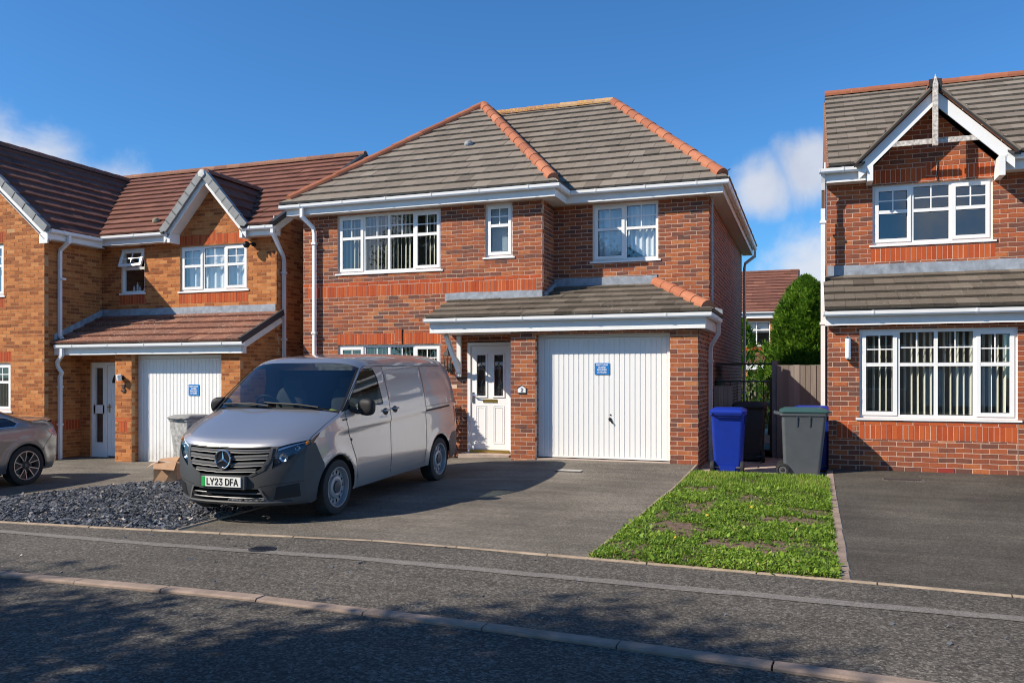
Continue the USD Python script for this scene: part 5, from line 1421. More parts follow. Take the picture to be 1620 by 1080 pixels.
# fence, gate and what shows through it
t = thing('board_fence', 'grey weathered upright-board fence closing the passage beside the red brick house', 'fence', (-.2, 16.0, 0))
rf = np.random.default_rng(77)
x = -.56
while x < .25:
    w = .096 + rf.normal(0, .003)
    h = 1.635 + rf.normal(0, .004)
    mb = MB().prism(Polygon([(x, 0), (x + w + .014, -.008), (x + w + .014, .004), (x, .020)]), (0, 16.0 + rf.normal(0, .002), -.05), X_, Y_, Z_, 0, h + .05)
    V, F, _ = mb.arrays()
    put(t, 'board', V, F, m_wood, tint=float(rf.uniform(-.22, .22)))
    x += w
MB().box(-.57, .26, 16.025, 16.07, .25, .33).box(-.57, .26, 16.025, 16.07, 1.3, 1.38).build(t, 'rail', m_wood)
MB().box(-.645, -.565, 17.44, 16.05, -.1, 1.72).build(t, 'post', plain('grey_post', (.17, .16, .16), .85, noise=.2))
t = thing('iron_gate', 'black iron bar gate across the passage beside the board fence', 'gate', (-1.2, 16.0, 0))
for i in range(9):
    x = -1.62 + i * .118
    MB().tube([(x, 16.0, .06), (x, 16.0, 1.33)], .0075, 6).build(t, 'bar', m_iron)
gf = MB()
for z in (.06, .9, 1.33):
    gf.box(-1.655, -.65, 17.488, 16.012, z - .011, z + .011)
gf.box(-1.665, -1.64, 17.485, 16.015, 0, 1.36).box(-.67, -.647, 17.485, 16.015, 0, 1.36).box(-1.665, -.647, 17.49, 16.01, 1.655, 1.675)
gf.build(t, 'gate_frame', m_iron)
t = thing('garden_fence', 'sunlit brown board fence at the end of the garden behind the iron gate', 'fence', (-1, 30, 0))
for i in range(24):
    x = -3.6 + i * .19
    V, F, _ = MB().box(x, x + .182, 30 + (i % 2) * .012, 30.02 + (i % 2) * .012, -.1, 1.35 + rf.normal(0, .01)).arrays()
    put(t, 'board', V, F, m_wood, tint=float(rf.uniform(0, .3)))
MB().box(-1.75, -1.65, 29.93, 30, -.1, 1.4).box(-3.6, .96, 30.04, 30.09, 1.0, 1.08).build(t, 'post', m_wood)
t = thing('side_fence', 'pale narrow board fence panel beside the house wall behind the downpipe', 'fence', (-1.45, 16.4, 0))
for i in range(4):
    V, F, _ = MB().box(-1.66 + i * .085, -1.58 + i * .085, 15.7, 15.72, -.05, 1.25).arrays()
    put(t, 'board', V, F, m_wood, tint=float(.2 + .1 * (i % 2)))
# ------------------------------------------------------------------ vehicles: two skins that meet along the shoulder
class Shell:
    """The front-to-back skin runs from the middle line C to the edge line E; the sides hang below E."""

    def __init__(self, path, C, E, W, p, place):
        k = np.arange(len(C))
        self.path, self.W, self.p, self.place = path, W, p, place
        self.C, self.E = PchipInterpolator(k, np.array(C, float)), PchipInterpolator(k, np.array(E, float))
        self.n = len(C) - 1

    def wrap(self, t, s):
        t, s = np.asarray(t, float), np.asarray(s, float)
        c, e = self.C(s), self.E(s)
        w = np.abs(t) ** self.p(s)
        x, z = c[..., 0] + (e[..., 0] - c[..., 0]) * w, c[..., 1] + (e[..., 1] - c[..., 1]) * w
        return np.stack([x, t * self.W(e[..., 0], e[..., 1]), z], -1)

    def side(self, x, z, sg=1):
        x, z = np.asarray(x, float), np.asarray(z, float)
        return np.stack([x, sg * self.W(x, z), z], -1)

    def patch(self, fn, poly, cell, scale=(1, 1), off=0.0):
        q = affinity.scale(poly, scale[0], scale[1], origin=(0, 0))
        v, f = gridpoly(q, cell)
        a, b = v[:, 0] / scale[0], v[:, 1] / scale[1]
        P = fn(a, b)
        if off:
            h = 1e-3
            n = np.cross(fn(a + h, b) - fn(a - h, b), fn(a, b + h) - fn(a, b - h))
            n /= np.maximum(np.linalg.norm(n, axis=1, keepdims=True), 1e-12)
            mid = np.array([2.0, 0, 0.8])
            n *= np.sign(np.sum(n * (P - mid), 1))[:, None]
            P = P + n * off
        return P, f

    def top(self, poly, cell=0.04, off=0.0):
        return self.patch(self.wrap, poly, cell, (1, 0.4), off)

    def flank(self, poly, sg, cell=0.04, off=0.0):
        return self.patch(lambda x, z: self.side(x, z, sg), poly, cell, (1, 1), off)

    def edge(self, s0, s1, n=20):
        return self.E(np.linspace(s0, s1, n))

    def build(self, parts, name, mat, parent=None, smooth=40, **kw):
        V, F, n = [], [], 0
        for v, f in parts:
            V.append(v); F.append(f + n); n += len(v)
        return put(parent or self.path, name, self.place(np.vstack(V)), np.vstack(F), mat, smooth=smooth, **kw)

    def mb(self, mb, name, mat, parent=None, smooth=False, **kw):
        V, F, _ = mb.arrays()
        return put(parent or self.path, name, self.place(V), F, mat, smooth=smooth, **kw)


def placer(X0, Y0, Z0, yaw, pitch=0.0):
    c, s = math.cos(yaw), math.sin(yaw)

    def f(P):
        P = np.asarray(P, float)
        x, y, z = P[..., 0], P[..., 1], P[..., 2]
        return np.stack([X0 + y * c - x * s, Y0 + x * c + y * s, Z0 + z + pitch * x], -1)
    return f


def arch_liner(cx, y0, y1, zc_, r):
    a = np.radians(np.linspace(-8, 188, 25))
    ring = lambda y, q=1.0: np.c_[cx + r * q * np.cos(a), np.full(25, y), zc_ + r * q * np.sin(a)]
    j = np.arange(24)
    mb = MB().add(np.vstack([ring(y0), ring(y1)]), np.stack([j, j + 1, j + 26, j + 25], 1))
    return mb.add(np.vstack([ring(y1), [[cx, y1, zc_ - .05]]]), np.stack([j, j + 1, np.full(24, 25), np.full(24, 25)], 1))


def disc_holes(r0, r1, n, hr0, hr1, wide):
    a = np.linspace(0, 2 * np.pi, 49)[:-1]
    poly = Polygon(np.c_[r1 * np.cos(a), r1 * np.sin(a)])
    if r0:
        poly = poly.difference(Polygon(np.c_[r0 * np.cos(a), r0 * np.sin(a)]))
    for i in range(n):
        w = i / n * 2 * np.pi
        h = LineString([(hr0 * math.cos(w), hr0 * math.sin(w)), (hr1 * math.cos(w), hr1 * math.sin(w))]).buffer(wide, 4)
        poly = poly.difference(h)
    return poly


m_silver = plain('silver_paint', (0.41, 0.395, 0.385), 0.38, metal=0.80, coat=1.0, coat_roughness=0.015, coat_ior=1.85)
m_trim = plain('grey_bumper_plastic', (0.043, 0.044, 0.046), 0.5, spec=0.5, bump=0.05, bscale=300)
m_trim2 = plain('grille_grey', (0.11, 0.11, 0.112), 0.42)
m_edge = plain('slat_edge_grey', (0.22, 0.22, 0.22), 0.5, metal=0.2)
m_tyre = plain('tyre_rubber', (0.014, 0.014, 0.014), 0.75)
m_wheel = plain('wheel_steel', (0.30, 0.30, 0.31), 0.42, metal=0.5)
m_cap = plain('wheel_cap', (0.05, 0.05, 0.055), 0.5)
m_void = plain('void', (0.006, 0.006, 0.006), 0.9)
m_lamp = plain('lamp_housing', (0.03, 0.04, 0.055), 0.25, metal=0.4)
m_lens = pane('lamp_lens', (0.9, 0.93, 0.95), 0.06)
m_redlens = plain('red_lens', (0.35, 0.008, 0.008), 0.12, coat=1.0)
m_amber = plain('amber_lens', (0.5, 0.16, 0.01), 0.2)
m_seat = plain('seat_cloth', (0.045, 0.045, 0.05), 0.85)
m_dash = plain('dashboard', (0.035, 0.035, 0.037), 0.6)
m_plate = plain('number_plate_white', (0.72, 0.72, 0.68), 0.4)
m_green = plain('plate_green', (0.005, 0.33, 0.06), 0.5)

# ================================================================== the van
VX, VY, VYAW = -6.20, 7.67, 0.016
zf, zr = float(zg(-5.3, 8.55)), float(zg(-5.35, 11.52))
pitch = (zr - zf) / 2.97
place = placer(VX, VY, zf - pitch * .88, VYAW, pitch)
van = thing('van', 'silver panel van parked on the drive with green-flashed plate reading LY23 DFA', 'van', place([2.3, 0, 0]))
_wz = PchipInterpolator([.1, .2, .35, .55, .85, 1.0, 1.1, 1.25, 1.5, 1.72, 1.85, 2.0], [.86, .90, .94, .955, .962, .955, .945, .928, .878, .822, .785, .73])
PANELS = [Polygon([(2.24, 1.275), (3.345, 1.31), (3.345, 1.70), (2.22, 1.70)]).buffer(-.04).buffer(.04), Polygon([(3.39, 1.312), (4.40, 1.345), (4.27, 1.60), (4.10, 1.70), (3.39, 1.70)]).buffer(-.05).buffer(.05)]


def VW(x, z):
    x, z = np.asarray(x, float), np.asarray(z, float)
    w = _wz(z)
    w = w * (1 - .085 * np.clip((.85 - x) / .5, 0, 2) ** 2) * (1 - .035 * np.clip((x - 4.1) / .45, 0, 2) ** 2)
    w = w + .010 * np.exp(-((z - (1.00 + .045 * (x - 1.0))) / .035) ** 2) * np.clip((x - .75) / .3, 0, 1) * np.clip((4.5 - x) / .5, 0, 1)
    w = w - .014 * np.clip((np.asarray(1.00 + .045 * (x - 1.0)) - z) / .05, 0, 1) * np.clip((z - .55) / .25, 0, 1) * np.clip((x - .75) / .3, 0, 1)
    for cx in (.88, 3.85):
        r = np.hypot(x - cx, z - .33)
        w = w + .018 * np.exp(-((r - .415) / .035) ** 2) * (z > .2)
    pts = shapely.points(x, z)
    for pn_ in PANELS:
        d = np.where(shapely.contains_xy(pn_, x, z), shapely.distance(pn_.exterior, pts), 0)
        w = w - .010 * np.clip(d / .03, 0, 1)
    return w


C = [(.10, .20), (.03, .25), (.005, .43), (.01, .575), (.025, .72), (.065, .865), (.14, .935), (.50, 1.095), (.90, 1.238), (.95, 1.268), (1.60, 1.80), (1.78, 1.868), (2.8, 1.925), (4.15, 1.905), (4.50, 1.80), (4.62, 1.22), (4.65, .80), (4.65, .36)]
E = [(.44, .21), (.37, .26), (.315, .45), (.295, .60), (.305, .745), (.355, .90), (.44, .962), (.70, 1.082), (1.00, 1.185), (1.04, 1.215), (1.66, 1.715), (1.80, 1.765), (2.8, 1.80), (4.10, 1.775), (4.40, 1.69), (4.54, 1.18), (4.58, .80), (4.58, .36)]
pp = PchipInterpolator([0, 3, 5, 7, 9, 10, 12, 14, 17], [3.2, 3.0, 2.8, 4.0, 4.5, 5.5, 6.5, 6, 7])
S = Shell(van, C, E, VW, pp, place)

R2 = lambda a, b, c, d: sbox(a, c, b, d)          # t0, t1, s0, s1
both = lambda f: [f(1), f(-1)]
lampL = lambda g: Polygon([(g * .665, 3.30), (g * .675, 4.2), (g * .70, 4.88), (g * 1.001, 5.62), (g * 1.001, 4.75), (g * .85, 3.95)])
lamps = lampL(1).union(lampL(-1))
grille = Polygon([(-.38, 2.84), (.38, 2.84), (.54, 3.35), (.615, 4.2), (.62, 4.86), (-.62, 4.86), (-.615, 4.2), (-.54, 3.35)]).buffer(.04).buffer(-.04)
intake = Polygon([(-.60, 1.12), (.60, 1.12), (.50, 1.86), (-.50, 1.86)])
screen = Polygon([(-.975, 8.98), (.975, 8.98), (.965, 10.02), (-.965, 10.02)])
body = R2(-1, 1, 4.95, 8.0).union(R2(-1, 1, 8.0, 16.45)).difference(screen).difference(R2(-.955, .955, 8.02, 9.0)).difference(lamps).difference(grille)
rearwin = R2(-.80, -.03, 14.25, 14.98).union(R2(.03, .80, 14.25, 14.98))
tail = R2(.86, 1.001, 14.9, 16.2).union(R2(-1.001, -.86, 14.9, 16.2))
parts = [S.top(body.difference(rearwin).difference(tail))]
edge_pts = S.edge(0, S.n, 240)
outline = Polygon([*edge_pts, (4.58, .32), (4.2, .29), (.50, .24)]).buffer(0)
arches = [shapely.Point(cx, .33).buffer(.385, 24) for cx in (.88, 3.85)]
sidewin = Polygon([(1.0, 1.235), (1.30, 1.47), (1.62, 1.695), (1.70, 1.728), (1.95, 1.735), (2.02, 1.60), (2.06, 1.255)])
sail = Polygon([(.965, 1.205), (1.18, 1.375), (1.18, 1.243)])
headside = Polygon([*S.edge(4.75, 5.62, 14), (.54, 1.015), (.42, .90)]).buffer(.001)
grey_f = Polygon([(0, 0), (.58, 0), (.58, .66), (.50, .80), (.45, .895), (.42, .90), (.30, .872), (0, .872)])
grey_r = Polygon([(4.02, 0), (5, 0), (5, .72), (4.35, .705), (4.18, .60), (4.05, .3)])
flank0 = outline
for a in arches:
    flank0 = flank0.difference(a)
glassside = sidewin.difference(sail)
for sg in (1, -1):
    parts.append(S.flank(flank0.difference(sidewin).difference(sail).difference(headside).difference(grey_f).difference(grey_r), sg, .04))
shell = S.build(parts, 'body', m_silver, smooth=48)
# grey bumpers
bf = R2(-1, 1, 0, 4.95).difference(lamps).difference(grille).difference(intake)
S.build([S.top(bf)] + [S.flank(flank0.intersection(grey_f).difference(headside), g, .04) for g in (1, -1)], 'front_bumper', m_trim, smooth=48)
S.build([S.top(R2(-1, 1, 16.45, 17))] + [S.flank(flank0.intersection(grey_r), g, .05) for g in (1, -1)], 'rear_bumper', m_trim, smooth=48)
# glass
ws = S.build([S.top(screen.buffer(-.028), .05)], 'windscreen', m_glass_car, smooth=60)
S.build([S.top(screen.difference(screen.buffer(-.028)), .05)], 'screen_border', m_black, parent=ws, smooth=60)
S.build([S.top(R2(-.955, .955, 8.02, 8.98), .05, -.012)], 'scuttle', m_black, smooth=60)
for g in (1, -1):
    wpart = S.build([S.flank(glassside.buffer(-.012), g, .05, -.004)], 'side_window', m_glass_car, smooth=60)
    S.build([S.flank(glassside.difference(glassside.buffer(-.012)), g, .05, -.001)], 'window_seal', m_black, parent=wpart, smooth=60)
    S.build([S.flank(sail, g, .05, .002)], 'mirror_sail', m_black, smooth=60)
S.build([S.top(rearwin, .05)], 'rear_window', m_glass_car, smooth=60)
for g in (1, -1):
    S.build([S.top(R2(*sorted((g * .86, g * 1.001)), 14.9, 16.2), .04), S.flank(Polygon([*S.edge(14.9, 16.2, 10), (4.52, .86), (4.47, 1.15)]).buffer(.001), g, .04, .003)], 'tail_light', m_redlens, smooth=50)
# headlights
for g in (1, -1):
    hl = S.build([S.top(lampL(g), .03, -.035), S.flank(headside, g, .03, -.02)], 'headlight', m_lamp, smooth=60)
    S.build([S.top(lampL(g), .03, .003), S.flank(headside, g, .03, .003)], 'lens', m_lens, parent=hl, smooth=60)
    top = [(g * .70, 4.74), (g * .84, 5.02), (g * .995, 5.42)]
    dr = Polygon(top + [(x, s - .16) for x, s in top[::-1]])
    S.build([S.top(dr, .03, -.018)], 'daytime_strip', plain('daytime_strip', (.65, .72, .8), .25) if g == 1 else UsdShade.Material.Get(stage, '/World/Looks/daytime_strip'), parent=hl, smooth=60)
    c = S.wrap(g * .765, 4.10); c2 = S.wrap(g * .885, 4.62)
    mb = MB().lathe([(.0, .0), (.022, .005), (.038, .018), (.048, .024), (.051, .018), (.046, 0)], c + (.045, 0, 0), (-1, g * .25, 0), 20)
    mb.lathe([(0, .0), (.014, .004), (.024, .014), (.030, .009)], c2 + (.05, 0, 0), (-1, g * .4, 0), 16)
    S.mb(mb, 'reflector', m_chrome, parent=hl, smooth=50)
    cc = S.wrap(g * .975, 5.05)
    S.mb(MB().bar(cc + (.0, 0, -.01), cc + (.04, g * .006, .01), .018, .03), 'indicator', m_amber, parent=hl)
# grille
gr = S.build([S.top(grille, .04, -.07)], 'grille', m_void, smooth=60)
rim = grille.buffer(.028).difference(grille.buffer(-.006))
S.build([S.top(rim, .03, .012)], 'grille_surround', m_trim, parent=gr, smooth=60)
for s0, hw, th in ((4.62, .61, .040), (4.14, .605, .055), (3.62, .57, .055), (3.14, .47, .040)):
    for sg in (1, -1):
        lo = .10 if abs(s0 - 4.1) < .5 else 0.0
        ts = np.linspace(lo, hw, 12) * sg
        ln = S.wrap(ts, np.full(12, s0 - (.10 if s0 > 3.5 else .16) * 0) + .10 * np.abs(ts) / hw * (s0 < 4.5))
        up = np.array([.0, 0, th / 2]); fwd = np.array([-.012, 0, 0]); back = np.array([.05, 0, .012])
        V = np.vstack([ln + up * .8 + (.012, 0, 0), ln + up * .3 + fwd, ln - up + fwd * .6, ln - up + back])
        k = len(ts); F = [[r * k + j, r * k + j + 1, (r + 1) * k + j + 1, (r + 1) * k + j] for r in range(3) for j in range(k - 1)]
        S.mb(MB().add(V, F), 'slat', m_trim2, parent=gr, smooth=30)
        S.mb(MB().tube(ln - up * .9 + fwd * .8, .0035, 6), 'slat_edge', m_edge, parent=gr)
cs = S.wrap(0, 4.06) + (-.035, 0, 0)
em = MB().lathe([(.088, -.005), (.094, .012), (.102, .014), (.109, .008), (.109, -.01), (.088, -.01)], cs, (-1, 0, 0), 40)
for w in (90, 210, 330):
    a = math.radians(w)
    tip = cs + (-.008, .094 * math.cos(a), .094 * math.sin(a))
    l, r_ = a + math.radians(60), a - math.radians(60)
    b1, b2 = cs + (-.004, .017 * math.cos(l), .017 * math.sin(l)), cs + (-.004, .017 * math.cos(r_), .017 * math.sin(r_))
    mid_ = cs + (-.018, 0, 0)
    em.add([mid_, b1, tip, b2], [[0, 1, 2, 2], [0, 2, 3, 3]])
S.mb(em, 'emblem', m_chrome, parent=gr, smooth=30)
S.mb(MB().lathe([(0, .0), (.09, .0), (.10, -.05), (0, -.05)], cs, (-1, 0, 0), 32), 'emblem_disc', plain('emblem_black', (.012, .014, .02), .15), parent=gr)
# lower intake and lip
it = S.build([S.top(intake, .04, -.05)], 'lower_intake', m_void, smooth=60)
for s0, hw in ((1.32, .57), (1.58, .53)):
    ts = np.linspace(-hw, hw, 15)
    S.mb(MB().tube(S.wrap(ts, np.full(15, s0)) + (.012, 0, 0), .009, 6), 'slat', m_trim2, parent=it)
S.build([S.top(intake.buffer(.03).difference(intake), .03, .010)], 'intake_surround', m_trim2, smooth=60)
ts = np.linspace(-.86, .86, 25)
S.mb(MB().tube(S.wrap(ts, np.full(25, .92)) + (-.01, 0, 0), .016, 8), 'lip', m_trim, smooth=40)
for g in (1, -1):
    S.build([S.top(Polygon([(g * .70, 1.25), (g * .93, 1.35), (g * .93, 2.05), (g * .74, 1.9)]).buffer(.02), .03, -.012 + .016)], 'fog_recess', m_black, smooth=60)
    ln = LineString([(g * .52, 1.98), (g * .70, 2.12), (g * .98, 2.2)]).buffer(.012)
    S.build([S.top(ln, .03, .002)], 'bumper_gap', m_void, smooth=60)
# number plate
pl_ = S.mb(MB().box(-.045, -.03, -.26, .26, .425, .535), 'number_plate', m_plate)
P0 = place([-.046, 0, .0])


def van_face(mb_local, name, mat, parent):
    return S.mb(mb_local, name, mat, parent=parent)


van_face(MB().box(-.0475, -.0445, -.26, -.215, .425, .535), 'green_flash', m_green, pl_)
tm = meshkit.text_mesh('LY23 DFA', .074, .002, True)
v = np.array(tm.vertices); ww = v[:, 0].max()
v[:, 0] = v[:, 0] * (.43 / ww) - .20
S.mb(MB().add(np.c_[-.046 - v[:, 2], v[:, 0], v[:, 1] + .443], tm.faces), 'registration', m_black, parent=pl_)
S.mb(MB().box(-.03, .06, -.30, .30, .40, .545), 'plate_holder', m_trim)
# shut lines, sill, rails, handles
def strip(pts, w, sg, off, mat, name, surf='side'):
    L = LineString(pts).buffer(w / 2, cap_style='flat')
    return S.build([S.flank(L, sg, .04, off)], name, mat, smooth=60)


for g in (1, -1):
    strip([(1.06, 1.20), (1.10, 1.0), (1.30, .62), (1.33, .33)], .011, g, .0015, m_void, 'door_gap')
    strip([(2.20, 1.745), (2.22, 1.60), (2.235, 1.2), (2.235, .33)], .011, g, .0015, m_void, 'door_gap')
    strip([(3.367, 1.74), (3.367, .62), (3.30, .34)], .011, g, .0015, m_void, 'door_gap')
    strip([(1.06, 1.215), (1.32, 1.44), (1.63, 1.72), (1.71, 1.752), (2.2, 1.755), (3.4, 1.755), (4.1, 1.745)], .008, g, .001, m_void, 'door_gap')
    strip([(3.385, 1.095), (4.26, 1.125)], .026, g, .003, m_black, 'sliding_door_rail')
    strip([(3.37, 1.15), (4.50, 1.19)], .005, g, .001, m_void, 'panel_gap')
    strip([(1.30, .40), (3.42, .40)], .022, g, .012, m_silver, 'sill_moulding')
    strip([(.98, 1.115), (1.10, 1.12)], .018, g, .002, m_black, 'wing_badge')
    for hx_, hz in ((2.10, 1.155), (2.38, 1.17)):
        el = affinity.scale(shapely.Point(hx_, hz).buffer(1, 12), .072, .045)
        h = S.build([S.flank(el, g, .02, .003)], 'door_handle', m_black, smooth=60)
        a, b = S.side(hx_ - .07, hz + .012, g), S.side(hx_ + .07, hz + .016, g)
        S.mb(MB().tube([a + (0, g * .005, 0), a + (.02, g * .03, 0), b + (-.02, g * .03, 0), b + (0, g * .005, 0)], .013, 8), 'grip', m_silver, parent=h, smooth=40)
    S.build([S.flank(shapely.Point(1.19, .865).buffer(.018, 8), g, .02, .004)], 'side_repeater', m_black, smooth=60)
# hood shut line and bonnet creases
for g in (1, -1):
    ln = Polygon([(g * .985, 5.5), (g * .96, 7.0), (g * .955, 8.0), (g * .949, 8.0), (g * .954, 7.0), (g * .978, 5.5)])
    S.build([S.top(ln, .04, .0015)], 'bonnet_gap', m_void, smooth=60)
S.build([S.top(R2(-.62, .62, 4.90, 4.96), .04, .004)], 'bonnet_gap', m_void, smooth=60)
# wipers
wp = MB()
for y0, y1 in ((.62, -.10), (-.05, -.72)):
    a = S.wrap(y0 / .9, 8.75) + (-.02, 0, .02); b = S.wrap(y1 / .9, 9.13) + (-.02, 0, .015)
    wp.tube([a, a + (.0, (y1 - y0) * .4, .03), b], .011, 6)
    wp.tube([S.wrap((y0 + (y1 - y0) * .25) / .9, 9.04) + (-.012, 0, .01), S.wrap((y1 - .06 * np.sign(y0 - y1)) / .9, 9.16) + (-.012, 0, .01)], .008, 6)
S.mb(wp, 'wiper', m_black)
# mirrors
for g in (1, -1):
    sp = trimesh.creation.icosphere(3, 1.0)
    q = np.array(sp.vertices)
    q = np.sign(q) * np.abs(q) ** .72 * (.075, .125, .105)
    q[:, 0] -= .03 * (q[:, 1] * g / .125)
    S.mb(MB().add(q + (1.34, g * 1.075, 1.255), sp.faces), 'mirror', m_black, smooth=60)
    S.mb(MB().tube([S.side(1.16, 1.26, g), (1.26, g * .99, 1.20), (1.32, g * 1.04, 1.20)], .03, 8), 'mirror_arm', m_black, smooth=40)
# wheels
for cx in (.88, 3.85):
    for g in (1, -1):
        O = np.array([cx, g * .955, .33 - pitch * 0])
        ax = np.array([0, g, 0.0])
        w_ = S.mb(MB().lathe([(.225, -.20), (.28, -.21), (.318, -.195), (.33, -.16), (.33, -.05), (.320, -.014), (.285, .0), (.237, -.010), (.228, -.03)], O, ax, 48), 'wheel', m_tyre, smooth=35)
        S.mb(MB().lathe([(.238, -.012), (.238, -.003), (.226, -.004), (.220, -.025), (.205, -.058), (.215, -.2)], O, ax, 40), 'rim', m_wheel, parent=w_, smooth=35)
        dsk = MB().prism(disc_holes(0, .210, 14, .165, .180, .0155), O + ax * -.055, X_, Z_, ax, -.006, 0)
        dsk.lathe([(.140, -.052), (.128, -.030), (.095, -.022), (.08, -.03), (0, -.03)], O, ax, 32)
        S.mb(dsk, 'wheel_disc', m_wheel, parent=w_)
        S.mb(MB().lathe([(.075, -.03), (.07, -.012), (.03, -.004), (0, -.004)], O, ax, 24), 'hub_cap', m_cap, parent=w_, smooth=40)
        S.mb(arch_liner(cx, g * .925, g * .54, .33, .386), 'arch_liner', m_void)
# floor, bulkhead, cabin
S.mb(MB().box(.45, 4.5, -.52, .52, .24, .40).box(1.32, 3.42, -.86, .86, .27, .42), 'underbody', m_void)
cab = MB().box(2.18, 2.24, -.76, .76, .42, 1.70)
cab.box(1.0, 2.2, -.84, .84, .42, .50)
S.mb(cab, 'bulkhead', m_void)
dsh = MB()
ts = np.linspace(-.86, .86, 9)
dsh.box(1.02, 1.45, -.86, .86, .85, 1.19).box(1.02, 1.38, -.86, -.1, 1.19, 1.225)
S.mb(dsh, 'dashboard', m_dash)
for y in (-.45, .42):
    sp = trimesh.creation.icosphere(2, 1.0)
    q = np.array(sp.vertices); q = np.sign(q) * np.abs(q) ** .6
    mb = MB().add(q * (.09, .24, .36) + (2.02, y, 1.12), sp.faces).add(q * (.06, .13, .10) + (2.04, y, 1.52), sp.faces).add(q * (.26, .25, .09) + (1.78, y, .82), sp.faces)
    S.mb(mb, 'seat', m_seat, smooth=60)
stw = trimesh.creation.torus(.185, .016, major_sections=32, minor_sections=8)
q = np.array(stw.vertices) @ np.array([[math.cos(1.05), 0, -math.sin(1.05)], [0, 1, 0], [math.sin(1.05), 0, math.cos(1.05)]])
S.mb(MB().add(q + (1.50, -.45, 1.22), stw.faces), 'steering_wheel', m_black, smooth=60)
S.mb(MB().box(1.10, 1.24, .42, .66, 1.192, 1.20).box(1.08, 1.2, -.62, -.36, 1.226, 1.234), 'papers', plain('paper', (.55, .58, .5), .8))
S.mb(MB().lathe([(.0, .05), (.06, .03), (.09, 0), (0, 0)], (1.15, .70, 1.19), Z_, 12), 'jacket', plain('yellow_cloth', (.42, .45, .10), .8))
# ================================================================== the parked coupe
CX, CY = -13.22, 6.62
zc = float(zg(-12.5, 10.3))
placeC = placer(CX, CY, zc, 0.0, 0.0)
car = thing('car', 'grey coupe with spoked alloy wheels backed up to the buff brick house', 'car', placeC([2.3, 0, 0]))
_cw = PchipInterpolator([.1, .2, .4, .62, .78, .93, 1.05, 1.2, 1.32, 1.45], [.80, .84, .885, .905, .90, .865, .79, .70, .62, .50])


def CW(x, z):
    x, z = np.asarray(x, float), np.asarray(z, float)
    w = _cw(z) * (1 - .11 * np.clip((.9 - x) / .7, 0, 2) ** 2) * (1 - .17 * np.clip((x - 3.75) / .75, 0, 2) ** 2)
    w = w + .012 * np.exp(-((z - (.74 + .02 * (x - 2))) / .05) ** 2) - .010 * np.exp(-((z - .55) / .08) ** 2)
    for cx in (.85, 3.69):
        r = np.hypot(x - cx, z - .335)
        w = w + .022 * np.exp(-((r - .40) / .05) ** 2) * (z > .3)
    return w


Cc = [(.06, .18), (.0, .40), (.02, .60), (.16, .74), (.95, .90), (1.45, .985), (1.50, 1.0), (2.20, 1.345), (2.75, 1.405), (3.20, 1.355), (4.02, 1.085), (4.40, 1.075), (4.52, 1.06), (4.62, .80), (4.66, .50), (4.58, .24)]
Ec = [(.40, .19), (.32, .40), (.36, .58), (.52, .66), (1.05, .83), (1.52, .935), (1.60, .96), (2.30, 1.27), (2.75, 1.315), (3.15, 1.27), (3.92, .985), (4.18, .965), (4.26, .95), (4.335, .76), (4.33, .50), (4.27, .25)]
cp = PchipInterpolator([0, 3, 6, 8, 10, 12, 15], [3, 3, 5, 6, 5, 3.2, 3])
S = Shell(car, Cc, Ec, CW, cp, placeC)
m_carpaint = plain('grey_car_paint', (0.27, 0.26, 0.25), 0.32, metal=0.8, coat=1.0, coat_roughness=0.02)
fr_scr, re_scr = R2(-.93, .93, 6.08, 6.95), R2(-.90, .90, 9.08, 9.95)
tailC = R2(.60, 1.001, 12.25, 12.95).union(R2(-1.001, -.60, 12.25, 12.95))
headC = R2(.55, 1.001, 2.35, 3.0).union(R2(-1.001, -.55, 2.35, 3.0))
grC = R2(-.42, .42, 1.6, 2.7)
top = R2(-1, 1, 0, 15).difference(fr_scr).difference(re_scr).difference(tailC).difference(headC).difference(grC)
out = Polygon([*S.edge(0, 15, 260), (4.2, .24), (.45, .2)]).buffer(0)
arC = [shapely.Point(cx, .335).buffer(.362, 24) for cx in (.85, 3.69)]
for a in arC:
    out = out.difference(a)
winC = Polygon([(1.72, .985), (2.22, 1.215), (2.5, 1.262), (2.8, 1.275), (3.12, 1.235), (3.45, 1.115), (3.58, 1.04), (3.50, .995), (2.9, .975)])
tailS = Polygon([*S.edge(12.3, 12.95, 8), (4.22, .83), (4.12, .90)]).buffer(.004)
parts = [S.top(top, .05)]
for g in (1, -1):
    parts.append(S.flank(out.difference(winC).difference(tailS), g, .04))
S.build(parts, 'body', m_carpaint, smooth=42)
S.build([S.top(fr_scr, .05)], 'windscreen', m_glass_car, smooth=60)
S.build([S.top(re_scr, .05)], 'rear_window', m_glass_car, smooth=60)
S.build([S.top(grC, .05, -.02)], 'grille', m_void, smooth=60)
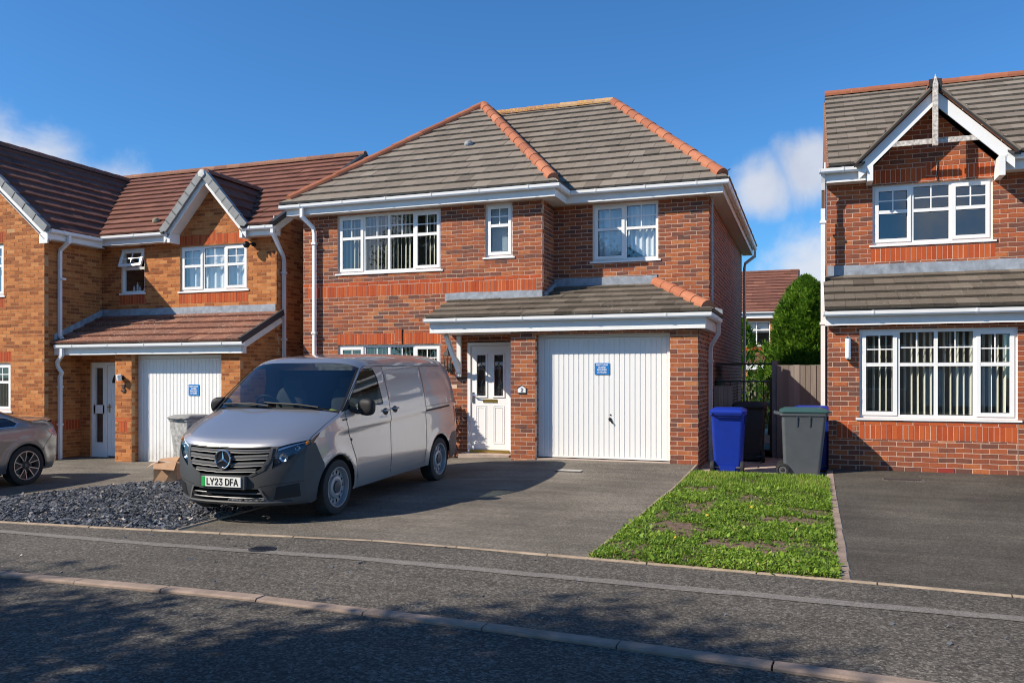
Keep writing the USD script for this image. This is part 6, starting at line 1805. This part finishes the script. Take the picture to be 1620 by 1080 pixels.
for g in (1, -1):
    w_ = S.build([S.flank(winC, g, .05, -.003)], 'side_window', m_glass_car, smooth=60)
    S.build([S.flank(winC.buffer(.014).difference(winC), g, .03, .004)], 'window_trim', m_chrome, parent=w_, smooth=60)
    S.build([S.top(R2(*sorted((g * .60, g * 1.001)), 12.25, 12.95), .04), S.flank(tailS, g, .03, .003)], 'tail_light', m_redlens, smooth=60)
    S.build([S.top(R2(*sorted((g * .55, g * 1.001)), 2.35, 3.0), .04)], 'headlight', m_lamp, smooth=60)
    L = LineString([(3.92, .80), (4.05, .70), (4.21, .76), (4.24, .82)])
    S.build([S.flank(LineString([(3.98, .575), (4.10, .71), (4.22, .83)]).buffer(.004), g, .03, .001)], 'bumper_gap', m_void, smooth=60)
    S.build([S.flank(LineString([(1.65, .90), (1.72, .5), (1.75, .3)]).buffer(.004).union(LineString([(2.95, .97), (3.02, .75), (2.9, .35)]).buffer(.004)), g, .04, .001)], 'door_gap', m_void, smooth=60)
    S.mb(MB().tube([S.side(2.72, .80, g), S.side(2.74, .80, g) + (0, g * .03, 0), S.side(2.90, .81, g) + (0, g * .03, 0), S.side(2.92, .81, g)], .012, 8), 'door_handle', m_chrome, smooth=40)
    sp = trimesh.creation.icosphere(2, 1.0); q = np.array(sp.vertices) * (.08, .12, .075)
    S.mb(MB().add(q + (1.78, g * .98, .99), sp.faces), 'mirror', m_carpaint, smooth=60)
ts = np.linspace(-.72, .72, 21)
sl = S.wrap(ts, np.full(21, 11.85))
V = np.vstack([sl + (-.10, 0, .0), sl + (.02, 0, .035), sl + (.04, 0, .02), sl + (0, 0, -.01)])
S.mb(MB().add(V, [[r * 21 + j, r * 21 + j + 1, (r + 1) * 21 + j + 1, (r + 1) * 21 + j] for r in range(3) for j in range(20)]), 'boot_spoiler', plain('dark_spoiler', (.03, .03, .032), .3, coat=1), smooth=40)
S.build([S.flank(shapely.Point(4.02, .60).buffer(.016, 8), g, .02, .003) for g in (1, -1)], 'parking_sensor', m_trim2, smooth=60)
m_alloy = plain('alloy_face', (.72, .71, .70), .25, metal=.9)
for cx in (.85, 3.69):
    for g in (1, -1):
        O, ax = np.array([cx, g * .895, .335]), np.array([0, g, 0.0])
        w_ = S.mb(MB().lathe([(.225, -.22), (.29, -.225), (.325, -.20), (.335, -.16), (.335, -.05), (.325, -.012), (.29, .0), (.238, -.01), (.23, -.03)], O, ax, 48), 'wheel', m_tyre, smooth=35)
        S.mb(MB().lathe([(.240, -.012), (.240, -.002), (.228, -.002), (.222, -.02), (.215, -.05), (.215, -.2)], O, ax, 48), 'rim', m_alloy, parent=w_, smooth=35)
        sp_ = MB(); dk = MB()
        for i in range(5):
            w = i / 5 * 2 * math.pi + .31 + (math.pi / 2)
            for dv in (-1, 1):
                a1, a2 = w + dv * .16, w + dv * .31
                p0 = np.array([math.cos(a1) * .075, math.sin(a1) * .075]); p1 = np.array([math.cos(a2) * .226, math.sin(a2) * .226])
                sp_.bar(O + (p0[0], g * -.028, p0[1]), O + (p1[0], g * -.010, p1[1]), .013, .010, up=ax)
            dk.bar(O + (math.cos(w) * .06, g * -.045, math.sin(w) * .06), O + (math.cos(w) * .225, g * -.03, math.sin(w) * .225), .085, .03, up=ax)
        dk.lathe([(0, -.03), (.06, -.03), (.085, -.05)], O, ax, 20)
        S.mb(sp_, 'spoke_edge', m_alloy, parent=w_)
        S.mb(dk, 'spoke', plain('dark_alloy', (.02, .02, .022), .35) if (cx < 1 and g == 1) else UsdShade.Material.Get(stage, '/World/Looks/dark_alloy'), parent=w_)
        S.mb(MB().lathe([(.030, -.03), (.026, -.018), (0, -.016)], O, ax, 16), 'hub_cap', m_trim2, parent=w_, smooth=40)
        S.mb(MB().lathe([(.17, -.10), (0, -.10)], O, ax, 30).lathe([(.17, -.115), (.17, -.10)], O, ax, 30), 'brake_disc', m_trim2, parent=w_)
        S.mb(arch_liner(cx, g * .88, g * .5, .335, .363), 'arch_liner', m_void)
S.mb(MB().box(.5, 4.2, -.55, .55, .20, .34).box(1.25, 3.3, -.80, .80, .20, .34).box(1.6, 3.9, -.62, .62, .34, .92), 'underbody', m_void)
for y in (-.38, .38):
    sp = trimesh.creation.icosphere(2, 1.0); q = np.array(sp.vertices); q = np.sign(q) * np.abs(q) ** .6
    S.mb(MB().add(q * (.09, .22, .30) + (2.75, y, .92), sp.faces).add(q * (.05, .12, .07) + (2.82, y, 1.22), sp.faces), 'seat', m_seat, smooth=60)

# ================================================================== wheeled bins
def wheelie_bin(label, x, y, z, yaw, body, lid, w=.58, d=.66, h=1.0, marks=False, group=None):
    """Front towards local -y, wheels and hinge towards +y."""
    c, s = math.cos(yaw), math.sin(yaw)
    P = lambda V: np.c_[x + V[:, 0] * c - V[:, 1] * s, y + V[:, 0] * s + V[:, 1] * c, z + V[:, 2]]
    t = thing('wheelie_bin', label, 'bin', (x, y, z), group)

    def mk(mb, name, mat, par=None, sm=False):
        V, F, _ = mb.arrays()
        return put(par or t, name, P(V), F, mat, smooth=sm)

    def rr(hw, y0, y1, zz, r=.05, n=5):
        b = sbox(-hw + r, y0 + r, hw - r, y1 - r).buffer(r, n)
        q = np.asarray(b.exterior.coords)[:-1]
        return np.c_[q, np.full(len(q), zz)]
    bw = w / 2
    rings = [rr(bw * .76, -d * .34, d * .36, .03), rr(bw * .80, -d * .37, d * .385, .16), rr(bw * .93, -d * .475, d * .42, h * .86), rr(bw * .95, -d * .48, d * .425, h * .90),
             rr(bw * .955, -d * .485, d * .43, h * .905), rr(bw * 1.0, -d * .51, d * .46, h * .915), rr(bw * 1.0, -d * .515, d * .465, h * .955)]
    m = len(rings[0])
    mb = MB().add(np.vstack(rings), [[i * m + j, i * m + (j + 1) % m, (i + 1) * m + (j + 1) % m, (i + 1) * m + j] for i in range(len(rings) - 1) for j in range(m)])
    mb.add(np.vstack([rings[0], [[0, 0, .03]]]), [[(j + 1) % m, j, m, m] for j in range(m)])
    bp = mk(mb, 'body', body, sm=35)
    for sx in (-1, 1):
        for yy in (-.10, .08):
            mk(MB().bar((sx * bw * .955, yy, h * .905), (sx * bw * .90, yy, h * .76), .018, .03, up=X_), 'rib', body)
    mk(MB().box(-bw * .45, bw * .45, d * .375, d * .43, .05, .12), 'axle_cover', body)
    L = [rr(bw * 1.03, -d * .55, d * .47, h * .957, .06), rr(bw * 1.04, -d * .555, d * .475, h * .975, .06), rr(bw * .98, -d * .52, d * .45, h * 1.0, .07), rr(bw * .80, -d * .40, d * .36, h * 1.028, .08)]
    mb = MB().add(np.vstack(L), [[i * m + j, i * m + (j + 1) % m, (i + 1) * m + (j + 1) % m, (i + 1) * m + j] for i in range(3) for j in range(m)])
    mb.add(np.vstack([L[3], [[0, 0, h * 1.036]]]), [[j, (j + 1) % m, m, m] for j in range(m)]).add(L[0], [[0, j + 1, j, j] for j in range(1, m - 1)])
    ld = mk(mb, 'lid', lid, sm=35)
    mk(MB().box(-bw * .5, bw * .5, -d * .585, -d * .54, h * .958, h * .975), 'lid_lip', lid, par=ld)
    mk(MB().tube([(-bw * .85, d * .46, h * .93), (-bw * .85, d * .56, h * .955), (bw * .85, d * .56, h * .955), (bw * .85, d * .46, h * .93)], .016, 8), 'handle', body, sm=40)
    for sx in (-1, 1):
        O = np.array([sx * (bw * .80 + .015), d * .40, .10])
        wl = mk(MB().lathe([(0, -.03), (.07, -.03), (.098, -.025), (.10, -.01), (.10, .015), (.095, .025), (.07, .03), (.06, .018), (.03, .02), (.02, .03), (0, .03)], O, (sx, 0, 0), 24), 'wheel', m_tyre, sm=35)
        mk(MB().lathe([(.058, .019), (.052, .026), (.03, .0225)], O, (sx, 0, 0), 20), 'hub', m_trim2, par=wl)
    mk(MB().tube([(-bw * .8, d * .40, .10), (bw * .8, d * .40, .10)], .011, 8), 'axle', m_trim2)
    if marks:
        mk(MB().bar((bw * .885, -.19, .66), (bw * .89, -.09, .69), .014, .004, up=X_).bar((bw * .90, -.0, .735), (bw * .90, .0 + .09, .75), .016, .004, up=X_).bar((bw * .866, .02, .30), (bw * .88, .02, .56), .006, .004, up=X_), 'paint_mark', m_signwhite)
    return t


m_binblue = plain('blue_bin_plastic', (0.002, 0.022, 0.25), 0.42, noise=.08)
m_bingrey = plain('grey_bin_plastic', (0.072, 0.08, 0.088), 0.5, noise=.1)
m_bingreen = plain('green_lid_plastic', (0.03, 0.075, 0.07), 0.45)
m_binblack = plain('black_bin_plastic', (0.014, 0.013, 0.014), 0.5)
m_binpale = plain('pale_bin_plastic', (0.34, 0.34, 0.33), 0.6, noise=.6, nscale=14)
m_binlid = plain('weathered_lid', (0.23, 0.23, 0.22), 0.6, noise=.3, nscale=10)
zp = -.069
wheelie_bin('bright blue wheeled bin standing by the garage corner before the black bin', -1.185, 13.33, zp, math.pi, m_binblue, m_binblue, w=.52, d=.56, h=.985)
wheelie_bin('grey wheeled bin with dark green lid standing sideways at the house corner', -.10, 13.28, zp, math.pi / 2 + .04, m_bingrey, m_bingreen, w=.56, d=.70, h=1.0, marks=True)
wheelie_bin('black wheeled bin in the shade of the passage behind the bright blue bin', -.99, 15.3, zp, math.pi, m_binblack, m_binblack, w=.56, d=.62, h=1.02)
wheelie_bin('second blue wheeled bin mostly hidden behind the grey bin with green lid', .05, 14.05, zp, math.pi + .1, m_binblue, m_binblue, w=.54, d=.58, h=1.0)
wheelie_bin('pale weathered wheeled bin with grey lid behind the silver van by the garage', -11.22, 12.95, float(zg(-11.2, 12.95)), -.15, m_binpale, m_binlid, w=.56, d=.64, h=.97)

# cardboard box
m_card = plain('cardboard', (0.50, 0.30, 0.17), 0.85, noise=.12, nscale=8)
bx, by = -10.02, 11.0
bz = float(zg(bx, by)) + .01
t = thing('cardboard_box', 'torn brown cardboard box lying on the slate chippings beside the van', 'box', (bx, by, bz))
mb = MB()
W_, D_, Hh = .36, .30, .30
c, s = math.cos(.5), math.sin(.5)
Q = lambda a, b, z_: np.array([bx + a * c - b * s, by + a * s + b * c, bz + z_])
cr = [(-W_ / 2, -D_ / 2), (W_ / 2, -D_ / 2), (W_ / 2, D_ / 2), (-W_ / 2, D_ / 2)]
jt = [.0, .03, -.02, .02]
for i in range(4):
    a, b = cr[i], cr[(i + 1) % 4]
    mid_ = ((a[0] + b[0]) / 2 * 1.12, (a[1] + b[1]) / 2 * 1.12)
    mb.add([Q(*a, 0), Q(*mid_, 0), Q(*b, 0), Q(*b, Hh + jt[(i + 1) % 4]), Q(mid_[0] * .8, mid_[1] * .8, Hh * .95), Q(*a, Hh + jt[i])], [[0, 1, 4, 5], [1, 2, 3, 4]])
mb.add([Q(*p, .005) for p in cr], [[0, 1, 2, 3]])
mb.build(t, 'sides', m_card)
for i, (tilt, out) in enumerate(((-.10, .12), (.07, .06), (.05, .11), (-.06, .13))):
    a, b = cr[i], cr[(i + 1) % 4]
    nx, ny = (a[0] + b[0]), (a[1] + b[1]); l = math.hypot(nx, ny); nx, ny = nx / l * out, ny / l * out
    MB().add([Q(*a, Hh + jt[i]), Q(*b, Hh + jt[(i + 1) % 4]), Q(b[0] * .9 + nx, b[1] * .9 + ny, Hh + tilt), Q(a[0] * .9 + nx, a[1] * .9 + ny, Hh + tilt + .03)], [[0, 1, 2, 3]]).build(t, 'flap', m_card)

# ================================================================== plants and trees
def leaf_mat(name, ramp, trans=.3):
    return M(name, {'a': ('attribute', {'attribute': 'tint'}), 'r': ('rgb_ramp', {'ramp': ramp}), 'd': ('principled_bsdf', {'roughness': 0.55, 'specular_ior_level': 0.35}), 't': ('translucent_bsdf', {}), 'm': ('mix_closure', {'fac': trans})},
             [('a.fac', 'r.fac'), ('r.color', 'd.base_color'), ('r.color', 't.color'), ('d.BSDF', 'm.closure1'), ('t.BSDF', 'm.closure2')], 'm.closure')


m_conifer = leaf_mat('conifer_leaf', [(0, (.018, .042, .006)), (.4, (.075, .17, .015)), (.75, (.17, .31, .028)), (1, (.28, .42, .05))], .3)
m_dleaf = leaf_mat('broad_leaf', [(0, (.03, .05, .012)), (.5, (.06, .105, .02)), (1, (.11, .16, .035))])
m_yleaf = leaf_mat('yellow_leaf', [(0, (.12, .17, .02)), (.5, (.28, .33, .04)), (1, (.45, .45, .07))])
m_bark = plain('bark', (.11, .085, .065), .95, noise=.4, nscale=12, bump=.6, bscale=20)


def conifer(name, label, x, y, z0, h, r, n, seed, mat=m_conifer, leaf=.17):
    rg = np.random.default_rng(seed)
    t = thing(name, label, 'tree', (x, y, z0))
    MB().tube([(x, y, z0 - .1), (x + .02, y, z0 + h * .35), (x, y + .01, z0 + h * .8)], [.10, .07, .02], 8).build(t, 'trunk', m_bark)
    u = rg.beta(1.15, 1.05, n); th = rg.uniform(0, 2 * np.pi, n)
    prof = np.interp(u, [0, .08, .35, .6, .8, .93, 1], [.70, .92, 1.0, .92, .68, .36, .03])
    lump = 1 + .85 * (meshkit.fbm(np.c_[np.cos(th) * 2.6, np.sin(th) * 2.6, u * h * 1.1], 4, seed) - .5)
    rad = r * prof * lump * np.sqrt(rg.uniform(.30, 1.0, n))
    P = np.c_[x + rad * np.cos(th), y + rad * np.sin(th), z0 + .15 + u * (h - .2)]
    el = np.clip(rg.normal(.75, .35, n), -.3, 1.5); az = th + rg.normal(0, .5, n)
    d = np.c_[np.cos(az) * np.cos(el), np.sin(az) * np.cos(el), np.sin(el)]
    sd = np.c_[-np.sin(az), np.cos(az), rg.normal(0, .4, n)]; sd /= np.linalg.norm(sd, axis=1, keepdims=True)
    L = (leaf * rg.uniform(.5, 1.5, n))[:, None]
    V = np.stack([P, P + d * L * .45 + sd * L * .17, P + d * L, P + d * L * .45 - sd * L * .17], 1).reshape(-1, 3)
    F = (np.array([[0, 1, 2], [0, 2, 3]])[None] + (np.arange(n) * 4)[:, None, None]).reshape(-1, 3)
    clump = meshkit.fbm(P * 2.6, 3, seed + 7)
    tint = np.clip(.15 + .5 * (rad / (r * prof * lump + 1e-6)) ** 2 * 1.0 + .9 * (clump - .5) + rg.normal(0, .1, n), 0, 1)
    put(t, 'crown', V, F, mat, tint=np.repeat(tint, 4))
    return t


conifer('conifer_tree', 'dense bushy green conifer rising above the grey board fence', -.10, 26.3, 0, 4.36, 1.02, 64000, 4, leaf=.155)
conifer('garden_shrub', 'dark spindly evergreen shrub against the orange brick house beyond the gate', -2.15, 29.0, 0, 3.3, .55, 1500, 6, leaf=.22)
conifer('garden_shrub', 'yellow-green leafy shrub in the sun behind the bars of the iron gate', -.88, 21.5, 0, 1.45, .20, 420, 9, mat=m_yleaf, leaf=.12)
conifer('garden_shrub', 'thin dark climbing shrub above the gate in front of the orange brick wall', -1.28, 27.0, 0, 2.45, .24, 700, 12, leaf=.18)
conifer('potted_shrub', 'small leafy shrub between the bay window and the white front door behind the van', -6.83, 13.95, 0, 1.40, .30, 1600, 15, mat=m_dleaf, leaf=.09)


def broad_tree(x, y, z0, h, r, seed, label, n=34000, base=.35):
    rg = np.random.default_rng(seed)
    t = thing('street_tree', label, 'tree', (x, y, z0))
    trunk = MB().tube([(x, y, z0 - .2), (x + .06, y, z0 + h * .3), (x - .03, y + .05, z0 + h * .62), (x, y, z0 + h * .9)], [.17, .13, .08, .02], 10)
    tips = []
    for i in range(34):
        u = rg.uniform(base, .97); th = rg.uniform(0, 2 * np.pi)
        prof = np.interp(u, [base, .5, .75, 1], [.75, 1, .8, .25]) * r * rg.uniform(.55, 1.05)
        a = np.array([x, y, z0 + h * (u - .10)]); b = np.array([x + prof * math.cos(th), y + prof * math.sin(th), z0 + h * u + rg.uniform(-.1, .35)])
        m_ = (a + b) / 2 + (0, 0, -.12)
        trunk.tube([a, m_, b], [.045, .03, .008], 6)
        tips += [b, (m_ + b) / 2, b * .75 + m_ * .25, m_]
    trunk.build(t, 'trunk', m_bark, smooth=40)
    tips = np.array(tips)
    k = rg.integers(0, len(tips), n)
    P = tips[k] + rg.normal(0, 1, (n, 3)) * (.36, .36, .24)
    V, F, T = leaves(P, .15, .1, rg, .6)
    put(t, 'crown', V, F, m_dleaf, tint=T)
    return t


broad_tree(-9.6, -1.7, -.35, 8.2, 2.7, 31, 'tall leafy street tree across the road beyond the left edge of the photo')
broad_tree(-14.6, -2.6, -.4, 9.0, 3.0, 33, 'tall leafy street tree farther left across the road')
broad_tree(-8.9, -3.3, -.3, 7.9, 2.6, 35, 'leafy street tree across the road behind the photographer')
broad_tree(11.5, -15.0, -.3, 7.5, 3.0, 37, 'broad leafy tree across the road opposite the red brick houses', n=20000)
broad_tree(-1.0, -15.0, -.3, 7.5, 3.2, 39, 'broad leafy tree across the road opposite the silver van', n=20000)

# the houses across the road, that the panes and the van's paint mirror
m_opp = far_brick('red_brick_opposite', 'x', (0.20, 0.075, 0.045), (0.36, 0.11, 0.05), (0.45, 0.34, 0.26))
m_opp_tile = plain('brown_roof_opposite', (.13, .10, .085), .85, noise=.3, nscale=3)
for hx, label in ((-19, 'red brick house across the road, left of the photographer'), (-6.5, 'red brick house across the road behind the photographer'), (6.0, 'red brick house across the road opposite the house with the finial'), (18, 'red brick house across the road at the far right')):
    y0 = -24.0
    t = thing('brick_house', label, 'house', (hx, y0, -.3))
    w = sbox(hx - 4, -.4, hx + 4, 4.8)
    ops = [(hx - 3, hx - .8, .6, 1.9), (hx + .1, hx + 1.05, -.25, 1.85), (hx + 1.5, hx + 3.7, -.25, 1.9), (hx - 3, hx - .8, 3.1, 4.3), (hx + 1.2, hx + 3, 3.1, 4.3)]
    for a, b, c, d in ops:
        w = w.difference(sbox(a, c, b, d))
    MB().prism(w, (0, y0, 0), X_, Z_, Y_, -.15, 0).box(hx - 4, hx - 3.85, y0 - 8, y0 - .15, -.4, 4.8).box(hx + 3.85, hx + 4, y0 - 8, y0 - .15, -.4, 4.8).box(hx - 4, hx + 4, y0 - 8.15, y0 - 8, -.4, 4.8).build(t, 'wall', m_opp)
    V = [(hx - 4.3, y0 + .35, 4.75), (hx + 4.3, y0 + .35, 4.75), (hx + 4.3, y0 - 8.5, 4.75), (hx - 4.3, y0 - 8.5, 4.75), (hx - 4.3, y0 - 4, 7.7), (hx + 4.3, y0 - 4, 7.7)]
    MB().add(V, [[0, 1, 5, 4], [2, 3, 4, 5], [1, 2, 5, 5], [3, 0, 4, 4], [0, 3, 2, 1]]).build(t, 'roof', m_opp_tile)
    MB().box(hx - 4.3, hx + 4.3, y0 + .36, y0 + .38, 4.55, 4.75).build(t, 'fascia', m_white)
    for i, (a, b, c, d) in enumerate(ops):
        nm = 'door' if i == 1 else 'garage_door' if i == 2 else 'window'
        f_ = MB().prism(sbox(a, c, b, d).difference(sbox(a + .07, c + .07, b - .07, d - .07)) if nm == 'window' else sbox(a, c, b, d), (0, y0, 0), X_, Z_, Y_, -.12, -.06).build(t, nm, m_white)
        if nm == 'window':
            MB().box(a + .07, b - .07, y0 - .11, y0 - .10, c + .07, d - .07).build(f_, 'pane', m_black)
            MB().box((a + b) / 2 - .04, (a + b) / 2 + .04, y0 - .099, y0 - .06, c + .07, d - .07).build(f_, 'mullion', m_white)
